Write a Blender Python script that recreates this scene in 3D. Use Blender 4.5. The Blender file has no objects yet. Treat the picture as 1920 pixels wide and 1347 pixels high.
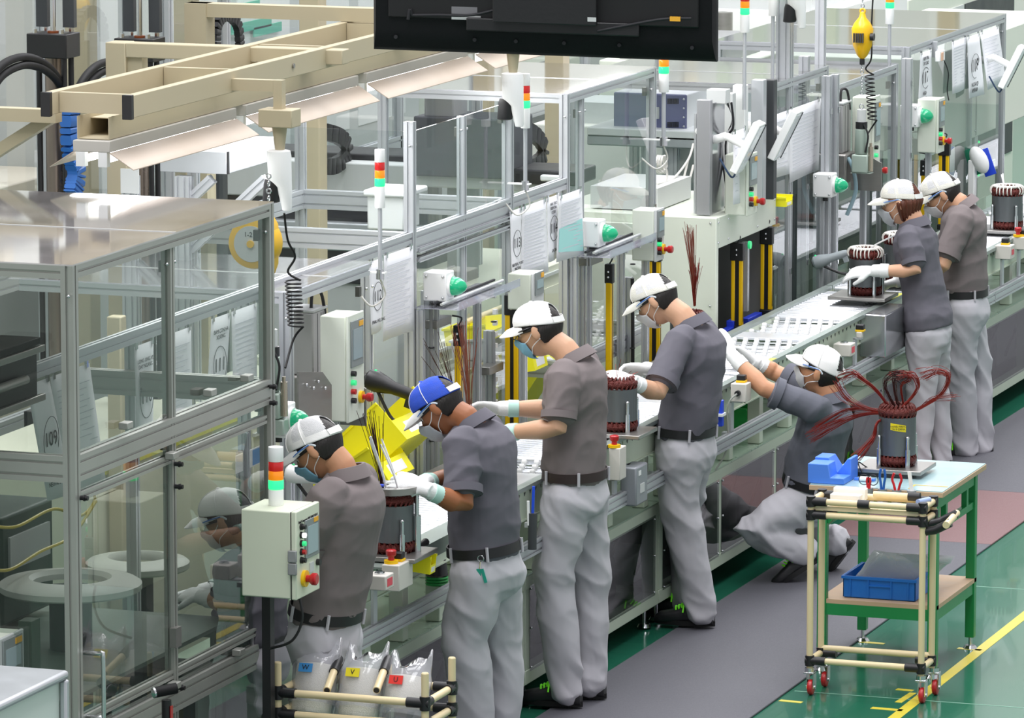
import bpy, bmesh, math, random
from math import sin, cos, pi, radians
from mathutils import Vector, Matrix, noise
random.seed(7)
C = bpy.context.scene
COL = C.collection
# ---------------------------------------------------------------- camera
# x runs across the aisle, y along the production line (away from the camera), z is up; metres
CAM = Vector((7.0, -20.0, 4.8)); PITCH = radians(8.8); YAW = radians(19.25); FPX = 10000.0
FW = Vector((-sin(YAW)*cos(PITCH), cos(YAW)*cos(PITCH), -sin(PITCH)))
RT = Vector((cos(YAW), sin(YAW), 0)); UP = RT.cross(FW)
cam_d = bpy.data.cameras.new('camera'); cam = bpy.data.objects.new('camera', cam_d); COL.objects.link(cam)
cam.matrix_world = Matrix.Translation(CAM) @ Matrix((RT, UP, -FW)).transposed().to_4x4()
cam_d.sensor_width = 36; cam_d.lens = FPX/1920*36; cam_d.clip_start = .5; cam_d.clip_end = 200
C.camera = cam
def P(px, py, x=None, y=None, z=None):
    """a measured pixel on a known plane of the hall -> a point in metres"""
    r = FW + RT*((px-960)/FPX) - UP*((py-673.5)/FPX)
    if x is not None: t = (x-CAM.x)/r.x
    elif y is not None: t = (y-CAM.y)/r.y
    else: t = (z-CAM.z)/r.z
    return CAM + r*t
# ---------------------------------------------------------------- light
w = bpy.data.worlds.new('hall_light'); C.world = w; w.use_nodes = True
bg = w.node_tree.nodes['Background']; bg.inputs[0].default_value = (.96, .95, 1, 1); bg.inputs[1].default_value = .72
def area(name, loc, sx, sy, power, col=(.98, .98, 1), rot=(0, 0, 0)):
    l = bpy.data.lights.new(name, 'AREA'); l.shape = 'RECTANGLE'; l.size = sx; l.size_y = sy; l.energy = power; l.color = col
    o = bpy.data.objects.new(name, l); COL.objects.link(o); o.location = loc; o.rotation_euler = rot
    return o
for i, y in enumerate((-8, -1, 6, 13, 20)):
    area('ceiling_lamp_row', (2.2, y, 10.5), 3.5, 5.5, 440)
    area('ceiling_lamp_row', (-2.6, y, 10.5), 3.0, 5.5, 280)
C.view_settings.view_transform = 'Standard'; C.view_settings.look = 'None'
C.view_settings.exposure = 0.0; C.view_settings.gamma = 1; C.view_settings.use_curve_mapping = False
C.cycles.transparent_max_bounces = 32; C.cycles.max_bounces = 7; C.cycles.sample_clamp_indirect = 4
C.cycles.caustics_reflective = False; C.cycles.caustics_refractive = False
# ---------------------------------------------------------------- materials
def lin(c):
    if isinstance(c, str):
        c = [int(c[i:i+2], 16)/255 for i in (0, 2, 4)]
        c = [v/12.92 if v <= .04045 else ((v+.055)/1.055)**2.4 for v in c]
    return (*c[:3], 1)
MATS = {}
def mat(name, col='808080', rough=.5, metal=0, var=0, vscale=6, bump=0, bscale=60, stretch=None, emit=0, spec=.5, coat=0, alpha=1, trans=0):
    if name in MATS: return MATS[name]
    m = bpy.data.materials.new(name); m.use_nodes = True; nt = m.node_tree; b = nt.nodes['Principled BSDF']
    I = b.inputs; c = lin(col); I['Base Color'].default_value = c; I['Roughness'].default_value = rough; I['Metallic'].default_value = metal
    I['Specular IOR Level'].default_value = spec; I['Coat Weight'].default_value = coat; I['Alpha'].default_value = alpha; I['Transmission Weight'].default_value = trans
    if emit: I['Emission Color'].default_value = c; I['Emission Strength'].default_value = emit
    tc = nt.nodes.new('ShaderNodeTexCoord'); mp = nt.nodes.new('ShaderNodeMapping'); nt.links.new(tc.outputs['Object'], mp.inputs[0])
    if stretch: mp.inputs['Scale'].default_value = stretch
    n = nt.nodes.new('ShaderNodeTexNoise'); n.inputs['Scale'].default_value = vscale; n.inputs['Detail'].default_value = 4
    nt.links.new(mp.outputs[0], n.inputs['Vector'])
    if var:
        mx = nt.nodes.new('ShaderNodeMix'); mx.data_type = 'RGBA'
        mx.inputs['A'].default_value = (*[v*(1-var) for v in c[:3]], 1); mx.inputs['B'].default_value = (*[min(1, v*(1+var)) for v in c[:3]], 1)
        nt.links.new(n.outputs['Fac'], mx.inputs['Factor']); nt.links.new(mx.outputs['Result'], I['Base Color'])
    mr = nt.nodes.new('ShaderNodeMapRange'); mr.inputs[1].default_value = .3; mr.inputs[2].default_value = .7
    mr.inputs[3].default_value = max(0, rough*.88); mr.inputs[4].default_value = min(1, rough*1.12)
    nt.links.new(n.outputs['Fac'], mr.inputs[0]); nt.links.new(mr.outputs[0], I['Roughness'])
    if bump:
        n2 = nt.nodes.new('ShaderNodeTexNoise'); n2.inputs['Scale'].default_value = bscale; n2.inputs['Detail'].default_value = 3
        nt.links.new(mp.outputs[0], n2.inputs['Vector'])
        bp = nt.nodes.new('ShaderNodeBump'); bp.inputs['Strength'].default_value = bump; bp.inputs['Distance'].default_value = .01
        nt.links.new(n2.outputs['Fac'], bp.inputs['Height']); nt.links.new(bp.outputs[0], I['Normal'])
    MATS[name] = m; return m
def clear(name, tint=(.93, .95, .95), milk=0, refl=1.0, rough=.02, milkcol=(.8, .82, .82)):
    """clear acrylic sheet: what lies behind shows through, the front reflects more at a grazing angle"""
    if name in MATS: return MATS[name]
    m = bpy.data.materials.new(name); m.use_nodes = True; nt = m.node_tree; nt.nodes.clear()
    N = nt.nodes.new; L = nt.links.new
    o = N('ShaderNodeOutputMaterial'); t = N('ShaderNodeBsdfTransparent'); t.inputs[0].default_value = (*tint, 1)
    g = N('ShaderNodeBsdfGlossy'); g.inputs['Roughness'].default_value = rough
    fr = N('ShaderNodeFresnel'); fr.inputs[0].default_value = 1.45
    ge = N('ShaderNodeNewGeometry'); iv = N('ShaderNodeMath'); iv.operation = 'MULTIPLY_ADD'; L(ge.outputs['Backfacing'], iv.inputs[0]); iv.inputs[1].default_value = -1; iv.inputs[2].default_value = 1
    m0 = N('ShaderNodeMath'); m0.operation = 'MULTIPLY'; L(fr.outputs[0], m0.inputs[0]); L(iv.outputs[0], m0.inputs[1])
    ml = N('ShaderNodeMath'); ml.operation = 'MULTIPLY'; ml.inputs[1].default_value = refl*1.5; ml.use_clamp = True; L(m0.outputs[0], ml.inputs[0])
    base = t
    if milk:
        d = N('ShaderNodeBsdfDiffuse'); d.inputs[0].default_value = (*milkcol, 1)
        ns = N('ShaderNodeTexNoise'); ns.inputs['Scale'].default_value = 2.5; tc = N('ShaderNodeTexCoord'); L(tc.outputs['Object'], ns.inputs['Vector'])
        mm = N('ShaderNodeMath'); mm.operation = 'MULTIPLY'; mm.inputs[1].default_value = milk*2; L(ns.outputs['Fac'], mm.inputs[0])
        mx = N('ShaderNodeMixShader'); L(mm.outputs[0], mx.inputs[0]); L(t.outputs[0], mx.inputs[1]); L(d.outputs[0], mx.inputs[2]); base = mx
    mx2 = N('ShaderNodeMixShader'); L(ml.outputs[0], mx2.inputs[0]); L(base.outputs[0], mx2.inputs[1]); L(g.outputs[0], mx2.inputs[2]); L(mx2.outputs[0], o.inputs[0])
    MATS[name] = m; return m
ALU = mat('anodised_aluminium', 'C4C7CB', .38, .55, var=.06); ALUD = mat('weathered_aluminium', 'A9AAA4', .42, .5, var=.1)
CREAM = mat('cream_paint', 'E9E2CF', .5, var=.04); PALE = mat('pale_green_paint', 'DDE3D5', .45, var=.03); WHITE = mat('white_plastic', 'F0F1F0', .4)
BLACK = mat('black_plastic', '1A1A1C', .42, bump=.05); STEEL = mat('brushed_steel', '9A9894', .33, .75, var=.12, stretch=(1, 1, 12))
CHROME = mat('chrome', 'D0D2D4', .15, 1); DARK = mat('dark_machine_paint', '3A3D40', .5, var=.15); RUBBER = mat('black_rubber', '131314', .6, spec=.3)
YEL = mat('safety_yellow', 'F2C200', .4); RED = mat('stop_red', 'B8151C', .35, coat=.3); GREY = mat('machine_grey', '8E9090', .5, var=.08)
LGREY = mat('light_grey_paint', 'C9CCCB', .45, var=.05); CLEAR = clear('clear_acrylic'); BOXG = mat('box_beige', 'CFCBC3', .5)
GREEND = mat('green_dome_lens', '0E9A6B', .15, coat=.5, emit=.35); BRASS = mat('brass', 'A88A4E', .3, .8)
GREENF = mat('green_frame_paint', '1D8A4A', .38, var=.06); IVORY = mat('ivory_pipe_coat', 'E6D3A8', .35, var=.03)
# ---------------------------------------------------------------- building
ORG = {}
class MB:
    def __init__(s): s.v = []; s.f = []
    def add(s, vs, fs):
        n = len(s.v); s.v += [Vector(v) for v in vs]; s.f += [tuple(n+i for i in f) for f in fs]; return s
    def box(s, a, b, rot=None, piv=None):
        x0, y0, z0 = a; x1, y1, z1 = b
        vs = [Vector(p) for p in ((x0,y0,z0),(x1,y0,z0),(x1,y1,z0),(x0,y1,z0),(x0,y0,z1),(x1,y0,z1),(x1,y1,z1),(x0,y1,z1))]
        if rot is not None:
            pv = Vector(piv) if piv is not None else (vs[0]+vs[6])/2
            vs = [rot @ (v-pv)+pv for v in vs]
        return s.add(vs, [(0,3,2,1),(4,5,6,7),(0,1,5,4),(1,2,6,5),(2,3,7,6),(3,0,4,7)])
    def cb(s, c, d, rot=None):
        c = Vector(c); h = Vector(d)/2; return s.box(c-h, c+h, rot, c)
    def loft(s, rings, close=True, cap=True):
        n = len(rings[0]); k = len(s.v)
        for r in rings: s.v += [Vector(p) for p in r]
        for i in range(len(rings)-1):
            for j in range(n if close else n-1):
                a = k+i*n+j; b = k+i*n+(j+1) % n; s.f.append((a, b, b+n, a+n))
        if cap and close: s.f.append(tuple(reversed(range(k, k+n)))); s.f.append(tuple(range(k+(len(rings)-1)*n, k+len(rings)*n)))
        return s
    def tube(s, pts, r, n=10, cap=True, flat=1):
        pts = [Vector(p) for p in pts]; m = len(pts); rs = r if hasattr(r, '__len__') else [r]*m
        t0 = (pts[1]-pts[0]).normalized(); u = t0.orthogonal().normalized(); rings = []
        for i, p in enumerate(pts):
            t = (pts[min(i+1, m-1)]-pts[max(i-1, 0)]).normalized()
            if t.length < .5: t = t0
            u = (u-t*u.dot(t)).normalized(); w_ = t.cross(u)
            rings.append([p+(u*cos(a)+w_*sin(a)*flat)*rs[i] for a in (2*pi*j/n for j in range(n))])
        return s.loft(rings, True, cap)
    def cyl(s, a, b, r, r2=None, n=18): return s.tube([a, b], [r, r if r2 is None else r2], n)
    def ball(s, c, r, rot=None, nu=16, nv=10):
        c = Vector(c); r = Vector(r) if hasattr(r, '__len__') else Vector((r, r, r)); rings = []
        for i in range(nv+1):
            e = -pi/2+pi*i/nv; e = max(-1.52, min(1.52, e)); ring = []
            for j in range(nu):
                p = Vector((r.x*cos(e)*cos(2*pi*j/nu), r.y*cos(e)*sin(2*pi*j/nu), r.z*sin(e)))
                ring.append(c+(rot @ p if rot is not None else p))
            rings.append(ring)
        return s.loft(rings)
    def ring(s, c, R, r, ax='z', n=32, m=10, sz=1):
        c = Vector(c); k = len(s.v); A = {'z': (Vector((1,0,0)), Vector((0,1,0)), Vector((0,0,1))), 'x': (Vector((0,1,0)), Vector((0,0,1)), Vector((1,0,0))), 'y': (Vector((1,0,0)), Vector((0,0,1)), Vector((0,1,0)))}[ax]
        for i in range(n):
            a = 2*pi*i/n; d = A[0]*cos(a)+A[1]*sin(a)
            for j in range(m): b = 2*pi*j/m; s.v.append(c+d*(R+r*cos(b))+A[2]*r*sz*sin(b))
        for i in range(n):
            for j in range(m): s.f.append((k+i*m+j, k+((i+1) % n)*m+j, k+((i+1) % n)*m+(j+1) % m, k+i*m+(j+1) % m))
        return s
    def prism(s, poly, ax, a, b):
        """polygon of 2-d points extruded from a to b along an axis"""
        def v(p, t): return {'x': (t, p[0], p[1]), 'y': (p[0], t, p[1]), 'z': (p[0], p[1], t)}[ax]
        return s.loft([[v(p, a) for p in poly], [v(p, b) for p in poly]])
    def alu(s, a, b, w_=.04, h=None):
        """slotted extrusion between two points; w_ wide, h tall (in z for level bars)"""
        a = Vector(a); b = Vector(b); h = h or w_; t = (b-a).normalized()
        up = Vector((0,0,1)) if abs(t.z) < .9 else Vector((1,0,0)); sd = t.cross(up).normalized(); up = sd.cross(t)
        g = .009; d = .006
        def side(L):   # notched edge along length L, from -L/2 to L/2
            k = max(1, round(L/.04)); o = [(-L/2, 0)]
            for i in range(k):
                c = -L/2+L*(i+.5)/k; o += [(c-g/2, 0), (c-g/2, -d), (c+g/2, -d), (c+g/2, 0)]
            return o
        pr = [(x, h/2+y) for x, y in side(w_)]+[(w_/2+y, -x) for x, y in side(h)]+[(-x, -h/2-y) for x, y in side(w_)]+[(-w_/2-y, x) for x, y in side(h)]
        return s.loft([[a+sd*x+up*y for x, y in pr], [b+sd*x+up*y for x, y in pr]])
    def build(s, name, m, parent=None, bevel=0, smooth=40, rm=0, sm=3):
        org = ORG[parent.name] if parent else Vector((0, 0, 0))
        if parent is None and s.v:
            lo = Vector([min(v[i] for v in s.v) for i in range(3)]); hi = Vector([max(v[i] for v in s.v) for i in range(3)])
            org = Vector(((lo.x+hi.x)/2, (lo.y+hi.y)/2, lo.z))
        me = bpy.data.meshes.new(name); me.from_pydata([v-org for v in s.v], [], s.f)
        bm = bmesh.new(); bm.from_mesh(me)
        bmesh.ops.recalc_face_normals(bm, faces=bm.faces); bm.to_mesh(me); bm.free()
        o = bpy.data.objects.new(name, me); COL.objects.link(o); ORG[o.name] = org
        if parent: o.parent = parent
        else: o.location = org
        me.materials.append(m)
        if rm:
            md = o.modifiers.new('r', 'REMESH'); md.mode = 'VOXEL'; md.voxel_size = rm
            if sm: md = o.modifiers.new('s', 'SMOOTH'); md.factor = .5; md.iterations = sm
            bake(o); me = o.data
            me.materials.clear(); me.materials.append(m)
        if bevel:
            md = o.modifiers.new('b', 'BEVEL'); md.width = bevel; md.segments = 2; md.limit_method = 'ANGLE'; md.angle_limit = radians(50)
        if smooth:
            for p in me.polygons: p.use_smooth = True
            if not rm: me.set_sharp_from_angle(angle=radians(smooth))
        return o
def bake(o):
    dg = bpy.context.evaluated_depsgraph_get(); dg.update()
    me = bpy.data.meshes.new_from_object(o.evaluated_get(dg)); old = o.data; o.modifiers.clear(); o.data = me; bpy.data.meshes.remove(old)
def tag(o, label, cat, group=None, kind=None):
    if label: o['label'] = label
    if cat: o['category'] = cat
    if group: o['group'] = group
    if kind: o['kind'] = kind
    return o
def thing(name, loc, label, cat, group=None, rz=0):
    o = bpy.data.objects.new(name, None); COL.objects.link(o); o.location = loc; o.empty_display_size = .05
    ORG[o.name] = Vector(loc); return tag(o, label, cat, group)
def dup(root, loc, rz=0, label=None, group=None):
    def cp(o, par):
        c = o.copy(); COL.objects.link(c); ORG[c.name] = ORG[o.name]
        if par: c.parent = par
        for ch in [k for k in o.children]: cp(ch, c)
        return c
    r = cp(root, None); r.location = loc; r.rotation_euler = (0, 0, rz)
    if label: r['label'] = label
    if group: r['group'] = group
    return r
def spline(pts, k=6):
    pts = [Vector(p) for p in pts]; o = []
    for i in range(len(pts)-1):
        p0 = pts[max(i-1, 0)]; p1 = pts[i]; p2 = pts[i+1]; p3 = pts[min(i+2, len(pts)-1)]
        for j in range(k):
            t = j/k; o.append(.5*((2*p1)+(p2-p0)*t+(2*p0-5*p1+4*p2-p3)*t*t+(3*p1-p0-3*p2+p3)*t**3))
    return o+[pts[-1]]
def text(s, loc, size, xdir, ydir, m, parent, name='lettering', depth=.0006, align='CENTER'):
    cu = bpy.data.curves.new(name, 'FONT'); cu.body = s; cu.size = size; cu.extrude = depth; cu.align_x = align; cu.align_y = 'CENTER'; cu.resolution_u = 3
    t = bpy.data.objects.new(name, cu); me = bpy.data.meshes.new_from_object(t); bpy.data.objects.remove(t)
    x = Vector(xdir).normalized(); y = Vector(ydir).normalized(); z = x.cross(y)
    R = Matrix((x, y, z)).transposed().to_4x4()
    org = ORG[parent.name]; me.transform(Matrix.Translation(Vector(loc)-org) @ R); me.materials.clear(); me.materials.append(m)
    o = bpy.data.objects.new(name, me); COL.objects.link(o); o.parent = parent; ORG[o.name] = org
    return o
INK = mat('black_ink', '202024', .7)
# ---------------------------------------------------------------- the hall
FLOORM = mat('green_epoxy_floor', '266B54', .16, var=.12, vscale=1.2, bump=.03, bscale=3, coat=.3)
def fstruct(name, mb, m, **k): return tag(mb.build(name, m, **k), None, None, None, 'structure')
fstruct('floor', MB().box((-14, -22, -.1), (7.5, 34, 0)), FLOORM, smooth=0)
fstruct('wall_left', MB().box((-4.8, -22, 0), (-4.6, 24, 5.5)), mat('hall_wall_paint', 'DCDDD6', .7, var=.04, vscale=.8), smooth=0)
fstruct('wall_back', MB().box((-4.8, 24, 0), (7.5, 24.2, 5.5)), mat('hall_wall_paint', 'DCDDD6', .7), smooth=0)
for i, y in enumerate((1.0, 5.0, 9.0, 13.0, 17.0)):
    fstruct('trim_%d' % (i+1), MB().box((-4.59, y, 0), (-4.52, y+.12, 5.4)), CREAM, smooth=0)
MATG = mat('grey_rubber_mat', '58585F', .62, var=.1, vscale=180, bump=.2, bscale=400)
def mat_obj(y0, y1, m, lab, x0=.05, x1=.88):
    return tag(MB().box((x0, y0, 0), (x1, y1, .009)).build('rubber_mat', m, smooth=0, bevel=.003), lab, 'floor mat')
mat_obj(-6, 4.49, MATG, 'long dark grey rubber mat under the nearest workers and the table')
mat_obj(4.495, 5.9, mat('maroon_rubber_mat', '7A5B5C', .62, var=.08, vscale=180, bump=.2, bscale=400), 'maroon rubber mat behind the green table')
mat_obj(5.905, 16, MATG, 'dark grey rubber mat beyond the maroon one')
TAPE = mat('yellow_floor_tape', 'D9C740', .4, var=.1, vscale=20)
def tape(a, b, w_, lab, grp=None):
    a = Vector((*a, 0)); b = Vector((*b, 0)); d = (b-a).normalized(); s_ = Vector((-d.y, d.x, 0))*w_/2
    tag(MB().loft([[p-s_, p+s_, p+s_+Vector((0, 0, .0012)), p-s_+Vector((0, 0, .0012))] for p in (a, b)]).build('floor_tape', TAPE, smooth=0), lab, 'floor tape', grp)
def fl(px, py): q = P(px, py, z=0); return (q.x, q.y)
tape((1.43, -1.5), (1.43, 5.5), .05, 'long yellow tape line running up the green aisle floor')
tape(fl(1462, 1314), fl(1504, 1318), .03, 'short yellow tape tick left of the cart wheels by the mat edge')
tape(fl(1681, 1293), fl(1712, 1296), .03, 'short yellow tape tick under the front right castor')
tape(fl(1634, 1328), fl(1692, 1333), .035, 'short yellow tape tick joining the long line at the bottom')
tape(fl(1684, 1318), fl(1712, 1300), .03, 'slanting yellow tape piece beside the front right castor')
tape(fl(1612, 1204), fl(1658, 1208), .03, 'yellow tape tick under the far left table foot')
tape(fl(1796, 1216), fl(1840, 1220), .03, 'yellow tape tick under the far right table foot')
# seams of the poured floor
SEAM = mat('floor_joint', '7FA895', .5)
for i, y in enumerate((1.06, 3.5)): fstruct('trim_%d' % (i+11), MB().box((.9, y, 0), (3.2, y+.008, .0008)), SEAM, smooth=0)
# ---------------------------------------------------------------- conveyor line
ROLL = mat('zinc_roller', 'D4D7DC', .28, .6); SIDEM = mat('conveyor_side_paint', 'CFD9C6', .45, var=.05); ZINC = mat('zinc_flange', '9AA5A0', .4, .5)
BASEM = mat('base_frame_paint', 'BFCBB8', .45, var=.06); DKP = mat('dark_inner_panel', '34393B', .6, var=.2)
SMOKE = clear('smoked_panel', tint=(.62, .64, .64), refl=1.1, rough=.03)
wh0 = None
def conveyor(y0, y1, kinds, lab):
    t = thing('roller_conveyor', (-.25, y0, .8), lab, 'conveyor', 'conveyor sections in the line')
    for sgn, nm in ((1, 'near'), (-1, 'far')):
        x = -.05 if sgn > 0 else -.45
        MB().box((x-.004, y0+.004, .80), (x+.004, y1-.004, .935)).box((x-.012, y0+.004, .80), (x+.012, y1-.004, .806)).build('side_plate', SIDEM, t)
        MB().box((x-.03*(sgn < 0)-.004, y0+.002, .935), (x+.03*(sgn > 0)+.004, y1-.002, .953)).build('flange', ZINC, t)
    n = min(34, int((y1-y0)/.07)); y = y0+.05; sl = MB().prism([(y, .915), (y+.02, .915), (y+.01, .9)], 'x', -.0455, -.044).build('slot', DARK, t)
    for i in range(1, n): c = sl.copy(); COL.objects.link(c); c.location = (0, i*.07, 0); ORG[c.name] = ORG[sl.name]
    ya = y0+.02; r0 = None; p0 = None
    for k, L in kinds:
        if k == 'r':
            m = max(1, int(L/.048))
            for i in range(m):
                y = ya+(i+.5)*L/m
                if r0 is None: r0 = MB().cyl((-.445, y, .925), (-.056, y, .925), .0195, n=12).build('roller', ROLL, t); r0['_y'] = y; y00 = y
                else: c = r0.copy(); COL.objects.link(c); c.location = (0, y-y00, 0); ORG[c.name] = ORG[r0.name]
        elif k == 'w':
            MB().box((-.44, ya+.005, .9), (-.06, ya+L-.005, .906)).build('under_plate', mat('bright_plate', 'E4E7EB', .25, .3), t)
            m = max(2, int(L/.105))
            for i in range(m):
                y = ya+(i+.5)*L/m; MB().cyl((-.445, y, .918), (-.056, y, .931), .004, n=8).build('axle', CHROME, t)
                for j in range(7):
                    x = -.42+j*.056+(.028 if i % 2 else 0)
                    if p0 is None:
                        p0 = MB().cyl((x-.009, y, .931), (x+.009, y, .931), .0135, n=14).cyl((x-.011, y, .931), (x+.011, y, .931), .008, n=10).build('skate_wheel', WHITE, t); px0 = (x, y)
                    elif x < -.07: c = p0.copy(); COL.objects.link(c); c.location = (x-px0[0], y-px0[1], 0); ORG[c.name] = ORG[p0.name]
        elif k == 'p': MB().box((-.445, ya+.005, .925), (-.056, ya+L-.005, .938)).build('transfer_plate', mat('bright_plate', 'E4E7EB', .25, .3), t, bevel=.002)
        ya += L
    if r0 is not None: del r0['_y']
    return t
conveyor(-2.0, -1.45, [('r', .5)], 'short roller section just past the nearest clear enclosure')
conveyor(-1.44, .12, [('r', 1.5)], 'roller section between the first worker and the blue cap worker')
conveyor(.13, 1.62, [('p', .5), ('w', .33), ('r', .6)], 'conveyor section with small wheels behind the centre worker')
conveyor(1.63, 3.45, [('r', .9), ('p', .2), ('r', .65)], 'roller section under the stator handled by the stooping worker')
conveyor(3.46, 6.35, [('r', .55), ('w', .55), ('p', .18), ('w', .55), ('r', .85), ('p', .1)], 'long bright section of small wheels and rollers left of the woman')
conveyor(6.36, 9.6, [('r', 3.1)], 'roller section behind the two farthest workers')
conveyor(9.61, 13.5, [('r', 3.8)], 'farthest roller section at the right edge')
def base(y0, y1, lab, n=2, gap=0):
    t = thing('base_cabinet', (-.4, (y0+y1)/2, 0), lab, 'base cabinet', 'low base cabinets under the conveyor')
    f = MB()
    for z0, z1 in ((.1, .16), (.5, .555)): f.box((-.11, y0, z0), (-.05, y1, z1)).box((-.8, y0, z0), (-.74, y1, z1))
    for i in range(n+1):
        y = y0+(y1-y0-.06)*i/n; f.box((-.11, y, .16), (-.052, y+.06, .5)).box((-.8, y, .16), (-.74, y+.06, .5))
    for y in (y0, y1-.06): f.box((-.74, y, .1), (-.11, y+.06, .16)).box((-.74, y, .5), (-.11, y+.06, .555))
    f.build('frame', BASEM, t, bevel=.003)
    MB().box((-.8, y0, .556), (-.05, y1, .562)).build('top_plate', mat('green_tinted_plate', '9DB3A0', .3, .2, var=.15, vscale=8), t)
    MB().box((-.8, y0+.01, .12), (-.1, y1-.01, .126)).build('floor_pan', DKP, t)
    MB().box((-.735, y0+.02, .14), (-.73, y1-.02, .52)).build('back_panel', DKP, t)
    for i in range(n):
        ya = y0+(y1-y0-.06)*i/n+.05; yb = y0+(y1-y0-.06)*(i+1)/n+.01
        MB().box((-.054, ya, .15), (-.049, yb, .51)).build('clear_panel', SMOKE, t)
        sc = MB()
        for y in (ya+.015, yb-.015):
            for z in (.165, .33, .495): sc.ball((-.047, y, z), .005, nu=8, nv=6)
        sc.build('screw', CHROME, t)
        # things seen dimly inside
        yy = ya+.06; random.seed(int(abs(ya)*100)+3)
        MB().box((-.6, yy, .127), (-.25, yy+(yb-ya)*.5, .127+random.uniform(.12, .3))).build('drive_box', random.choice((LGREY, DARK, GREY)), t, bevel=.01)
        MB().tube(spline([(-.2, yy, .2), (-.16, yy+.1, .35), (-.18, yy+.25, .2), (-.2, yb-.05, .42)], 6), .008, 8).build('cable', RUBBER, t)
        MB().box((-.5, yy+(yb-ya)*.62, .127), (-.2, yb-.06, .34)).build('black_bag', RUBBER, t, bevel=.04)
    for y in (y0+.08, y1-.08):
        for x in (-.09, -.76): MB().cyl((x, y, .02), (x, y, .11), .009).cyl((x, y, .009 if x < 0 else .01), (x, y, .024), .032, .024).build('levelling_foot', CHROME, t)
    for i in range(2*n):
        y = y0+.12+(y1-y0-.3)*i/max(1, 2*n-1)
        MB().box((-.12, y, .563), (-.06, y+.06, .8)).build('leg', SIDEM, t, bevel=.004); MB().box((-.45, y, .563), (-.39, y+.06, .8)).build('leg', SIDEM, t, bevel=.004)
    MB().alu((.015, y0, .705), (.015, y1, .705), .035, .06).build('side_rail', ALU, t)
    for i in range(n+1):
        y = y0+.14+(y1-y0-.3)*i/n; MB().box((-.055, y, .69), (-.002, y+.04, .72)).build('rail_bracket', ALU, t)
    return t
base(-2.0, .35, 'base cabinet behind the blue cap worker, its panels dark', 3)
base(.36, 2.16, 'base cabinet between the centre worker and the stooping worker', 2)
base(2.17, 4.9, 'base cabinet beside the squatting worker with his legs mirrored in it', 3)
base(4.91, 7.9, 'base cabinet behind the woman', 3)
base(7.91, 12.2, 'farthest base cabinet at the right edge with a green lace seen in it', 4)
# ---------------------------------------------------------------- enclosures
ROOF = clear('roof_sheet', tint=(.9, .9, .92), milk=.22, refl=1.15, rough=.08, milkcol=(.86, .85, .88)); ROOFD = clear('roof_sheet_dusty', tint=(.8, .78, .76), milk=.75, refl=1.2, rough=.06, milkcol=(.78, .73, .72))
def screws(t, pts): 
    s_ = MB()
    for p in pts: s_.ball(p, .006, nu=8, nv=6)
    s_.build('screw', CHROME, t)
def enclosure(x0, x1, y0, y1, z0, z1, lab, m=ALU, w_=.04, side_posts=(), mids=(), roof=None, back=True, front=True, panels=True, far=True, double=(), glass=None, toprail=True, skip=(), cat='guard enclosure'):
    """frame of slotted extrusion; x1 is the aisle face, y0 the face towards the camera"""
    g = glass or CLEAR; h = w_/2
    t = thing('guard_enclosure', ((x0+x1)/2, (y0+y1)/2, z0), lab, cat, 'clear walled aluminium enclosures along the line')
    for x in (x0, x1):
        for y in (y0, y1):
            if (x == x0 and not back) or (x, y) in skip: continue
            MB().alu((x, y, z0), (x, y, z1), w_).build('post', m, t)
    for y in side_posts: MB().alu((x1, y, z0), (x1, y, z1-w_), w_*.8).build('post', m, t)
    for z in ([z1-h] if toprail else [])+list(mids):
        hh = w_*2 if z in double or z != z1-h else w_
        MB().alu((x1, y0+h, z), (x1, y1-h, z), w_, hh).build('rail', m, t)
        if far and (z > 1 or x0 > -1.69): MB().alu((x0+h, y1, z), (x1-h, y1, z), w_, hh).build('rail', m, t)
        if front: MB().alu((x0+h, y0, z), (x1-h, y0, z), w_, hh).build('rail', m, t)
        if back: MB().alu((x0, y0+h, z), (x0, y1-h, z), w_, hh).build('rail', m, t)
    if panels:
        ys = [y0]+list(side_posts)+[y1]; zs = [z0]+sorted(mids)+[z1-h]
        for a, b in zip(ys, ys[1:]):
            for c, d in zip(zs, zs[1:]): MB().box((x1+.004, a+h, c+h), (x1+.008, b-h, d-h)).build('clear_panel', g, t)
        for c, d in zip(zs, zs[1:]):
            if front: MB().box((x0+h, y0-.002, c+h), (x1-h, y0+.002, d-h)).build('clear_panel', g, t)
    if roof: MB().box((x0-h, y0-h, z1), (x1+h, y1+h, z1+.005)).build('roof_panel', roof, t); MB().box((x0-h, (y0+y1)/2-.02, z1+.0055), (x1+h, (y0+y1)/2-.015, z1+.007)).build('roof_joint', LGREY, t)
    for y in [y0+.04, y1-.04]+list(side_posts):
        for z in [z1-.06]+list(mids): MB().box((x1-.03, y-.012, z-.05-h), (x1-.012, y+.012, z-.01-h)).build('corner_bracket', mat('bracket_dark', '5D5C58', .45, .6), t)
    screws(t, [(x1+.012, y+dy, z) for y in [y0, y1]+list(side_posts) for dy in (-.035, .035) for z in (z1-.1, z0+.1)])
    return t
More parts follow.
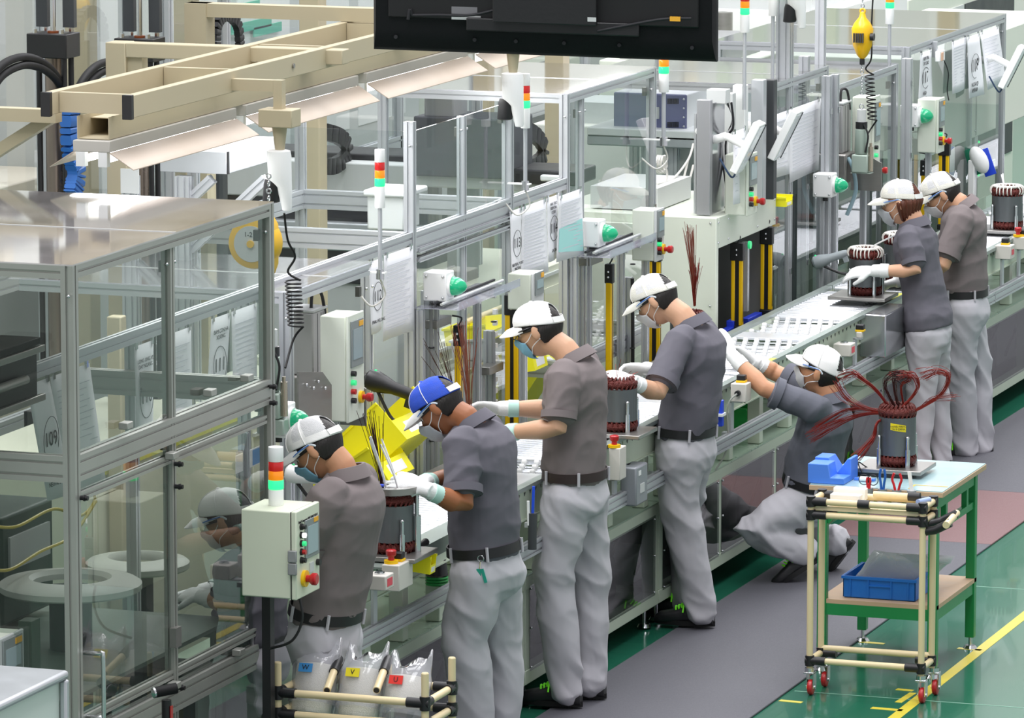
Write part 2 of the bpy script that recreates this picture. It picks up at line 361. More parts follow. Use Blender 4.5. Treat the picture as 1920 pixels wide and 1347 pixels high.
# A: the nearest enclosure
GLA = clear('dusty_acrylic', tint=(.84, .87, .85), milk=.025, refl=1.0, rough=.015, milkcol=(.6, .63, .6))
A = enclosure(-1.7, -.2, -3.86, -2.1, .04, 2.39, 'big clear enclosure with dull aluminium frame and glossy roof nearest the camera at left', ALUD, .045, side_posts=(-3.02,), mids=(.74, 1.70), roof=ROOFD, glass=GLA)
for z in (.83, 1.60): MB().alu((-.2, -3.82, z), (-.2, -2.14, z), .03, .03).build('inner_rail', ALUD, A)
MB().alu((-.2, -3.02, .86), (-.2, -3.02, 1.6), .03).build('door_post', ALUD, A)
MB().tube(spline([(-.19, -3.80, 1.06), (-.13, -3.80, 1.06), (-.12, -3.80, 1.05), (-.12, -3.80, .85), (-.13, -3.80, .84), (-.19, -3.80, .84)], 4), .008, 10).build('door_handle', CHROME, A)
for y, z in ((-3.02, .66), (-3.02, .78), (-3.02, 1.50), (-3.02, 1.58), (-2.13, 1.72), (-2.13, 1.66), (-3.84, 1.6)): MB().cyl((-.18, y, z), (-.15, y, z), .008).cyl((-.165, y, z), (-.16, y, z), .011).build('door_bolt', BLACK, A)
for y, z in ((-3.1, 1.62), (-2.75, 1.79), (-2.4, 1.79), (-3.5, 1.79), (-3.1, .8), (-2.5, .8)): MB().box((-.185, y, z-.012), (-.15, y+.05, z+.012)).build('panel_clamp', ALUD, A, bevel=.003)
for y in (-3.06,): MB().box((-.19, y, .93), (-.165, y+.05, 1.0)).build('hinge', STEEL, A)
# what stands in it
ringm = mat('worn_white_ring', 'C9CBC4', .45, var=.08)
def turntable(c, R, lab, m=ringm):
    t = thing('ring_turntable', (c.x, c.y, .04), lab, 'turntable', 'white ring turntables in the nearest enclosure')
    rr = [[(c.x+r*cos(a), c.y+r*sin(a), c.z+z) for a in (2*pi*j/48 for j in range(48))] for r, z in ((R*.52, 0), (R*.52, .02), (R*.58, .035), (R*.94, .022), (R, .012), (R, -.008), (R*.97, -.014), (R*.52, 0))]
    MB().loft(rr, cap=False).build('ring', m, t)
    MB().cyl((c.x, c.y, .04), (c.x, c.y, c.z-.03), R*.3, n=24).build('pedestal', DARK, t)
    MB().loft([[(c.x+r*cos(a), c.y+r*sin(a), c.z+z) for a in (2*pi*j/32 for j in range(32))] for r, z in ((R*.5, -.03), (R*.5, -.012))]).build('table_plate', GREY, t)
turntable(P(132, 1100, x=-.62), .255, 'white ring turntable lying flat behind the lower front pane')
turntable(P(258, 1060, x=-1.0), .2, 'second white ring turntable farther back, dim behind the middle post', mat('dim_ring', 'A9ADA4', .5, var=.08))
t = thing('worktable', (-.9, -3.2, .04), 'dark green inner table under the ring turntables', 'table'); 
for x in (-1.5, -.32):
    for y in (-3.7, -2.3): MB().alu((x, y, .04), (x, y, .86), .045).build('leg', ALUD, t)
MB().box((-1.56, -3.75, .86), (-.28, -2.25, .875)).build('tabletop', mat('grey_green_top', '6D7A72', .35, .2, var=.1), t)
for y in (-3.7, -2.3): MB().alu((-1.5, y, .83), (-.32, y, .83), .04).build('rail', ALUD, t)
t = thing('linear_actuator', (-.62, -4.1, 0), 'black linear actuator with bright rails jutting in at the left edge', 'actuator')
a = P(70, 700, x=-.5); L_ = .9
MB().box((a.x-.12, a.y-L_, a.z-.1), (a.x, a.y, a.z+.1)).build('body', BLACK, t, bevel=.004)
for dz in (-.085, .085): MB().box((a.x-.0, a.y-L_, a.z+dz-.012), (a.x+.018, a.y+.03, a.z+dz+.012)).build('guide_rail', STEEL, t, bevel=.003)
MB().box((a.x-.14, a.y-L_, a.z+.1), (a.x+.01, a.y+.01, a.z+.125)).build('cover', RUBBER, t, bevel=.003)
MB().cyl((a.x+.02, a.y-L_, a.z), (a.x+.02, a.y-.14, a.z), .016).build('screw_shaft', STEEL, t)
MB().box((a.x-.1, a.y-.75, .04), (a.x-.02, a.y-.67, a.z-.1)).build('stand', DARK, t)
# black uprights and cables in the lower half
t = thing('guide_column', (-.5, -3.95, .04), 'dark green upright with orange sensor behind the lower left pane', 'column')
q = P(65, 1250, x=-.45); MB().box((q.x-.05, q.y-.02, .04), (q.x, q.y+.05, 1.12)).build('upright', mat('dark_green_paint', '3F5145', .5), t); MB().box((q.x, q.y, .8), (q.x+.02, q.y+.03, .87)).build('sensor', mat('orange_sensor', 'D5622A', .4), t)
def cable(pts, r, m, lab, name='cable', grp=None, k=8): return tag(MB().tube(spline(pts, k), r, 8).build(name, m), lab, 'cable' if name == 'cable' else name.replace('_', ' '), grp)
YC = mat('yellow_air_hose', 'C9B63A', .4)
cable([P(-20, 985, x=-.9), P(30, 988, x=-.9), P(100, 955, x=-.9), P(150, 968, x=-.9), P(178, 935, x=-.9), P(150, 900, x=-.9)], .006, YC, 'upper yellow air hose looping behind the lower front panes', 'air_hose')
cable([P(-20, 1068, x=-.8), P(20, 1068, x=-.8), P(75, 1035, x=-.8), P(135, 1005, x=-.8), P(180, 940, x=-.8)], .006, YC, 'lower yellow air hose behind the front panes', 'air_hose')
for i, (x0_, y0_, z0_, x1_, y1_, z1_, m_, lb) in enumerate(((-1.6, -3.6, .9, -1.2, -3.0, 1.55, DARK, 'dark drive housing at the back of the nearest enclosure'), (-1.3, -2.8, .9, -.95, -2.35, 1.3, mat('deep_green_paint', '33493F', .5), 'deep green machine block behind the white rings'), (-.7, -2.5, .12, -.35, -2.2, .7, DARK, 'dark valve box low behind the right hand pane'))):
    b = thing('machine_block', ((x0_+x1_)/2, (y0_+y1_)/2, z0_), lb, 'machine')
    MB().box((x0_, y0_, z0_ if z0_ > .2 else .04), (x1_, y1_, z1_)).build('housing', m_, b, bevel=.012)
    MB().cyl(((x0_+x1_)/2, (y0_+y1_)/2, z1_), ((x0_+x1_)/2, (y0_+y1_)/2, z1_+.08), .05).build('motor', RUBBER, b); MB().box((x1_, y0_+.05, z1_-.2), (x1_+.01, y1_-.05, z1_-.08)).build('name_plate', LGREY, b)
# B, C, D along the line
enclosure(-1.75, -.6, -.90, -.02, .96, 1.885, 'small clear enclosure over the press behind the first worker', ALU, .045, roof=ROOF, back=False, panels=False, mids=(), skip=((-.6, -.02),))
t = thing('paper_rail', (-.72, -3.3, .04), 'long level aluminium rail carrying the hanging station sheets', 'rail')
MB().alu((-.72, -3.3, 1.88), (-.72, .83, 1.88), .035, .05).build('rail', ALU, t); MB().alu((-.72, 1.9, 1.88), (-.72, 2.83, 1.88), .035, .05).build('rail', ALU, t)
for y in (-3.3, -2.05, -.95, .4): MB().alu((-.76, y, .57 if y > -2 else .04), (-.76, y, 1.86), .04).build('post', ALU, t)
enclosure(-1.7, -.72, .81, 2.05, .57, 2.37, 'tall clear enclosure above the centre worker, behind the hanging lamp fixtures', ALU, .042, side_posts=(1.45,), mids=(1.86,), back=True, toprail=False)
for z in (1.82, 1.78): MB().alu((-.7, .85, z), (-.7, 2.02, z), .02, .02).build('rail', ALU, bpy.data.objects['guard_enclosure.002'])
enclosure(-1.6, -.72, 2.83, 4.12, .57, 2.285, 'clear enclosure with bright white roof below the black screen', ALU, .04, side_posts=(3.05,), mids=(1.02,), roof=ROOF, back=True)
enclosure(-1.75, -.7, 6.0, 7.05, .57, 2.02, 'clear enclosure behind the slanted white panels', ALU, .04, roof=ROOF, mids=())
enclosure(-1.8, -.7, 7.2, 8.45, .57, 1.90, 'clear enclosure with grey roof left of the woman', ALU, .045, roof=ROOF, mids=())
enclosure(-1.8, -.7, 8.72, 10.9, .57, 1.97, 'clear enclosure at the top right with sheets hung on its rail', ALU, .045, roof=ROOF, mids=(), side_posts=())
# ---------------------------------------------------------------- sheets hung on the rails
PAPER = mat('white_paper', 'F1F2F6', .6); PTXT = mat('pale_print', 'D3D5DC', .7); PCYAN = mat('cyan_print', 'A8E0DC', .6)
def paper(px0, px1, ytop, ph, lab, x=-.7, num=None, head=None, foot=None, tilt=0, lines=0, z=None, cyan=False):
    """px0/px1: left and right pixel of the top edge on plane x; ph: sheet height in metres"""
    a = P(px0, ytop, x=x); b = P(px1, ytop, x=x); y0, y1 = a.y, b.y; zt = z if z else 1.865; w_ = y1-y0
    t = thing('paper_sheet', (x, (y0+y1)/2, zt-ph), lab, 'paper sheet', 'printed station sheets hung along the line')
    def pt(u, v, o=0): # u 0..1 along, v 0..1 down
        return Vector((x+o+.012*sin(u*3+px0)*v+tilt*v*.1, y0+w_*u+tilt*v*.12, zt-ph*v-.0*u))
    m = MB(); rr = [[pt(i/6, j/6) for i in range(7)] for j in range(7)]
    m.loft(rr, close=False); o = m.build('sheet', PAPER, t); md = o.modifiers.new('s', 'SOLIDIFY'); md.thickness = .0008
    for u in (.08, .92): MB().box((x-.004, y0+w_*u-.008, zt-.012), (x+.005, y0+w_*u+.008, zt+.012)).build('clip', CHROME, t)
    yd = Vector((0, 1, 0)); zd = Vector((tilt*.02, -tilt*.12/max(ph, .1)*0, 1))
    sc = min(1, w_/.2)
    def tx(s_, v, size): text(s_, pt(.5, v, .004), size, yd, Vector((0, -tilt*.12/ph, 1)), INK, t, 'printed_text', .0003)
    if num:
        c = pt(.5, .5, .004); rg = MB()
        pts = [c+Vector((0, .34*w_*cos(a_), .17*ph*sin(a_)*1.15)) for a_ in (2*pi*k/32 for k in range(33))]
        rg.tube(pts, .0012, 5).build('printed_circle', INK, t); tx(num, .5, .34*w_*1.15)
    if head: tx(head, .18, .085*w_*1.4)
    if foot: tx(foot, .84, .1*w_*1.25)
    if lines:
        l = MB()
        for i in range(lines):
            v = .14+.78*i/lines; u1 = .92-.25*((i*7) % 5)/5
            p, q = pt(.1, v, .003), pt(u1, v, .003); l.add([p, q, q+Vector((0, 0, .0035)), p+Vector((0, 0, .0035))], [(0, 1, 2, 3)])
        l.build('printed_lines', PTXT, t)
        if cyan: MB().add([pt(.05, .5, .0025), pt(.95, .45, .0025), pt(.95, .95, .0025), pt(.05, .85, .0025)], [(0, 1, 2, 3)]).build('cyan_block', PCYAN, t)
    return t
paper(50, 92, 700, .42, 'sheet with circled 109 behind the left corner post', num='109', foot='INSERTER TUBE\nNEUTRAL POINT', tilt=.5, z=1.845)
paper(94, 168, 690, .43, 'wide text sheet right of 109, its lower half behind a rail', lines=16, tilt=.35, z=1.845)
paper(252, 288, 640, .40, 'sheet with circled 110 seen left of the middle post', num='110', head='LONG ONG VE\nDAY NGANG', z=1.845)
paper(305, 358, 610, .42, 'wide text sheet between the 110 and 111 sheets', lines=16, z=1.845)
paper(396, 432, 575, .38, 'sheet with circled 111 behind the right pane', num='111', head='BAM CON HA\nXUONG', foot='NEUTRAL POINT\nCOVER WELDING', tilt=-.2, z=1.845)
paper(434, 482, 560, .40, 'wide text sheet right of 111, crossed by the right corner post', lines=16, z=1.845)
paper(692, 718, 490, .30, 'sheet with circled 112 behind the small tower light pole', num='112', foot='FINAL WELDING', z=1.845)
paper(720, 774, 475, .36, 'large text sheet hung left of the tall post above the blue cap', lines=18, z=1.85)
paper(956, 978, 385, .30, 'sheet with circled 113 hung above the green dome lamps', num='113', foot='NEUTRAL POINT\nMACHINE', z=1.85, x=-.69)
paper(979, 1024, 378, .33, 'text sheet between the 113 and 114 sheets', lines=18, z=1.85, x=-.69)
paper(1025, 1047, 362, .29, 'sheet with circled 114', num='114', head='HAN TREO\nKIEM TRA\nCOSH', foot='LACING', z=1.85, x=-.69)
paper(1048, 1091, 352, .30, 'text sheet with a pale cyan block right of the 114 sheet', lines=16, z=1.85, x=-.66, cyan=True)
paper(1443, 1478, 200, .33, 'blank sheet behind the second slanted white panel', lines=12, z=1.87, x=-.66)
paper(1479, 1539, 185, .38, 'text sheet at the right of the slanted white panels', num=None, lines=16, z=1.87, x=-.66)
paper(1726, 1746, 90, .30, 'narrow sheet with circled 117', num='117', head='KIEM TRA\nDO CAO', foot='HEIGHT\nCHECK', z=1.92, x=-.67)
paper(1785, 1812, 70, .30, 'text sheet right of the small wire box', lines=14, z=1.92, x=-.67)
paper(1814, 1836, 60, .36, 'sheet with circled 118 hung on the top right rail', num='118', foot='NGOAI QUAN\nAPPEARANCE', z=1.92, x=-.66, tilt=.2)
paper(1838, 1872, 50, .34, 'last text sheet at the right end of the rail', lines=14, z=1.92, x=-.66, tilt=.4)
paper(1376, 1398, 175, .36, 'narrow sheet taped on the press controls', lines=8, z=1.9, x=-.55)
paper(1203, 1230, 400, .2, 'small sheet by the control box behind the stooping worker', lines=8, z=1.66, x=-.6)
# ---------------------------------------------------------------- signal lights
LR = mat('red_lens', 'C01818', .2, coat=.4, emit=.25); LO = mat('orange_lens', 'F08A10', .2, coat=.4, emit=.45); LG = mat('lit_green_lens', '28D878', .2, emit=1.7)
def tower(px, ytop, ybase, x, lab, arm=None, rr=.021, pole=None, hw=.24, z0=None):
    a = P(px, ytop, x=x); zt = a.z; b = P(px, ybase, x=x); zb = b.z if z0 is None else z0
    t = thing('tower_light', (a.x, a.y, zb), lab, 'signal tower light', 'signal tower lights on the machines')
    c = (a.x, a.y)
    def seg(n, m, z1, z0_, r): MB().loft([[(c[0]+q*cos(k), c[1]+q*sin(k), z) for k in (2*pi*j/24 for j in range(24))] for q, z in ((r*.96, z0_), (r, z0_+.003), (r, z1-.003), (r*.96, z1))]).build(n, m, t)
    seg('top_cap', WHITE, zt, zt-.052, rr); seg('red_lens', LR, zt-.053, zt-.085, rr); seg('orange_lens', LO, zt-.086, zt-.118, rr); seg('green_lens', LG, zt-.119, zt-.15, rr*1.03); seg('body', WHITE, zt-.152, zt-hw, rr)
    MB().cyl((*c, zb), (*c, zt-hw), rr*.42).build('pole', ALU, t); 
    if arm:
        MB().cyl((*c, zb-.02), (*c, zb+.02), rr*.8).build('clamp_nut', CHROME, t)
        MB().box((arm, c[1]-.012, zb+.004), (c[0]+rr*1.2, c[1]+.012, zb+.01)).build('bracket', WHITE, t)
        MB().tube(spline([(*c, zb-.02), (c[0]+.01, c[1]+.03, zb-.09), (c[0]-.03, c[1]-.02, zb-.13), (arm, c[1]-.03, zb-.08)], 6), .004, 8).build('cable', mat('white_cable', 'D8D6D0', .5), t)
    return t
tower(712, 280, 515, -.62, 'tower light on a tall pole left of the tall post', arm=-.7)
tower(985, 138, 348, -.62, 'tower light behind the hanging white camera, mirrored in the pane', arm=-.7)
tower(1245, 78, 265, -.62, 'tower light beside the blue grey cabinet below the screen corner', arm=-.72, rr=.024)
tower(1397, -30, 205, -.6, 'tower light standing on the press controls', rr=.023)
tower(1450, -58, 190, -.75, 'tower light half cropped by the top edge beside the thick post', rr=.023)
tower(1669, -36, 160, -.75, 'tower light right of the yellow balancer at the top edge', rr=.024)
# green dome lamps in white boxes
def dome_lamp(px, py, x, lab, s_=1.0, plate=True):
    c = P(px, py, x=x); t = thing('dome_lamp', (c.x, c.y, c.z-.06*s_), lab, 'signal lamp', 'green dome lamps on white boxes')
    w_ = .05*s_; MB().box((c.x-.085*s_, c.y-w_*1.0, c.z-.062*s_), (c.x+.02*s_, c.y+w_, c.z+.062*s_)).build('box', WHITE, t, bevel=.006)
    MB().cyl((c.x+.02*s_, c.y, c.z), (c.x+.032*s_, c.y, c.z), .046*s_, n=28).build('mount_ring', WHITE, t)
    MB().loft([[(c.x+(.032+d)*s_, c.y+r*s_*cos(k), c.z+r*s_*sin(k)) for k in (2*pi*j/28 for j in range(28))] for d, r in ((0, .04), (.02, .039), (.038, .032), (.055, .018), (.062, .004))]).build('dome_lens', GREEND, t)
    screws(t, [(c.x-.07*s_, c.y-w_-.002, c.z+.045*s_), (c.x+.005, c.y-w_-.002, c.z+.045*s_), (c.x-.07*s_, c.y-w_-.002, c.z-.045*s_), (c.x+.005, c.y-w_-.002, c.z-.045*s_)])
    MB().cyl((c.x-.03, c.y, c.z-.062*s_), (c.x-.03, c.y, c.z-.085*s_), .014).build('cable_gland', BLACK, t)
    MB().alu((min(c.x-.05, -.5), c.y+.02, .564), (min(c.x-.05, -.5), c.y+.02, c.z-.0625*s_), .02).build('mount_post', ALU, t)
    return t
dome_lamp(536, 787, -.33, 'green dome lamp peeping out left of the first cap', 1.02)
dome_lamp(836, 536, -.6, 'green dome lamp high above the blue cap')
dome_lamp(1122, 437, -.6, 'green dome lamp right of the 114 sheets')
dome_lamp(1558, 347, -.55, 'green dome lamp left of the woman, beside the grey tool')
dome_lamp(1719, 217, -.6, 'green dome lamp up right above the woman')
# light curtains
def curtain(px, ytop, ybot, x, lab, w_=.035, dbl=False):
    a = P(px, ytop, x=x); b = P(px, ybot, x=x); t = thing('light_curtain', (a.x, a.y, b.z), lab, 'light curtain', 'yellow safety light curtains')
    for dx in ((-.02, .02) if dbl else (0,)):
        ww = w_*(.42 if dbl else .5); MB().box((a.x+dx-ww*.8, a.y-ww, b.z), (a.x+dx+ww*.8, a.y+ww, a.z-.05)).build('housing', YEL, t, bevel=.004)
        MB().box((a.x+dx+ww*.8, a.y-ww*.3, b.z+.02), (a.x+dx+ww*.8+.001, a.y+ww*.3, a.z-.07)).build('window', BLACK, t)
    if dbl: MB().box((a.x-.012, a.y-w_*.3, b.z), (a.x+.012, a.y+w_*.45, a.z-.05)).build('dark_strip', BLACK, t)
    k = .034 if dbl else .02
    MB().box((a.x-k, a.y-.018, a.z-.09), (a.x+k, a.y+.018, a.z)).build('end_cap', BLACK, t, bevel=.004); MB().box((a.x-k, a.y-.018, b.z-.03), (a.x+k, a.y+.018, b.z)).build('end_cap', BLACK, t, bevel=.004)
    MB().tube(spline([(a.x, a.y, a.z), (a.x+.01, a.y+.01, a.z+.03), (a.x-.03, a.y, a.z+.04)], 5), .004, 6).build('cable', BLACK, t)
    MB().alu((a.x, a.y, .564), (a.x, a.y, b.z-.03), .03).build('mount_post', ALU, t)
    screws(t, [(a.x, a.y-.02, a.z-.06), (a.x, a.y-.02, a.z-.035)])
curtain(860, 610, 860, -.62, 'yellow light curtain behind the blue cap')
curtain(961, 553, 800, -.62, 'double yellow light curtain left of the plain white cap', dbl=True)
curtain(1143, 495, 716, -.62, 'yellow light curtain above the gloves between the centre workers')
curtain(1228, 455, 690, -.62, 'double yellow light curtain behind the stooping worker', dbl=True, w_=.03)
curtain(1383, 455, 610, -.61, 'left double light curtain inside the press opening', dbl=True, w_=.03)
curtain(1438, 425, 580, -.61, 'right double light curtain inside the press opening', dbl=True, w_=.03)
curtain(1771, 262, 420, -.6, 'yellow light curtain above the last worker', dbl=True, w_=.03)
curtain(1733, 300, 470, -.65, 'thin yellow light curtain between the two far caps')
# control boxes with screens
SCR = mat('screen_grey', '8FA0A5', .15, emit=.12); PNL = mat('panel_grey', '858C8C', .4)
def estop(t, c, ax, r=.018):
    c = Vector(c); d = {'x': Vector((1, 0, 0)), 'z': Vector((0, 0, 1))}[ax]
    MB().cyl(c, c+d*.012, r*1.35, n=24).build('stop_collar', YEL, t); MB().cyl(c+d*.012, c+d*.03, r*.6).tube([c+d*.028, c+d*.034, c+d*.048, c+d*.052], [r*.8, r, r, r*.8], 22).build('stop_button', RED, t)
def hmi(px, py, x, h, d, lab, ww=.16, slant=0, stop=True, head=None, btn=True, ztilt=0, depth=.12, post=True):
    """a wall box whose face looks across the aisle; px,py = centre of that face"""
    c = P(px, py, x=x); t = thing('control_box', (c.x-depth/2, c.y, c.z-h/2), lab, 'control box', 'control boxes with screens')
    MB().box((c.x-depth, c.y-ww/2, c.z-h/2), (c.x-.012, c.y+ww/2, c.z+h/2)).build('housing', PALE, t, bevel=.006)
    MB().box((c.x-.012, c.y-ww/2-.003, c.z-h/2-.003), (c.x, c.y+ww/2+.003, c.z+h/2+.003)).build('door', LGREY if slant else PALE, t, bevel=.004)
    s0, s1 = c.z+h*.08, c.z+h*.4
    MB().box((c.x, c.y-ww*.38, s0-.03), (c.x+.006, c.y+ww*.4, s1+.02)).build('screen_bezel', PNL, t, bevel=.002); MB().box((c.x+.006, c.y-ww*.28, s0), (c.x+.008, c.y+ww*.3, s1-.015)).build('screen', SCR, t)
    MB().box((c.x+.006, c.y+ww*.1, s1-.008), (c.x+.008, c.y+ww*.36, s1+.012)).build('maker_label', mat('amber_label', 'F0B030', .5), t)
    if btn:
        for i, m_ in enumerate((BLACK, mat('lit_green_button', '35D080', .3, emit=.6), RED, BLACK)): MB().cyl((c.x, c.y-ww*.3, c.z-.02-i*h*.085), (c.x+.018, c.y-ww*.3, c.z-.02-i*h*.085), .011).build('push_button', m_, t)
    if stop: estop(t, (c.x, c.y+ww*.25, c.z-h*.3), 'x')
    if post: MB().alu((min(c.x-depth*.6, -.51), c.y, .564), (min(c.x-depth*.6, -.51), c.y, c.z-h/2), .03).build('mount_post', ALU, t)
    return t
hmi(668, 688, -.42, .42, 0, 'tall white control box with touch screen behind the first worker', .17)
hmi(1238, 440, -.5, .24, 0, 'control box with red stop above the stooping worker', .12, slant=1)
hmi(1010, 545, -.5, .16, 0, 'white topped control box just above the plain white cap', .14, slant=1, stop=False, btn=False)
hmi(1411, 345, -.5, .30, 0, 'control box with red stop on top of the press', .16, post=False)
hmi(1644, 268, -.5, .50, 0, 'white control box beside the grey hanging tool', .13)
hmi(1765, 235, -.48, .30, 0, 'control box beside the green dome lamp at upper right', .14)
hmi(22, 1262, -.42, .26, 0, 'grey control box low at the left edge inside the enclosure', .2, slant=1, stop=False, btn=False)
# the big free-standing control box by the nearest enclosure
t = thing('control_cabinet', (0.05, -2.720, 0), 'pale green control cabinet with tower light on a black pole before the first worker', 'control cabinet')
CB = mat('pale_green_cabinet', 'D9DFC9', .45, var=.03); f = P(545, 1030, y=-2.720)
cx0, cz0, cz1 = P(552, 1110, y=-2.850), P(452, 1118, y=-2.850).z, P(452, 955, y=-2.850).z
xl, xr = P(452, 1000, y=-2.850).x, P(552, 1000, y=-2.850).x
MB().box((xl, -2.850, cz0), (xr-.014, -2.630, cz1)).build('housing', CB, t, bevel=.005)
MB().box((xr-.012, -2.853, cz0-.002), (xr+.008, -2.627, cz1+.002)).build('door', CB, t, bevel=.004); MB().box((xr-.014, -2.852, cz0), (xr-.012, -2.630, cz1)).build('door_gap', BLACK, t)
xf = xr+.008
for i in range(2): MB().box((xr-.02, -2.868, cz0+.09+i*.045), (xr+.012, -2.853, cz0+.132+i*.045)).build('hinge', GREY, t, bevel=.003)
text('Final Converter MACHINE NO.2', (xf+.001, -2.740, cz1-.04), .0135, (0, 1, 0), (0, 0, 1), INK, t)
MB().box((xf, -2.775, cz0+.13), (xf+.005, -2.640, cz0+.27)).build('screen_bezel', PNL, t, bevel=.002); MB().box((xf+.005, -2.755, cz0+.145), (xf+.007, -2.660, cz0+.245)).build('screen', SCR, t); MB().box((xf+.005, -2.695, cz0+.252), (xf+.007, -2.655, cz0+.268)).build('maker_label', mat('amber_label', 'F0B030', .5), t)
for i, m_ in enumerate((BLACK, mat('lit_white_button', 'FFFFFF', .3, emit=1), mat('lit_green_button', '35D080', .3, emit=.6), RED, BLACK)):
    z_ = cz0+.255-i*.03; MB().cyl((xf, -2.810, z_), (xf+.008, -2.810, z_), .012).build('button_collar', BLACK, t); MB().cyl((xf+.008, -2.810, z_), (xf+.02, -2.810, z_), .009).build('push_button', m_, t)
MB().cyl((xf, -2.655, cz0+.1), (xf+.014, -2.655, cz0+.1), .012).build('selector', BLACK, t); MB().box((xf, -2.730, cz0+.075), (xf+.003, -2.690, cz0+.11)).build('key_plate', LGREY, t); text('EMG', (xf+.001, -2.720, cz0+.055), .012, (0, 1, 0), (0, 0, 1), mat('blue_print', '2A6AB8', .6), t)
estop(t, (xf, -2.785, cz0+.065), 'x', .022)
xp = P(503, 1200, y=-2.74).x; MB().box((xp-.016, -2.760, .0), (xp+.016, -2.720, cz0)).build('pole', BLACK, t); MB().box((xp-.08, -2.820, 0), (xp+.08, -2.660, .012)).build('foot_plate', BLACK, t)
MB().tube(spline([(xf-.01, -2.800, cz0), (xf, -2.800, cz0-.08), (xf-.04, -2.800, cz0-.16), (xp+.02, -2.770, cz0-.2)], 6), .005, 8).build('cable', BLACK, t)
q = P(517, 945, y=-2.740); tt = tower(517, 838, 945, q.x, 'tower light standing on the pale green control cabinet', rr=.027, hw=.21, z0=cz1+.001)
# push button boxes on the conveyor rail
def button_box(px, py, x, lab, s_=(.07, .08, .07), top='black', side=None, rz=0):
    c = P(px, py, x=x); a, b, h = s_; t = thing('button_box', (c.x, c.y, c.z-h/2), lab, 'push button box', 'push button boxes on the conveyor rail')
    MB().box((c.x-a/2, c.y-b/2, c.z-h/2), (c.x+a/2, c.y+b/2, c.z+h/2)).build('box', BOXG, t, bevel=.004); zt = c.z+h/2
    if 'stop' in top: estop(t, (c.x-a*.15, c.y-b*.25, zt), 'z', .02)
    if 'black' in top: MB().box((c.x-.022, c.y+b*.02-.01, zt), (c.x+.022, c.y+b*.02+.03, zt+.01)).build('yellow_base', YEL, t, bevel=.002); MB().box((c.x-.02, c.y+b*.02-.008, zt+.01), (c.x+.02, c.y+b*.02+.028, zt+.035)).build('black_switch', BLACK, t, bevel=.004)
    if 'ring' in top: MB().cyl((c.x, c.y, zt), (c.x, c.y, zt+.006), .02, n=24).cyl((c.x, c.y, zt+.006), (c.x, c.y, zt+.01), .013).build('flat_button', CHROME, t)
    if side == 'red': MB().box((c.x+a/2, c.y-b*.3, c.z-.015), (c.x+a/2+.001, c.y+b*.3, c.z+.015)).build('red_label', mat('pink_label', 'D94B5A', .5), t)
    if side == 'plug':
        MB().cyl((c.x, c.y-b/2-.02, c.z), (c.x, c.y-b/2, c.z), .013).build('plug', BLACK, t)
        MB().tube(spline([(c.x, c.y-b/2-.02, c.z), (c.x-.04, c.y-b/2-.03, c.z-.06), (c.x-.05, c.y-b/2, c.z-.25), (c.x-.1, c.y-b/2-.02, c.z-.36)], 8), .0045, 8).build('cable', mat('grey_cable', 'A7A9A2', .5), t)
    MB().box((min(c.x-.012, .0), c.y-.02, c.z-h/2-.006), (c.x+.012, c.y+.02, c.z-h/2)).box((-.0, c.y-.02, .736), (.012, c.y+.02, c.z-h/2-.003)).build('bracket', ALU, t)
    return t
button_box(745, 1078, .1, 'beige box with red stop and black switch beside the first worker', (.07, .15, .1), 'stop black')
button_box(712, 1090, .12, 'small low beige box with flat chrome button and red label', (.08, .09, .055), 'ring', 'red')
button_box(1389, 735, .05, 'beige box with plug and cable by the squatting worker', (.075, .08, .085), 'black', 'plug')
button_box(1583, 655, .02, 'small beige box behind the squatting worker cap', (.09, .09, .06), 'ring', 'red')
button_box(1612, 628, .03, 'black and yellow switch on the rail right of the squatting worker cap', (.03, .03, .03), 'black')
button_box(1884, 472, .02, 'beige box on the rail right of the last worker', (.09, .09, .075), 'black', 'red')
button_box(1915, 455, .02, 'beige box with red stop at the right edge', (.09, .09, .07), 'stop black')
button_box(1158, 868, .02, 'pale box with small red stop right of the centre worker belt', (.05, .09, .14), 'stop')
# ---------------------------------------------------------------- overhead lamp frame
CREAM = mat('frame_cream_paint', 'B9AE92', .5, var=.05)
FIXB = mat('fixture_body_paint', 'BDBAB2', .5)
TUBE = mat('lit_tube', 'FFFFFF', .3, emit=5)
t = thing('overhead_gantry', (-1.0, -1.9, 0), 'long cream steel frame overhead carrying the lamp fixtures', 'overhead frame')
for x in (-.84, -1.17):
    MB().box((x-.018, -1.86, 2.655), (x+.018, 6.4, 2.74)).build('rail', CREAM, t, bevel=.003); MB().box((x-.019, -1.885, 2.65), (x+.019, -1.86, 2.742)).build('end_cap', BLACK, t, bevel=.002)
for i in range(9): y = -1.8+i*1.0; MB().box((-1.15, y, 2.66), (-.86, y+.03, 2.735)).build('cross_bar', CREAM, t)
c = MB(); 
for a, b in (((-1.07, -1.82, 2.565), (-1.067, 6.4, 2.65)), ((-.943, -1.82, 2.565), (-.94, 6.4, 2.65)), ((-1.067, -1.82, 2.565), (-.943, 6.4, 2.568)), ((-1.067, -1.7, 2.63), (-.943, 6.4, 2.633))): c.box(a, b)
c.build('cable_channel', CREAM, t)
for y in (1.2, 6.0):
    MB().box((-1.9, y, 0), (-1.8, y+.1, 2.8)).build('column', CREAM, t); MB().box((-1.9, y+.01, 2.742), (-.8, y+.09, 2.8)).build('cross_beam', CREAM, t)
for px in (210, 300): 
    q = P(px+340, 140, x=-.82); MB().cyl((-.82, q.y, 2.70), (-.815, q.y, 2.70), .01, n=10).build('bolt', STEEL, t)
f0 = None
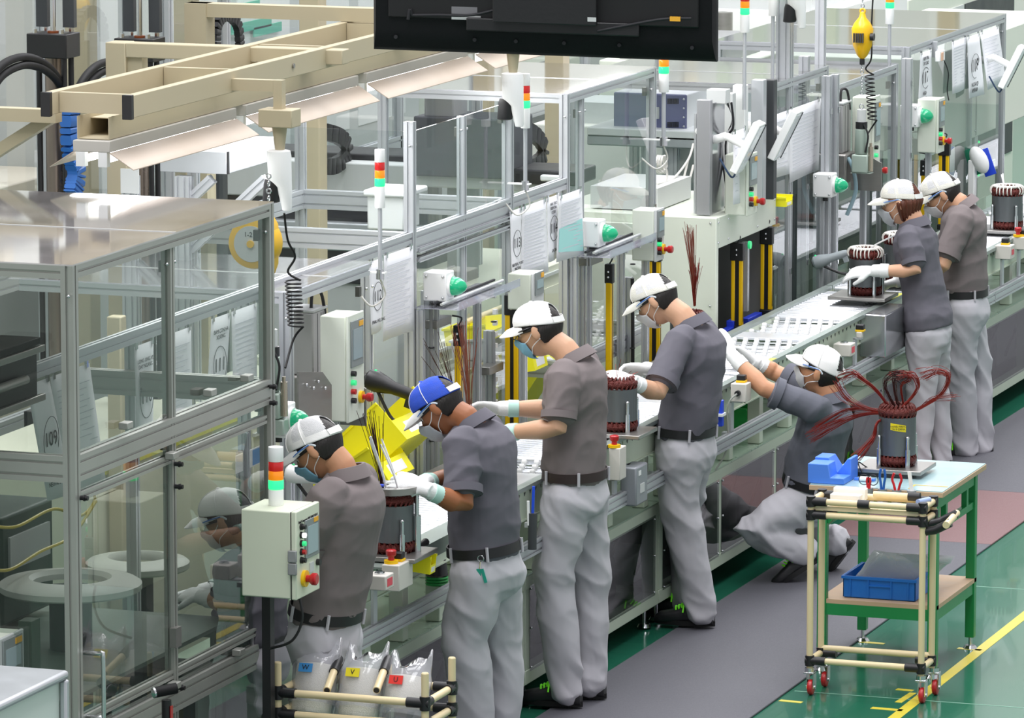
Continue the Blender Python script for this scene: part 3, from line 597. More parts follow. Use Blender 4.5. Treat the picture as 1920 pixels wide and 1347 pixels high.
def fixture(y, lab):
    global f0
    if f0: return dup(f0, (-1.0, y, 2.47), 0, lab)
    t = thing('lamp_fixture', (-1.0, y, 2.47), lab, 'ceiling lamp', 'fluorescent lamp fixtures under the overhead frame')
    z = 2.565
    MB().box((-1.075, y, z-.045), (-.925, y+1.25, z-.002)).build('body', FIXB, t, bevel=.003)
    for s_ in (1, -1):
        a, b = -1.0+s_*.075, -1.0+s_*.17
        MB().loft([[(a, yy, z-.045), (b, yy, z-.105), (b, yy, z-.108), (a, yy, z-.05)] for yy in (y, y+1.25)]).build('reflector', mat('cream_reflector', 'B9AA9A', .5), t)
    for x in (-1.045, -.955): MB().cyl((x, y+.01, z-.075), (x, y+1.24, z-.075), .014, n=12).build('tube', TUBE, t)
    for x in (-1.045, -.955):
        for yy in (y, y+1.22): MB().box((x-.018, yy, z-.1), (x+.018, yy+.03, z-.045)).build('socket', WHITE, t)
    f0 = t; return t
for i, (y, lb) in enumerate(((-1.85, 'nearest fluorescent lamp fixture at the open end of the frame'), (-.5, 'second fluorescent lamp fixture from the near end of the frame'), (.85, 'third fluorescent lamp fixture, left of the black screen'), (2.2, 'fourth fluorescent lamp fixture, half hidden below the black screen'), (3.55, 'farthest fluorescent lamp fixture hidden behind the black screen'))):
    fixture(y, lb); area('fixture_light', (-1.0, y+.62, 2.44), .2, 1.2, 11)
for y in (6.8, 9.2): area('fixture_light', (-.9, y, 2.9), .25, 1.6, 18)
# hanging camera heads
def cone_cam(px, py, x, lab, arm=True, dz=0):
    c = P(px, py, x=x); t = thing('hanging_camera', (c.x, c.y, c.z-.2), lab, 'camera', 'white and black cameras hung from the overhead frame')
    z = c.z
    MB().loft([[(c.x+dx+r*cos(k)*1.0, c.y+r*sin(k), z+h) for k in (2*pi*j/24 for j in range(24))] for h, r, dx in ((.115, .03, -.005), (.11, .046, -.005), (.09, .048, -.003), (.0, .046, .0), (-.03, .03, .018), (-.11, .02, .028), (-.12, .018, .028), (-.123, .012, .028))]).build('housing', WHITE, t)
    MB().loft([[(c.x-.012+dx+r*cos(k), c.y+r*sin(k)*.9, z+h) for k in (2*pi*j/20 for j in range(20))] for h, r, dx in ((.0, .036, -.012), (-.02, .038, -.016), (-.09, .034, -.026), (-.094, .027, -.027))]).build('lens_shroud', BLACK, t)
    MB().cyl((c.x, c.y, z+.11), (c.x, c.y, z+.205), .018, .03).build('neck', CREAM, t); MB().box((c.x-.07, c.y-.05, z+.205), (c.x+.07, c.y+.05, z+.275)).build('mount_box', CREAM, t, bevel=.004)
    zt = 2.70 if arm else z+.6
    MB().box((c.x-.018, c.y-.02, z+.275), (c.x+.018, c.y+.02, zt+.01)).build('drop_post', CREAM, t)
    if arm: MB().box((-.822, c.y-.0195, zt-.035), (c.x-.0185, c.y+.0195, zt+.0095)).build('arm', CREAM, t)
    return t
cone_cam(525, 336, -.63, 'white camera with black shroud hung left, above the coiled hose')
cone_cam(962, 185, -.62, 'white camera with black shroud hung just below the screen')
cone_cam(1494, 8, -.62, 'white camera with black shroud at the top edge, right of the screen', arm=False)
# black screen seen from behind
a, b = P(701, 92, y=-2.6), P(1345, 116, y=-2.35)
t = thing('flat_screen', ((a.x+b.x)/2, (a.y+b.y)/2, 2.95), 'large black flat screen hung overhead, seen from behind', 'screen')
xd = (b-a); xd.z = 0; Wd = xd.length; xd.normalize(); nd = Vector((xd.y, -xd.x, 0)); zd = Vector((0, 0, 1)); roll = (b.z-a.z)/Wd
TVB = mat('screen_back_plastic', '111114', .6, spec=.25, bump=.08, bscale=200)
def tv(u, v, o): return a+xd*(u*Wd)+zd*(v+roll*u*Wd)+nd*o
def slab(u0, u1, v0, v1, o0, o1): return MB().loft([[tv(u, v, o) for u, v in ((u0, v0), (u1, v0), (u1, v1), (u0, v1))] for o in (o0, o1)])
MB().loft([[tv(u, v, o) for u, v in ((u0, v0), (1-u0, v0), (1-u0*1.2, .72), (u0*1.2, .72))] for o, u0, v0 in ((-.03, 0, 0), (.0, 0, 0), (.022, .004, .012), (.05, .012, .075))]).build('back_shell', TVB, t)
slab(.05, .95, .12, .68, .05, .062).build('rear_cover', mat('screen_cover_plastic', '0C0C0E', .5), t, bevel=.005)
slab(.28, .78, .085, .13, .062, .085).build('cable_tray', BLACK, t, bevel=.004); slab(.36, .66, .12, .6, .062, .12).build('wall_mount', BLACK, t, bevel=.004)
for u in (.07, .3, .42, .56, .72, .93): MB().cyl(tv(u, .05, .03), tv(u, .05, .048), .007, n=10).build('screw_hole', INK, t)
slab(.235, .32, .12, .135, .062, .0635).build('rating_label', LGREY, t); slab(.235, .31, .14, .165, .062, .0635).build('rating_label', mat('dim_label', '77777A', .6), t); slab(.635, .66, .135, .15, .12, .122).build('rating_label', LGREY, t)
MB().tube(spline([tv(.12, .13, .07), tv(.2, .135, .08), tv(.3, .14, .08), tv(.42, .18, .08), tv(.5, .2, .08)], 6), .005, 8).build('cable', INK, t); MB().tube(spline([tv(.12, .13, .07), tv(.115, .15, .075), tv(.11, .115, .075)], 6), .006, 8).build('cable', INK, t)
MB().tube(spline([tv(.66, .1, .09), tv(.75, .125, .09), tv(.85, .15, .09), tv(.93, .155, .08)], 6), .005, 8).build('cable', INK, t); slab(.87, .9, .145, .16, .085, .1).build('plug', mat('amber_label', 'F0B030', .5), t)
slab(.4, .6, .62, 1.6, .02, .06).build('ceiling_pole', BLACK, t)
# ---------------------------------------------------------------- behind the line, left
PRESSX = -2.0
def rod(p, r, z0, z1, m, t, n='rod'): MB().cyl((p.x, p.y, z0), (p.x, p.y, z1), r, n=20).build(n, m, t)
for i, (px, pyy) in enumerate(((100, 84), (262, 92))):
    c = P(px, pyy, x=PRESSX); t = thing('hydraulic_cylinder', (c.x, c.y, .9), 'hydraulic cylinder with black clamp block at the far left' if i == 0 else 'hydraulic cylinder half hidden behind the cream frame', 'hydraulic cylinder', 'hydraulic cylinders of the press behind the line')
    MB().box((c.x-.09, c.y-.07, c.z-.05), (c.x+.09, c.y+.07, c.z+.05)).build('clamp_block', mat('black_oxide', '2B2B2C', .4, .3), t, bevel=.004)
    for dx in (-.06, .06):
        for dy in (-.05, .05): MB().cyl((c.x+dx, c.y+dy, c.z+.05), (c.x+dx, c.y+dy, c.z+.068), .011, n=6).build('bolt', CHROME, t)
    rod(c, .012, c.z+.05, c.z+.5, CHROME, t, 'piston_rod'); MB().cyl((c.x, c.y, c.z+.05), (c.x, c.y, c.z+.058), .024).build('seal_ring', mat('copper', 'A55B35', .3, .8), t)
    rod(c, .036, 1.2, c.z-.05, mat('bronze_barrel', '8A7E74', .3, .7), t, 'barrel')
    for dx, dy in ((-.065, 0), (.065, .03), (.07, -.05)): MB().cyl((c.x+dx, c.y+dy, 1.2), (c.x+dx, c.y+dy, c.z-.05), .012).build('tie_rod', BLACK, t)
    MB().box((c.x-.11, c.y-.1, .9), (c.x+.11, c.y+.1, 1.2)).build('foot_block', BLACK, t)
    for dx in (-.07, .05): MB().box((c.x+dx-.02, c.y+.03, c.z+.07), (c.x+dx+.03, c.y+.06, c.z+.4)).build('guide_plate', DARK, t)
    MB().box((c.x-.05, c.y-.05, .02), (c.x+.05, c.y+.05, .9)).build('pedestal', DARK, t)
def hose(pts, lab, r=.017, n=2, m=RUBBER):
    t = thing('hydraulic_hose', pts[0], lab, 'hose', 'black hydraulic hoses')
    for k in range(n): MB().tube(spline([Vector(p)+Vector((0, .03*k, -.035*k)) for p in pts], 8), r, 10).build('hose_run', m, t)
X = PRESSX+.05
hose([P(-30, 170, x=X), P(0, 125, x=X), P(45, 107, x=X), P(90, 125, x=X), P(120, 175, x=X), P(128, 260, x=X)], 'pair of thick black hoses arching at the far left')
hose([P(130, 240, x=X), P(145, 170, x=X), P(175, 128, x=X), P(210, 117, x=X), P(250, 140, x=X), P(265, 250, x=X)], 'pair of thick black hoses arching behind the cream post')
BLUE = mat('blue_chain_link', '2D68B5', .4)
def chain(pts, lab, m=BLACK, n=16, w_=.05, h_=.03, sup=False):
    t = thing('cable_chain', pts[0], lab, 'cable chain', 'linked cable chains')
    if sup: MB().box((pts[0].x-.04, pts[0].y-.03, 0), (pts[0].x+.04, pts[0].y+.03, pts[0].z)).build('support', DARK, t)
    sp_ = spline(pts, 8); L = len(sp_)
    for i in range(n):
        a_ = sp_[int(i*(L-1)/n)]; b_ = sp_[min(L-1, int((i+1)*(L-1)/n))]; d = (b_-a_)
        if d.length < .001: continue
        d.normalize(); s_ = Vector((0, 1, 0)); s_ = (s_-d*s_.dot(d)).normalized(); u = d.cross(s_); L2 = (b_-a_).length*.46; c = (a_+b_)/2
        MB().loft([[c+d*e*L2+s_*x_*w_/2+u*y_*h_/2*k for x_, y_ in ((-1, -1), (1, -1), (1, 1), (-1, 1))] for e, k in ((-1, .8), (-.6, 1), (.6, 1), (1, .8))]).build('chain_link', m, t)
chain([P(137, 365, x=-1.9), P(143, 320, x=-1.9), P(132, 270, x=-1.9), P(132, 190, x=-1.9)], 'blue cable chain hanging down left of the lamp fixture', BLUE, 16, .09, .05)
chain([P(405, 85, x=-2.4), P(408, 45, x=-2.4), P(425, 28, x=-2.4), P(445, 45, x=-2.4), P(450, 85, x=-2.4)], 'black cable chain arch above the cream frame', sup=True)
chain([P(600, 245, x=-2.2), P(640, 258, x=-2.2), P(652, 285, x=-2.2), P(630, 310, x=-2.2), P(600, 312, x=-2.2)], 'black cable chain bend right of the cream column', n=14, w_=.08)
chain([P(965, 240, x=-1.3), P(1000, 250, x=-1.3), P(1020, 280, x=-1.3), P(1005, 308, x=-1.3), P(965, 322, x=-1.3)], 'black cable chain bend behind the hanging camera', n=14, w_=.08)
# cream portal and beams
t = thing('cream_portal', (-1.9, .9, 0), 'cream steel portal behind the overhead frame at left', 'steel frame')
q = P(216, 80, x=-1.75); MB().box((q.x-.045, q.y, 0), (q.x+.045, q.y+.1, q.z)).build('post', CREAM, t, bevel=.004); e = P(620, 105, y=q.y+.05)
MB().box((q.x+.045, q.y, q.z-.06), (q.x+1.0, q.y+.08, q.z)).build('beam', CREAM, t, bevel=.004); MB().box((q.x+.045, q.y+.02, q.z-.3), (q.x+.11, q.y+.08, q.z-.06)).build('gusset', CREAM, t)
MB().cyl((q.x+.08, q.y-.01, q.z-.14), (q.x+.08, q.y+.02, q.z-.14), .012).build('bolt', CHROME, t)
t = thing('cream_brace', (-2.0, -1.6, 0), 'cream beam with diagonal brace reaching in from the left edge', 'steel frame')
a = P(-60, 205, y=-1.55); b = P(110, 215, y=-1.55); MB().box((a.x-.8, a.y-.03, b.z-.03), (b.x, a.y+.03, b.z+.02)).build('beam', CREAM, t)
a = P(-30, 300, y=-1.5); b = P(105, 215, y=-1.5); d = (b-a).normalized(); nn = Vector((-d.z, 0, d.x)); MB().loft([[p+nn*s_*.022+Vector((0, o, 0)) for s_, o in ((-1, -.03), (1, -.03), (1, .03), (-1, .03))] for p in (a-d*.5, b)]).build('brace', CREAM, t)
MB().box((b.x-1.6, a.y-.03, 0), (b.x-1.5, a.y+.03, b.z)).build('post', CREAM, t)
def column(px, x, w_, lab, h=4.2):
    q = P(px, 300, x=x); t = thing('steel_column', (q.x, q.y, 0), lab, 'column', 'cream building columns'); MB().box((q.x-w_/2, q.y-w_/2, 0), (q.x+w_/2, q.y+w_/2, h)).build('shaft', CREAM, t, bevel=.006); MB().box((q.x-w_*.7, q.y-w_*.7, 0), (q.x+w_*.7, q.y+w_*.7, .02)).build('base_plate', CREAM, t)
column(588, -2.0, .1, 'cream column behind the first hanging camera'); column(907, -2.2, .09, 'cream column seen through the tall enclosure'); column(1613, -3.05, .15, 'cream column behind the yellow balancer'); column(1775, -3.1, .14, 'cream column near the top right sheets'); column(352, -3.2, .1, 'slim cream column seen through the enclosure at left'); column(155, -3.4, .12, 'slim cream column at the far left'); column(215, -1.2, .06, 'thin cream post seen through the nearest enclosure', 1.8)
# background guard frames with grey and pale machines behind
def backframe(y0, y1, x, h, lab, posts):
    t = thing('guard_fence', (x, (y0+y1)/2, 0), lab, 'guard frame', 'clear guard frames of the machines behind the line')
    for i in range(posts+1): y = y0+(y1-y0)*i/posts; MB().alu((x, y, 0), (x, y, h), .05).build('post', ALU, t)
    for z in (.9, 1.55, h-.03): MB().alu((x, y0, z), (x, y1, z), .05, .09 if z < 2 else .05).build('rail', ALU, t)
    for i in range(posts): a_ = y0+(y1-y0)*i/posts; b_ = y0+(y1-y0)*(i+1)/posts; MB().box((x, a_+.03, 1.6), (x+.005, b_-.03, h-.06)).build('clear_panel', CLEAR, t)
backframe(-1.2, 3.0, -2.75, 3.1, 'tall clear guard frame of the hydraulic press', 3); backframe(3.1, 8.0, -3.0, 3.0, 'tall clear guard frame behind the middle machines', 4); backframe(8.2, 14, -2.9, 2.6, 'clear guard frame at the back right', 4)
def machine(lab, loc, parts, cat='machine', name='bench_machine', grp=None):
    t = thing(name, loc, lab, cat, grp)
    for n, a_, b_, m_ in parts: MB().box(a_, b_).build(n, m_, t, bevel=.008)
    return t
def bk(px0, py0, px1, py1, x, y=None, d=.4):
    """box seen between two pixel corners with its camera side on the plane y"""
    a_ = P(px0, py1, y=y); b_ = P(px1, py0, y=y); return (a_.x, y, a_.z), (b_.x, y+d, b_.z)
yb = 3.9
machine('long black machine body with pale top band behind the lamp fixtures', (-2.3, 3.9, 0), [('housing', *bk(395, 365, 800, 520, 0, yb, .5), mat('charcoal_cover', '2B2C30', .4, var=.15)), ('top_band', *bk(380, 312, 815, 364, 0, yb-.02, .5), LGREY), ('black_rail', *bk(440, 295, 830, 311, 0, yb+.1, .3), BLACK), ('end_bracket', *bk(801, 305, 822, 420, 0, yb-.06, .06), STEEL), ('cable_duct', *bk(400, 425, 790, 460, 0, yb-.08, .07), ALU), ('lower_panel', *bk(430, 521, 760, 700, 0, yb+.02, .4), LGREY), ('frame_foot', *bk(500, 700, 560, 980, 0, yb+.1, .1), DARK)])
yb = 3.4
machine('dark gantry with grey motor seen through the tall enclosure', (-2.0, yb, 0), [('gantry', *bk(775, 225, 960, 330, 0, yb, .3), mat('dull_gantry', '4A4C52', .5, var=.2)), ('motor', *bk(795, 178, 850, 224, 0, yb+.05, .2), GREY), ('column', *bk(838, 331, 872, 760, 0, yb+.1, .2), GREY), ('slide', *bk(770, 331, 1060, 350, 0, yb+.05, .2), LGREY), ('block', *bk(960, 322, 1080, 345, 0, yb, .3), BLACK), ('white_block', *bk(1012, 330, 1058, 340, 0, yb-.03, .03), WHITE)])
yb = 1.3
t = machine('white trestle box with sloping sides beside the tall post', (-1.7, yb, 0), [('lid', *bk(680, 360, 765, 368, 0, yb, .25), WHITE), ('body', *bk(688, 369, 757, 430, 0, yb+.02, .2), WHITE), ('stand', *bk(700, 431, 745, 900, 0, yb+.04, .1), LGREY)], 'stand box')
yb = -.2
t = thing('lit_work_shelf', (-1.9, yb, 0), 'bright aluminium framed shelf behind the nearest enclosure roof', 'shelf')
a_, b_ = bk(300, 285, 425, 322, 0, yb, .55); MB().box(a_, (b_[0], b_[1], b_[2])).build('side_profile', ALU, t, bevel=.003)
MB().box((a_[0]+.01, a_[1]+.01, b_[2]), (b_[0]-.01, b_[1]-.01, b_[2]+.004)).build('shelf_top', WHITE, t); MB().box((b_[0], a_[1], a_[2]), (b_[0]+.004, a_[1]+.02, b_[2])).build('end_cap', BLACK, t)
for px in (245, 345):
    q = P(px, 330, y=yb); MB().alu((q.x, q.y, 0), (q.x, q.y, q.z), .06).build('leg', ALU, t); MB().alu((q.x+.02, q.y+.02, q.z-.3), (q.x+.35, q.y+.02, q.z), .04).build('brace', ALU, t)
q = P(243, 340, y=yb-.04); MB().box((q.x-.04, q.y, q.z-.05), (q.x+.04, q.y+.006, q.z+.05)).build('joining_plate', LGREY, t)
yb = 6.3
t = machine('blue grey instrument cabinet with vents on a pale shelf', (-1.9, yb, 0), [('front', *bk(1150, 178, 1287, 246, 0, yb, .02), mat('slate_blue_panel', '6C7196', .5)), ('case', *bk(1150, 177, 1288, 247, 0, yb+.021, .75), WHITE), ('shelf', *bk(1100, 248, 1350, 258, 0, yb-.1, 1.0), WHITE), ('shelf_rail', *bk(1100, 259, 1350, 272, 0, yb-.1, .05), ALU)], 'instrument cabinet')
q = P(1232, 212, y=yb-.012); MB().box((q.x-.025, q.y, q.z-.03), (q.x+.01, q.y+.01, q.z+.03)).build('handle', LGREY, t)
for k in range(9): 
    for pyy in (190, 234): q = P(1252+k*2.4, pyy, y=yb-.004); MB().box((q.x-.002, q.y, q.z-.014), (q.x+.002, q.y+.004, q.z+.014)).build('vent', INK, t)
for k in range(4): q = P(1282, 186+k*17, y=yb-.006); MB().ball(q, .006, nu=8, nv=6).build('knob', CHROME, t)
for px in (1215, 1262): q = P(px, 260, y=yb); MB().alu((q.x, q.y, 0), (q.x, q.y, q.z), .06).build('leg', ALU, t)
yb = 7.4
machine('second slate blue cabinet with white side farther back', (-1.9, yb, 0), [('front', *bk(1225, 158, 1352, 200, 0, yb, .02), mat('slate_blue_panel', '6C7196', .5)), ('case', *bk(1225, 157, 1353, 240, 0, yb+.021, .8), WHITE), ('stand', *bk(1240, 241, 1340, 420, 0, yb+.1, .5), LGREY)], 'instrument cabinet')
# pale cabinets between line and background
PC = mat('pale_olive_panel', 'D8D9C6', .5, var=.05, vscale=2); YT = mat('yellow_edge_trim', 'D6D45A', .5)
for i, (y0_, y1_, h_, lb) in enumerate(((-1.3, .3, 1.22, 'pale cabinet behind the barcode scanner with a blue framed label'), (.35, 1.9, 1.12, 'pale cabinet behind the yellow bins'), (1.95, 3.4, 1.15, 'pale cabinet behind the plain white cap'), (3.45, 4.7, 1.3, 'pale cabinet left of the press'))):
    t = thing('side_cabinet', (-1.5, (y0_+y1_)/2, 0), lb, 'cabinet', 'pale cabinets behind the conveyor')
    MB().box((-1.9, y0_, 0), (-1.25, y1_, h_)).build('body', PC, t, bevel=.004); MB().box((-1.25, y0_+.03, .3), (-1.244, (y0_+y1_)/2-.01, h_-.1)).build('door', PC, t); MB().box((-1.25, (y0_+y1_)/2+.01, .3), (-1.244, y1_-.03, h_-.1)).build('door', PC, t)
    MB().box((-1.255, y0_, h_-.045), (-1.24, y1_, h_-.03)).build('edge_trim', YT if i < 1 else LGREY, t)
    if i == 0:
        q = P(737, 661, x=-1.243); MB().box((q.x, q.y-.09, q.z-.02), (q.x+.003, q.y+.09, q.z+.02)).build('label_frame', mat('teal_frame', '1F5F78', .5), t); MB().box((q.x+.003, q.y-.07, q.z-.01), (q.x+.004, q.y+.07, q.z+.012)).build('label_card', WHITE, t)
CREAM = mat('cream_paint')
# warm wall panels high up, plant far away
for i, (y0_, y1_, z0_, z1_, m_, lb) in enumerate(((-3, .6, 0, 2.0, mat('grey_board', 'A9ACAE', .6, var=.1), 'grey board at the back left'), (.8, 4.0, 0, 1.7, mat('warm_board', 'CFC7BA', .6, var=.06), 'warm beige panel at the back'), (9.4, 13, 0, 1.7, PALE, 'pale green hopper panel behind the balancer'), (13.4, 19, 0, 2.0, mat('bright_board', 'E6E5DC', .6), 'cream panel at the farthest back'))):
    t = thing('partition_screen', (-3.9, (y0_+y1_)/2, 0), lb, 'machine panel'); MB().box((-4.1, y0_, z0_), (-3.7, y1_, z1_)).build('panel', m_, t, bevel=.01)
    for k in range(3): y = y0_+(y1_-y0_)*(k+.5)/3; MB().box((-3.7, y-.35, z1_*.45), (-3.692, y+.35, z1_*.92)).build('inset', (GREY, LGREY, WHITE)[(i+k) % 3], t)
t = thing('access_stair', (-3.4, 11, 0), 'pale green access stair with diagonal rails behind the screen', 'stair')
for k, (pa, pb) in enumerate((((1345, 45), (1420, 85)), ((1380, 30), (1560, 110)), ((1350, 60), (1400, 100)), ((1540, 30), (1600, 70)))):
    a_ = P(*pa, x=-3.3); b_ = P(*pb, x=-3.3); MB().tube([a_, b_], .04, 4).build('stringer', SIDEM, t)
for px in (1358, 1425, 1560): q = P(px, 60, x=-3.35); MB().box((q.x-.04, q.y-.04, 0), (q.x+.04, q.y+.04, 3.2)).build('post', SIDEM, t)
TEAL = mat('teal_sign', '4DBB9F', .5)
for k, (px, pyy, w_) in enumerate(((445, 17, .3), (470, 48, .28), (500, 55, .2))):
    q = P(px, pyy, x=-3.66); t = thing('wall_sign', q, ('upper teal strip sign on the grey cabinets far left of the screen', 'middle teal strip sign on the grey cabinets', 'right hand teal strip sign on the grey cabinets')[k], 'sign', 'teal strip signs'); MB().box((q.x, q.y-w_, q.z-.025), (q.x+.008, q.y+w_, q.z+.025)).build('plate', TEAL, t)
t = thing('grey_cabinet_row', (-3.8, 4, 0), 'light grey cabinet row far left of the screen with teal strips', 'cabinet'); q = P(470, 60, x=-3.68)
MB().box((-4.3, q.y-2.2, 0), (-3.68, q.y+2.6, 3.0)).build('body', LGREY, t, bevel=.01)
for k in range(5): MB().box((-3.68, q.y-2+k*.9, 1.5), (-3.674, q.y-1.25+k*.9, 2.6)).build('door', WHITE, t)

# pale machines behind the right half of the line
for i, (x0_, x1_, y0_, y1_, z0_, z1_, m_, lb) in enumerate(((-2.9, -2.32, 4.9, 6.1, 0, 1.25, PALE, 'low pale green machine behind the press'), (-2.8, -2.0, 7.4+1, 9.4, 0, 1.5, mat('bright_board', 'E6E5DC'), 'cream machine behind the grey tool'), (-2.8, -1.95, 9.6, 11.2, 0, 1.75, PALE, 'tall pale green machine behind the hanging sheets'), (-2.8, -1.95, 11.4, 13.4, 0, 1.9, WHITE, 'white machine at the back right'), (-2.7, -2.0, 13.6, 16.5, 0, 1.8, PALE, 'farthest pale green machine at top right'))):
    t = thing('pale_machine', ((x0_+x1_)/2, (y0_+y1_)/2, 0), lb, 'machine', 'pale machines behind the line'); MB().box((x0_, y0_, 0), (x1_, y1_, z1_)).build('housing', m_, t, bevel=.012)
    ym = (y0_+y1_)/2; MB().box((x1_, y0_+.06, .5), (x1_+.008, ym-.02, z1_-.15)).build('door', (LGREY, PALE)[i % 2], t); MB().box((x1_, ym+.02, .5), (x1_+.008, y1_-.06, z1_-.15)).build('door', (DARK, LGREY)[i % 2], t)
    MB().box((x0_+.1, y0_+.1, z1_), (x1_-.1, ym, z1_+.12)).build('top_box', (GREY, LGREY)[i % 2], t); MB().cyl(((x0_+x1_)/2, ym+.3, z1_), ((x0_+x1_)/2, ym+.3, z1_+.2), .06).build('stack', STEEL, t)
t = thing('test_cabinet', (-1.1, 10.3, 0), 'large pale green cabinet with light curtains in its opening at the right edge', 'cabinet')
ya, yb_ = 9.35, 12.6
MB().box((-1.6, ya, 1.26), (-.78, yb_, 1.84)).build('upper_body', PALE, t, bevel=.006); MB().box((-1.6, ya, 0), (-1.5, yb_, 1.26)).build('back_wall', DARK, t)
for y in (ya, 10.6, yb_-.08): MB().box((-.9, y, 0), (-.78, y+.08, 1.26)).build('leg', LGREY, t)
for y in (10.75, 11.3): MB().box((-1.3, y, .95), (-1.2, y+.3, 1.25)).build('yellow_guard', YEL, t)
for z in (1.0, 1.1, 1.2): MB().ball((-.83, 10.9, z), .008).build('green_led', LG, t)
screws(t, [(-.778, y, z) for y in (ya+.05, 10.6, 12.4) for z in (1.3, 1.8)]); MB().box((-.779, 10.62, 1.27), (-.777, 10.63, 1.83)).build('panel_joint', GREY, t)
# ---------------------------------------------------------------- press with light curtains
t = thing('assembly_press', (-.75, 5.3, .564), 'large pale green press with an opening full of light curtains', 'press machine')
MB().box((-.93, 4.80, .564), (-.6, 4.84, 1.485)).build('front_plate', PALE, t, bevel=.004)
MB().box((-1.5, 4.80, .564), (-.935, 4.84, 1.44)).build('side_plate', PALE, t); MB().box((-1.5, 4.845, 1.33), (-.6, 5.83, 1.485)).build('top_cabinet', PALE, t, bevel=.004)
MB().box((-1.5, 4.845, .564), (-1.46, 5.83, 1.33)).build('back_wall', mat('dark_press_inside', '77797E', .4, .3), t); MB().box((-1.46, 4.845, .564), (-.62, 5.83, .75)).build('bed', DARK, t)
MB().box((-1.46, 5.79, .75), (-.62, 5.83, 1.33)).build('far_wall', GREY, t)
BG = mat('blue_guide_block', '2440C8', .4)
for i, (px, pyy, w_) in enumerate(((1385, 628, .12), (1438, 600, .12), (1403, 608, .05))):
    q = P(px, pyy, x=-.56); MB().box((q.x-.1, q.y-w_, q.z-.03), (q.x-.06, q.y+w_, q.z+.02)).build('guide_block', BG, t, bevel=.004)
for px, pyy in ((1368, 640), (1380, 636), (1392, 632), (1432, 604), (1446, 600), (1457, 596)): q = P(px, pyy, x=-.54); MB().ball((q.x, q.y, q.z), .014, nu=12, nv=8).build('ball_caster', CHROME, t)
q = P(1403, 545, x=-.6); MB().box((q.x-.03, q.y-.015, .95), (q.x, q.y+.015, 1.3)).build('sensor_strip', ALU, t)
MB().cyl((-.6, q.y, 1.285), (-.588, q.y, 1.285), .02).build('indicator', mat('lit_green_button', '35D080', .3, emit=.6), t)
screws(t, [(-.599, y, z) for y in (4.83, 5.0, 5.5, 5.8) for z in (1.36, 1.46)]+[(-.9, 4.798, 1.2), (-.63, 4.798, 1.46), (-.63, 4.798, 1.05), (-.9, 4.798, .95)])
t = thing('press_top_housing', (-.8, 5.1, 1.49), 'tall grey housing and cable trunks on top of the press', 'machine housing')
a_, b_ = bk(1305, 188, 1332, 405, 0, 4.86, .05); MB().box((a_[0], 4.86, 1.4905), (b_[0], 4.9, b_[2])).build('front_cover', mat('grey_cover', 'A3A4A8', .35, .4), t, bevel=.003); MB().box((b_[0]-.002, 4.9, 1.4905), (b_[0], 5.1, b_[2]-.02)).build('side_cover', mat('polished_cover', 'B9BBC0', .15, .8), t)
for k, (px, p0, p1, m_) in enumerate(((1362, 175, 290, LGREY), (1385, 160, 330, WHITE), (1420, 150, 250, ALU), (1440, 150, 260, DARK))): q = P(px, p1, y=5.2+k*.12); q2 = P(px, p0, y=5.2+k*.12); MB().box((q.x-.035, q.y, 1.4905), (q.x+.03, q.y+.06, q2.z)).build('module', m_, t, bevel=.004)
q = P(1347, 180, y=5.0); MB().box((q.x-.05, q.y-.04, q.z-.035), (q.x+.05, q.y+.04, q.z+.035)).build('junction_box', LGREY, t, bevel=.004); MB().box((-1.3, 4.95, 1.4905), (-.95, 5.5, 1.6)).build('base_block', LGREY, t)
for k in range(4): q = P(1358, 200, y=5.02); MB().tube(spline([(q.x+.01*k, q.y+.02, q.z+.02), (q.x+.03, q.y+.05, q.z-.05-.02*k), (q.x-.01*k, q.y+.06, q.z-.2), (q.x+.02, q.y+.04, 1.5)], 6), .006, 8).build('cable', (WHITE, INK)[k % 2], t)
WC = mat('white_cable', 'D8D6D0', .5)
for k, pts in enumerate((((1225, 300), (1250, 320), (1245, 345), (1232, 350)), ((1290, 300), (1280, 340), (1262, 380), (1240, 410)), ((1300, 310), (1288, 350), (1262, 390), (1240, 420)), ((1232, 345), (1262, 335), (1290, 300), (1300, 270)))):
    cable([P(a, b, x=-1.0) for a, b in pts], .006, WC, ('white cable looping below the tower light bracket', 'white cable running down left of the press housing', 'second white cable beside the press housing', 'white cable rising towards the instrument cabinet')[k])
for k in range(3): cable([P(1234+k*4, 292, x=-.9), P(1228+k*6, 310, x=-.9), P(1236+k*5, 324, x=-.9), P(1250-k*2, 312, x=-.9), P(1246-k, 292, x=-.9)], .006, WC, ('left', 'middle', 'right')[k]+' one of three white cable coils hung below the tower light bracket', 'cable', 'coiled white cables')
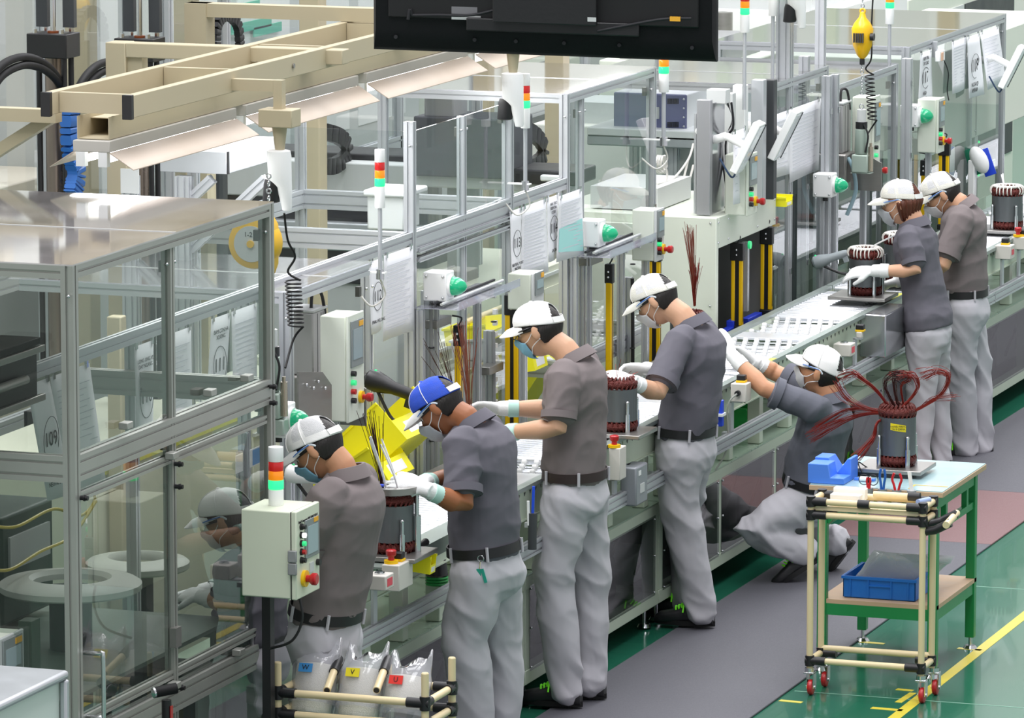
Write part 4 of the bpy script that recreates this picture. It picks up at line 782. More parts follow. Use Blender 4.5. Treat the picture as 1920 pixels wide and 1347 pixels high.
# slanted white panels (lamps/screens on swing arms)
def slant(px, pyy, x, lab, L_=.27, m=WHITE, lit=False):
    c = P(px, pyy, x=x); t = thing('slanted_panel', c-Vector((0, 0, .12)), lab, 'panel screen', 'slanted white panels on swing arms')
    u = Vector((.42, .1, .9)).normalized(); v = Vector((-.15, .98, -.05)).normalized(); v = (v-u*v.dot(u)).normalized(); n_ = v.cross(u); 
    if n_.x < 0: n_ = -n_
    def sl(u0, u1, v0, v1, o0, o1): return MB().loft([[c+u*a+v*b+n_*o for a, b in ((u0, v0), (u1, v0), (u1, v1), (u0, v1))] for o in (o0, o1)])
    sl(-L_*.5, L_*.5, -.1, .1, -.02, .02).build('housing', m, t, bevel=.005); sl(-L_*.44, L_*.44, -.085, .085, .0205, .023).build('screen', mat('bright_screen', 'E8ECF2', .12, emit=.1), t); sl(-L_*.48, L_*.48, .09, .098, .021, .026).build('dark_edge', DARK, t)
    MB().cyl(c-n_*.02, c-n_*.12, .02).build('swivel', WHITE, t); e = c-n_*.12; MB().tube(spline([e, e+Vector((-.08, .02, -.02)), e+Vector((-.16, .05, .02))], 5), .022, 12).build('arm', WHITE, t)
    MB().alu((e.x-.16, e.y+.05, .564), (e.x-.16, e.y+.05, e.z+.1), .03).build('post', ALU, t)
    MB().tube(spline([c-u*L_*.45, c-u*L_*.6+Vector((0, -.03, 0)), c-u*L_*.55+Vector((-.06, -.05, .08))], 6), .005, 8).build('cable', mat('dark_blue_cable', '2C4260', .5), t)
slant(1402, 276, -.48, 'left slanted white panel above the press'); slant(1472, 252, -.5, 'right slanted white panel, its screen facing down right'); slant(1898, 125, -.5, 'slanted white panel cut by the right edge')
# thick posts and side station between press and far workers
for k, (px, x, h_, w_, lb) in enumerate(((1469, -.72, 2.7, .075, 'thick aluminium post right of the screen corner'), (1506, -.72, 2.1, .05, 'aluminium post behind the second slanted panel'), (1548, -.6, 2.0, .045, 'left one of the two posts beside the grey motor column'), (1563, -.58, 2.0, .04, 'right one of the two posts beside the grey motor column'), (1698, -.58, 1.95, .05, 'aluminium post left of the 117 sheet'))):
    q = P(px, 400, x=x); t = thing('aluminium_post', (q.x, q.y, .564), lb, 'post', 'free aluminium posts along the line'); MB().alu((q.x, q.y, .564), (q.x, q.y, h_), w_).build('profile', ALU, t)
    for z in (1.0, 1.4, 1.8): MB().box((q.x+w_/2, q.y-.01, z), (q.x+w_/2+.008, q.y+.01, z+.03)).build('slot_nut', CHROME, t)
def motor_column(px, ptop, pbot, x, w_, lab):
    a = P(px, ptop, x=x); b = P(px, pbot, x=x); t = thing('servo_press', (a.x, a.y, .564), lab, 'servo press', 'grey servo press columns')
    MB().box((a.x-w_, a.y-w_*.7, b.z), (a.x, a.y+w_*.7, a.z-.012)).build('body', mat('servo_grey', 'B4B3B3', .4, .45, var=.05), t, bevel=.006); MB().box((a.x-w_-.004, a.y-w_*.72, a.z-.012), (a.x+.004, a.y+w_*.72, a.z)).build('lid', LGREY, t, bevel=.003)
    for dy in (-.25, .1, .3): MB().box((a.x-.0, a.y+w_*dy-.002, b.z), (a.x+.001, a.y+w_*dy+.002, a.z-.02)).build('groove', DARK, t)
    MB().box((a.x-w_*1.2, a.y-w_*.9, b.z-.16), (a.x+.03, a.y+w_*.6, b.z)).build('mount_block', STEEL, t, bevel=.01); MB().box((a.x-w_, a.y-w_*.5, .564), (a.x-w_*.5, a.y+w_*.5, b.z-.16)).build('back_column', GREY, t)
    MB().loft([[(xx, yy, zz) for xx, yy, zz in ((a.x+.03, a.y-.02, b.z-.2), (a.x+.2, a.y-.02, b.z-.2), (a.x+.2, a.y-.02, b.z-.05), (a.x+.1, a.y-.02, b.z-.0), (a.x+.03, a.y-.02, b.z))], [(xx, yy, zz) for xx, yy, zz in ((a.x+.03, a.y-.01, b.z-.2), (a.x+.2, a.y-.01, b.z-.2), (a.x+.2, a.y-.01, b.z-.05), (a.x+.1, a.y-.01, b.z-.0), (a.x+.03, a.y-.01, b.z))]]).build('guard_plate', STEEL, t)
    MB().tube(spline([(a.x-.03, a.y-.02, a.z), (a.x-.03, a.y, a.z+.06), (a.x-.01, a.y+.04, a.z+.05), (a.x+.0, a.y+.06, a.z-.05)], 6), .007, 8).build('cable', BLACK, t)
    MB().tube(spline([(a.x+.03, a.y-.08, b.z-.02), (a.x+.06, a.y-.08, b.z-.08), (a.x+.07, a.y-.06, b.z-.2), (a.x+.02, a.y-.05, b.z-.33)], 6), .011, 10).build('air_hose', mat('pale_blue_hose', '9DBBC6', .25), t)
motor_column(600, 577, 700, -.62, .11, 'grey servo press column behind the first cap')
motor_column(1588, 190, 285, -.62, .12, 'grey servo press column behind the hanging grey tool')
t = thing('guard_plate', (-.35, -1.2, .96), 'cut corner steel plate with four bolts right above the first white cap', 'guard plate')
q = P(590, 730, x=-.45); zz = [P(560, 698, x=-.45), P(605, 698, x=-.45), P(622, 722, x=-.45), P(622, 800, x=-.45), P(560, 800, x=-.45)]
MB().loft([[Vector((p.x, p.y, p.z)) for p in zz], [Vector((p.x-.008, p.y, p.z)) for p in zz]]).build('plate', STEEL, t); MB().box((-.5, zz[3].y-.03, .6), (-.46, zz[3].y, zz[3].z)).build('bracket', ALU, t)
screws(t, [P(575, 722, x=-.443), P(588, 728, x=-.443), P(610, 728, x=-.443), P(597, 716, x=-.443)])
# yellow spring balancers with hooks, chains, tools, coiled hoses
def balancer(px, pyy, x, lab, s_=1.0, reel=True, top=3.2):
    c = P(px, pyy, x=x); t = thing('spring_balancer', c-Vector((0, 0, .1)), lab, 'spring balancer', 'yellow spring balancers')
    YB = mat('balancer_yellow', 'EDB90C', .35, coat=.2)
    if reel:
        MB().loft([[(c.x+r*cos(k), c.y+o, c.z+r*sin(k)) for k in (2*pi*j/36 for j in range(36))] for o, r in ((-.045, .07), (-.04, .092), (-.02, .098), (.03, .098), (.045, .08))]).build('drum', YB, t)
        MB().cyl((c.x, c.y-.047, c.z), (c.x, c.y-.044, c.z), .068, n=32).build('face_label', LGREY, t); MB().cyl((c.x, c.y-.055, c.z), (c.x, c.y-.046, c.z), .014).build('hub', YB, t)
        text('1-2', (c.x-.01, c.y-.048, c.z+.035), .026, (1, 0, 0), (0, 0, 1), INK, t)
        MB().loft([[(c.x+.05+dx, c.y+dy, c.z+h) for dx, dy in ((-w2, -.035), (w2, -.035), (w2, .035), (-w2, .035))] for h, w2 in ((-.12, .015), (-.08, .03), (.03, .035), (.07, .03), (.1, .012))]).build('frame', YB, t, bevel=.006)
        hx = c.x+.055; zb = c.z-.12; zt = c.z+.1
    else:
        MB().loft([[(c.x+w2*cos(k), c.y+w2*.8*sin(k), c.z+h) for k in (2*pi*j/10 for j in range(10))] for h, w2 in ((-.12, .012), (-.1, .03), (-.05, .052), (.04, .06), (.07, .045), (.1, .02), (.13, .012))]).build('drum', YB, t, bevel=.004)
        for k in range(5): MB().box((c.x-.035+k*.012, c.y-.058, c.z-.03), (c.x-.028+k*.012, c.y-.045, c.z+.02)).build('cooling_slot', DARK, t)
        MB().cyl((c.x+.05, c.y-.02, c.z), (c.x+.07, c.y-.02, c.z), .02).build('knob', BLACK, t); hx = c.x; zb = c.z-.12; zt = c.z+.12
    MB().ring((hx, c.y, zt+.012), .013, .005, 'y', 20, 8).build('top_hook', YB, t); MB().cyl((hx, c.y, zb-.03), (hx, c.y, zb), .014).build('bumper', BLACK, t)
    return t, hx, c.y, zt, zb
def chain_links(x, y, z0, z1, lab, m=CHROME):
    t = thing('chain', (x, y, z0), lab, 'chain', 'steel hanging chains'); n = int((z1-z0)/.028)
    for i in range(n): z = z0+.02+i*.028; MB().ring((x, y, z), .009, .0028, 'x' if i % 2 else 'y', 14, 6).build('link', m, t)
    return t
t, hx, hy, zt, zb = balancer(479, 455, -.42, 'round yellow spring balancer with label hung before the right corner post'); chain_links(hx, hy, zt+.02, P(503, 312, x=-.42).z, 'steel chain above the round yellow balancer'); chain_links(hx, hy, zb-.17, zb-.03, 'steel chain below the round yellow balancer')
z_tool1 = zb-.18; x_t1, y_t1 = hx, hy
t, hx, hy, zt, zb = balancer(1617, 68, -.5, 'small yellow balancer with dark slots hung above the grey tool', reel=False); chain_links(hx, hy, zt+.02, 2.75, 'steel chain above the small yellow balancer'); chain_links(hx, hy, zb-.2, zb-.03, 'steel chain and hooks below the small yellow balancer')
GT = mat('grey_green_tool', 'A9B9AE', .35, .2)
def tool(x, y, zt, lab, L_=.42):
    t = thing('hanging_nutrunner', (x, y, zt-L_), lab, 'power tool', 'grey hanging power tools')
    MB().ring((x, y, zt-.01), .012, .003, 'y', 16, 6).build('hook', CHROME, t); MB().cyl((x, y, zt-.09), (x, y, zt-.025), .024).build('cap', LGREY, t); MB().cyl((x, y, zt-.125), (x, y, zt-.09), .032).build('black_band', BLACK, t)
    MB().tube([(x, y, zt-.26), (x, y, zt-.25), (x, y, zt-.13), (x, y, zt-.126)], [.03, .036, .033, .028], 20).build('motor', GT, t); MB().box((x-.045, y-.035, zt-.36), (x+.045, y+.035, zt-.262)).build('gear_head', GT, t, bevel=.008)
    MB().cyl((x+.055, y-.01, zt-.35), (x+.055, y-.01, zt-.22), .014).cyl((x+.055, y-.01, zt-.22), (x+.055, y-.01, zt-.2), .007).build('side_cylinder', mat('nickel', 'B5AC9A', .25, .8), t)
    MB().box((x-.05, y-.03, zt-L_), (x+.06, y+.03, zt-.362)).build('foot', GT, t, bevel=.006); MB().tube(spline([(x+.02, y-.03, zt-.1), (x+.045, y-.03, zt-.16), (x+.03, y-.03, zt-.25)], 6), .005, 8).build('cable', BLACK, t)
tool(P(508, 575, x=-.36).x, y_t1, z_tool1, 'grey green power tool hanging behind the right corner post')
tool(P(1612, 200, x=-.5).x, hy, P(1612, 198, x=-.5).z, 'grey green power tool hanging below the small yellow balancer', .36)
def coil(px0, ptop, px1, pc0, pc1, pend, x, lab, turns=18, R=.03):
    t = thing('coiled_hose', P(px1, pc1, x=x), lab, 'coiled hose', 'black coiled air hoses'); a = P(px0, ptop, x=x); b = P(px1, pc0, x=x); c = P(px1+6, pc1, x=x); e = P(pend[0], pend[1], x=x)
    MB().tube(spline([a, a*.6+b*.4, b+Vector((.01, 0, .09)), b+Vector((-.02, 0, .03)), b+Vector((R, 0, 0))], 6), .0045, 8).build('upper_run', RUBBER, t)
    pts = []
    for i in range(turns*12+1):
        f = i/(turns*12); k = 2*pi*i/12; p = b.lerp(c, f); pts.append(p+Vector((R*cos(k), R*sin(k), 0)))
    MB().tube(pts, .0034, 6).build('coil', RUBBER, t); MB().tube(spline([pts[-1], c+Vector((-.01, 0, -.05)), e], 6), .0045, 8).build('lower_run', RUBBER, t)
coil(533, 400, 549, 525, 612, (535, 690), -.45, 'black coiled hose hanging between the white camera and the first worker', 12)
coil(1637, -10, 1630, 140, 225, (1622, 260), -.5, 'black coiled hose beside the small yellow balancer', 11, .024)
q = P(1620, 5, x=-.5)
t = thing('support_beam', (-.6, 7.2, 2.75), 'grey beam above the far balancer', 'beam'); MB().alu((-.5, hy-.4, 2.77), (-.5, 11.0, 2.77), .04).build('beam', ALU, t); MB().alu((-.9, hy+.6, .564), (-.9, hy+.6, 2.75), .05).build('post', ALU, t); MB().alu((-.9, hy+.6, 2.74), (-.52, hy+.6, 2.74), .04).build('arm', ALU, t)
# transparent shelf trays under the dome lamps
for i, (p0, p1, pyy, x, lb) in enumerate(((840, 955, 560, -.55, 'clear sloping cable tray right of the second dome lamp'), (1125, 1220, 462, -.55, 'clear sloping cable tray right of the third dome lamp'))):
    a = P(p0, pyy+20, x=x); b = P(p1, pyy-25, x=x); t = thing('cable_tray', ((a+b)/2), lb, 'cable tray', 'clear cable trays along the line')
    MB().box((-.7, a.y, a.z-.004), (-.5, b.y, a.z)).build('clear_floor', clear('tray_sheet', tint=(.85, .86, .92), milk=.3, milkcol=(.75, .75, .82)), t); MB().box((-.503, a.y, a.z), (-.5, b.y, a.z+.03)).build('lip', clear('tray_sheet'), t)
    for dx in (.02, .06): MB().cyl((-.56-dx, a.y, a.z+.018), (-.56-dx, b.y, a.z+.018), .006).build('cable', INK if dx > .03 else LGREY, t)
    for k in range(4): MB().box((-.7, a.y+(b.y-a.y)*(k+.3)/4, a.z-.012), (-.5, a.y+(b.y-a.y)*(k+.3)/4+.02, a.z-.004)).build('cross_bar', ALU, t)
    for yy in (a.y+.02, b.y-.05): MB().alu((-.68, yy, .564), (-.68, yy, a.z-.012), .03).build('post', ALU, t)
for i, (px, pyy, lb) in enumerate(((832, 605, 'steel bracket plate on top of the first light curtain'), (1118, 488, 'steel bracket plate on top of the third light curtain'), (930, 692, 'steel bracket plate behind the plain white cap'))):
    q = P(px, pyy, x=-.64); t = thing('bracket_plate', q, lb, 'bracket', 'steel bracket plates'); MB().box((q.x-.06, q.y-.08, q.z-.018), (q.x+.0, q.y+.1, q.z+.018)).build('plate', STEEL, t, bevel=.003); MB().alu((q.x-.05, q.y-.06, .564), (q.x-.05, q.y-.06, q.z-.018), .03).build('post', ALU, t)
for i, (px, p0, lb) in enumerate(((800, 545, 'aluminium post with stacked white terminals'), (917, 620, 'post lined with white terminals left of the double light curtain'), (1178, 520, 'post with black tied cables behind the ivory cap'))):
    q = P(px, p0, x=-.7); t = thing('terminal_post', (q.x, q.y, .564), lb, 'post', 'posts with terminals and tied cables'); MB().alu((q.x, q.y, .564), (q.x, q.y, q.z), .04).build('profile', ALU, t)
    MB().tube(spline([(q.x+.03, q.y-.03, .6), (q.x+.035, q.y-.035, 1.0), (q.x+.03, q.y-.03, q.z)], 6), .009, 8).build('cable_bundle', BLACK if i == 2 else GREY, t)
    if i < 2:
        for k in range(10): MB().box((q.x+.02, q.y-.012, .98+k*.05), (q.x+.036, q.y+.012, 1.0+k*.05)).build('terminal', WHITE, t)
    for z in (1.0, 1.2, 1.4): MB().ring((q.x+.033, q.y-.033, z), .011, .003, 'z', 12, 6).build('cable_tie', BLACK, t)
# yellow bins
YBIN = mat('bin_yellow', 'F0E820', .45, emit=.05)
def bin_(px, pyy, x, s_, lab, tilt=-.5, m=YBIN, rz=0, name='parts_bin', grp='yellow parts bins'):
    c = P(px, pyy, x=x); w_, d, h = s_; t = thing(name, c, lab, 'bin', grp); R = Matrix.Rotation(tilt, 3, 'Y') @ Matrix.Rotation(rz, 3, 'Z')
    def T_(v): return c+R @ Vector(v)
    o = .003
    walls = (((-d/2, -w_/2, 0), (d/2, w_/2, o)), ((-d/2, -w_/2, o), (-d/2+o, w_/2, h)), ((-d/2+o, -w_/2, o), (d/2, -w_/2+o, h)), ((-d/2+o, w_/2-o, o), (d/2, w_/2, h)), ((d/2-o, -w_/2+o, o), (d/2, w_/2-o, h*.5)))
    m_ = MB()
    for a_, b_ in walls: k = MB().box(a_, b_); m_.add([T_(v) for v in k.v], k.f)
    m_.build('bin_body', m, t); rim = MB().box((-d/2-.008, -w_/2-.006, h-.01), (-d/2, w_/2+.006, h)).box((-d/2, -w_/2-.008, h-.01), (d/2, -w_/2, h)).box((-d/2, w_/2, h-.01), (d/2, w_/2+.008, h)); MB().add([T_(v) for v in rim.v], rim.f).build('rim', m, t)
    lb = MB().box((d/2, -w_*.3, h*.1), (d/2+.001, w_*.3, h*.38)); MB().add([T_(v) for v in lb.v], lb.f).build('label_card', WHITE, t)
    return t
bin_(742, 860, -.62, (.44, .36, .2), 'big yellow bin tipped towards the blue cap worker', -.75); bin_(700, 925, -.6, (.3, .3, .16), 'lower yellow bin behind the first stator', -.6)
bin_(1010, 725, -.95, (.30, .24, .14), 'yellow bin leaning behind the blue mask', -1.0); bin_(985, 695, -.85, (.18, .16, .14), 'upright yellow bin left of the leaning one', -.2); bin_(900, 635, -1.0, (.36, .2, .08), 'yellow bin on the rack behind the first light curtain', -.15)
bin_(1462, 385, -.6, (.12, .1, .05), 'small yellow lidded bin right of the press', 0); bin_(790, 1072, .1, (.06, .09, .07), 'small lemon bin hooked on the conveyor rail', 0.1); bin_(905, 665, -.95, (.3, .18, .09), 'pale grey bin below the yellow one', -.1, LGREY, grp='grey parts bins')
bin_(1376, 800, -.3, (.24, .2, .11), 'green bin on the base plate under the conveyor', 0, mat('bin_green', '1E9E46', .45), grp='green parts bins')
t = thing('flow_rack', (-1.05, 1.5, .564), 'ivory pipe rack holding the yellow bins', 'rack')
for px, pyy in ((870, 640), (940, 620)): 
    q = P(px, pyy, x=-1.05); MB().cyl((q.x, q.y, .0), (q.x, q.y, q.z+.1), .014).build('upright', IVORY, t); MB().cyl((q.x, q.y, q.z-.02), (q.x, q.y, q.z+.02), .02).build('joint', BLACK, t)
for z in (1.28, 1.05): MB().cyl((-1.05, P(870, 640, x=-1.05).y, z), (-1.05, P(940, 620, x=-1.05).y+.5, z), .014).build('cross_pipe', IVORY, t)
# scanners
def scanner(px, pyy, x, lab, m, d=(1, .2, -.35), s_=1.0):
    c = P(px, pyy, x=x); d = Vector(d).normalized(); t = thing('barcode_scanner', c, lab, 'scanner', 'handheld barcode scanners'); u = Vector((0, 0, 1)); u = (u-d*u.dot(d)).normalized(); s2 = d.cross(u)
    rr = []
    for f, a_, b_ in ((-.07, .02, .022), (-.06, .032, .034), (-.03, .034, .036), (0, .026, .03), (.03, .02, .022), (.1, .018, .02), (.12, .014, .016)): rr.append([c+d*f*s_+s2*a_*s_*cos(k)+u*b_*s_*sin(k) for k in (2*pi*j/18 for j in range(18))])
    MB().loft(rr).build('body', m, t); MB().ball(c-d*.045*s_+u*.034*s_, .006).build('status_light', mat('lit_green_button', '35D080'), t); MB().cyl(c-d*.074*s_, c-d*.07*s_, .018*s_).build('window', BLACK, t)
    MB().loft([[c+d*(.1+a_)*s_-u*b_*s_+s2*w_*s_ for a_, w_ in ((-.012, -.01), (.014, -.01), (.014, .01), (-.012, .01))] for b_ in (.01, .045)]).build('trigger', m, t)
    MB().tube(spline([c+d*-.02*s_-u*.03*s_, c+d*.05-u*.09*s_, c+d*.12-u*.13*s_, c+d*.17-u*.25*s_], 8), .007, 8).build('cord', BLACK, t)
    MB().alu((c.x-.03, c.y+.03, .564), (c.x-.03, c.y+.03, c.z-.035*s_), .02).build('stand', ALU, t); return t
scanner(722, 722, -.66, 'black barcode scanner beside the red stop button', BLACK, (1, -.1, -.28), 1.25)
scanner(1548, 487, -.55, 'grey barcode scanner with green light left of the reaching glove', mat('scanner_grey', '9AA3A6', .4), (1, .2, .35), 1.0)
scanner(568, 893, -.42, 'white barcode scanner behind the blue mask of the first worker', WHITE, (1, 0, -.15), 1.0)
# ---------------------------------------------------------------- stators
LAM = mat('stator_lamination', '6E7274', .35, .8, var=.12, vscale=3, stretch=(6, 6, 1), bump=.25, bscale=300); COP = mat('enamelled_copper', '5A1A12', .3, .35, var=.4, vscale=40, bump=.6, bscale=120, stretch=(1, 1, 3))
COPL = mat('bright_copper_wire', '8A2A22', .3, .5); LACEW = mat('white_lacing', 'E6E2DA', .7, bump=.3, bscale=150)
random.seed(11)
def stator(c, lab, R=.083, h=.14, zb_=.045, lead=None, plate='STEEL', laced=False, posts=True, top_ring=False, label=False):
    """c = centre of the pallet top"""
    x, y, z = c; t = thing('motor_stator', (x, y, z), lab, 'motor stator', 'motor stators being wound along the line'); z0 = z+zb_
    rr = [[(x+r*cos(k)*(1+.012*(j % 2)), y+r*sin(k)*(1+.012*(j % 2)), zz) for j, k in ((j, 2*pi*j/72) for j in range(72))] for r, zz in ((R*.72, z0), (R, z0), (R, z0+h), (R*.72, z0+h))]
    MB().loft(rr+[rr[0]], cap=False).build('core', LAM, t)
    for sg, za in ((1, z0+h), (-1, z0)):
        m_ = MB(); m_.ring((x, y, za+sg*.022), R*.80, .022, 'z', 48, 10, .9); o = m_.build('end_winding', COP if not laced or sg < 0 else COP, t)
        tm = MB()
        for k in range(24): a_ = 2*pi*k/24; tm.tube(spline([(x+R*.95*cos(a_), y+R*.95*sin(a_), za), (x+R*1.0*cos(a_+.08), y+R*1.0*sin(a_+.08), za+sg*.025), (x+R*.8*cos(a_+.2), y+R*.8*sin(a_+.2), za+sg*.05), (x+R*.62*cos(a_+.26), y+R*.62*sin(a_+.26), za+sg*.025)], 3), .006, 5)
        tm.build('coil_turns', COP, o)
        if laced and sg > 0:
            lc = MB(); lc.ring((x, y, za+.052), R*.85, .008, 'z', 48, 8)
            for k in range(20): a_ = 2*pi*k/20; lc.ring((x+R*.82*cos(a_), y+R*.82*sin(a_), za+.03), .027, .0035, 'x' if abs(cos(a_)) < .7 else 'y', 12, 5)
            lc.build('lacing', LACEW, o)
    if posts:
        pm = None
        for k in range(4):
            a_ = pi/4+k*pi/2; px_, py_ = x+R*1.12*cos(a_), y+R*1.12*sin(a_); MB().cyl((px_, py_, z), (px_, py_, z+.08), .011).cyl((px_, py_, z+.08), (px_, py_, z+.13), .007).ball((px_, py_, z+.13), .008, nu=10, nv=6).build('guide_pin', CHROME, t)
    MB().cyl((x, y, z), (x, y, z0-.025), R*.6, n=28).build('support_disc', DARK, t)
    MB().box((x-.16, y-.13, z-.018), (x+.14, y+.13, z)).build('pallet', STEEL if plate == 'STEEL' else DARK, t, bevel=.003)
    if top_ring:
        MB().loft([[(x+r*cos(k), y+r*sin(k), z0+h+zz) for k in (2*pi*j/36 for j in range(36))] for r, zz in ((R*.85, .045), (R*1.25, .045), (R*1.25, .07), (R*.85, .07), (R*.85, .045))], cap=False).build('winding_ring', STEEL, t)
        MB().cyl((x+R*1.12, y+.02, z), (x+R*1.12, y+.02, z0+h+.045), .009).cyl((x+R*1.12, y+.02, z), (x+R*1.12, y+.02, z+.14), .016).build('ring_post', CHROME, t)
    if label:
        a_ = math.atan2(-.93, .3); cx_, cy_ = x+R*1.014*cos(a_), y+R*1.014*sin(a_)
        tg = Vector((-sin(a_), cos(a_), 0)); nn = Vector((cos(a_), sin(a_), 0)); L_ = MB().loft([[Vector((x, y, 0))+Vector((cos(a_+b), sin(a_+b), 0))*(R*1.015+o)+Vector((0, 0, zz-.012*b)) for b in (-.42, -.2, 0, .2, .42)] for o, zz in ((0, z0+h-.055), (.001, z0+h-.055), (.001, z0+h-.025), (0, z0+h-.025))], close=False).build('yellow_label', mat('label_yellow', 'E8D31C', .5), t)
        for k, s_ in enumerate(('HANG MANG', 'TA-3 CANA')): text(s_, Vector((cx_, cy_, z0+h-.034-k*.012))+nn*.003, .0115, tg, (0, 0, 1), INK, t)
    if lead:
        for kk, (pts, n, spread, m_) in enumerate(lead):
            b_ = None
            for k in range(n):
                w_ = MB(); j = Vector((random.uniform(-1, 1), random.uniform(-1, 1), random.uniform(-1, 1)))*spread
                w_.tube(spline([Vector(p)+j*(.25+1.9*(i/(len(pts)-1))**2)+Vector((random.uniform(-1, 1), 0, random.uniform(-1, 1)))*(.004 if n > 3 else 0) for i, p in enumerate(pts)], 5), .0011 if n > 3 else .004, 4)
                if b_ is None: b_ = MB()
                n0 = len(b_.v); b_.v += w_.v; b_.f += [tuple(n0+i for i in f) for f in w_.f]
            tag(b_.build('lead_bundle', m_, t), None, None, None, 'stuff')
    return t
BKW = mat('dark_enamel_wire', '3A1512', .35, .3)
def up(c, h, dx=0, dy=0): x, y, z = c; return [(x, y, z), (x+dx*.3, y+dy*.3, z+h*.4), (x+dx, y+dy, z+h)]
s1 = P(727, 1035, z=.97); s1 = Vector((-.22, s1.y-.0, .975)); q = P(732, 965, x=-.2); s1.y = q.y
def sp_(px, pyy, x=-.22, z=.975): # pallet centre from the pixel of the base of the stator
    y = -3.0; best = None
    while y < 12:
        p = Vector((x, y, z)); d = p-CAM; k = d.dot(FW); X_ = 960+FPX*d.dot(RT)/k
        if best is None or abs(X_-px) < best[0]: best = (abs(X_-px), y)
        y += .01
    return Vector((x, best[1], z))
c1 = P(735, 1034, z=.985); stator(c1, 'stator in a steel ring jig between the first two workers, dark leads rising', lead=[(up((c1.x-.04, c1.y, c1.z+.23), .28, -.03, -.04), 26, .02, BKW), (up((c1.x-.01, c1.y-.02, c1.z+.22), .22, -.05, -.03), 3, .006, WHITE), (up((c1.x+.03, c1.y, c1.z+.22), .2, -.07, -.02), 2, .006, WHITE)], top_ring=True)
tag(MB().box((c1.x-.05, c1.y-.07, c1.z+.257), (c1.x-.01, c1.y-.05, c1.z+.267)).build('blue_clip', mat('clip_blue', '2348D0', .4), bevel=.003), 'small blue clip lying on the steel winding ring', 'clip')
c2 = sp_(880, 0, -.32); stator(c2, 'stator hidden behind the blue cap worker, its copper leads showing above the cap', lead=[(up((c2.x, c2.y, c2.z+.25), .32, -.02, -.02), 34, .03, mat('dull_copper_wire', '8A4A3A', .35, .4)), (up((c2.x-.06, c2.y, c2.z+.25), .26, -.06, -.02), 14, .03, BKW)])
c3 = P(1158, 806, z=.975); stator(c3, 'dark steel stator under the gloves of the stooping worker', lead=[(up((c3.x, c3.y, c3.z+.2), .05, .03, 0), 10, .03, COPL)])
c4 = sp_(1290, 0, -.35); stator(c4, 'stator hidden behind the stooping worker, thin copper leads standing up behind him', lead=[(up((c4.x, c4.y+.1, c4.z+.25), .36, -.03, 0), 30, .014, mat('dull_copper_wire', '8A4A3A')), (up((c4.x, c4.y+.1, c4.z+.25), .2, 0, 0), 30, .015, COPL)], posts=True)
c5 = P(1622, 552, z=.99); stator(c5, 'stator with white laced end winding under the reaching glove of the woman', R=.08, laced=True, lead=[(up((c5.x+.02, c5.y, c5.z+.23), .07, .12, .03), 3, .004, WHITE)])
c6 = P(1688, 523, z=.985); stator(c6, 'laced stator half hidden behind the woman', R=.085, laced=True)
c7 = P(1888, 428, z=.975); stator(c7, 'stator with white laced top near the right edge, behind the last worker', R=.085, laced=True, lead=[(up((c7.x-.02, c7.y, c7.z+.23), .07, -.02, .03), 3, .004, WHITE)])
t = thing('pin_jig', (-.12, c5.y+.02, .99), 'cluster of tall steel pins beside the laced stator', 'jig'); q = P(1655, 560, y=c5.y)
for k in range(6): a_ = k*pi/3; MB().cyl((-.09+.035*cos(a_), c5.y+.05+.03*sin(a_), .957), (-.09+.035*cos(a_), c5.y+.05+.03*sin(a_), 1.2), .009).build('pin', CHROME, t)
MB().box((-.15, c5.y-.02, .953), (-.04, c5.y+.12, .975)).build('base_plate', STEEL, t)
t = thing('steel_end_box', (0, c5.y, .72), 'polished steel box fixed to the conveyor side left of the woman', 'box'); q = P(1640, 610, x=.0); MB().box((-.045, q.y-.12, .735), (.09, q.y+.3, .95)).build('cover', mat('polished_cover', 'B9BBC0'), t, bevel=.006)
t = thing('torque_handle', (0, -1.4, .98), 'black clamp handle lying on the steel tray beside the red stop', 'clamp handle'); a_ = P(755, 1040, z=.985); b_ = P(798, 1017, z=.985)
MB().tube([a_, a_.lerp(b_, .8), b_], [.008, .01, .016], 10).build('lever', BLACK, t); MB().cyl(a_-Vector((0, 0, .01)), a_+Vector((0, 0, .01)), .016).build('pivot', STEEL, t)
t = thing('steel_tray', (.02, -1.2, .93), 'folded steel tray edge beside the first stator', 'tray'); a_ = P(700, 1065, x=.02); b_ = P(850, 985, x=.02)
MB().box((-.04, a_.y, .954), (.06, b_.y, .962)).box((.056, a_.y, .9), (.06, b_.y, .954)).build('tray', ZINC, t)
# yellow warning strips on the flange
for i, (p0, p1, pyy, lb) in enumerate(((1160, 1200, 812, 'yellow strip with print on the conveyor flange left of the stooping worker'), (1440, 1456, 675, 'short yellow strip on the flange above the squatting worker'), (1672, 1695, 552, 'short yellow strip on the flange beside the woman'))):
    a_, b_ = P(p0, pyy, x=-.02), P(p1, pyy-20, x=-.02); tag(MB().box((-.045, a_.y, .9535), (-.018, b_.y, .955)).build('warning_strip', YT), lb, 'warning strip')
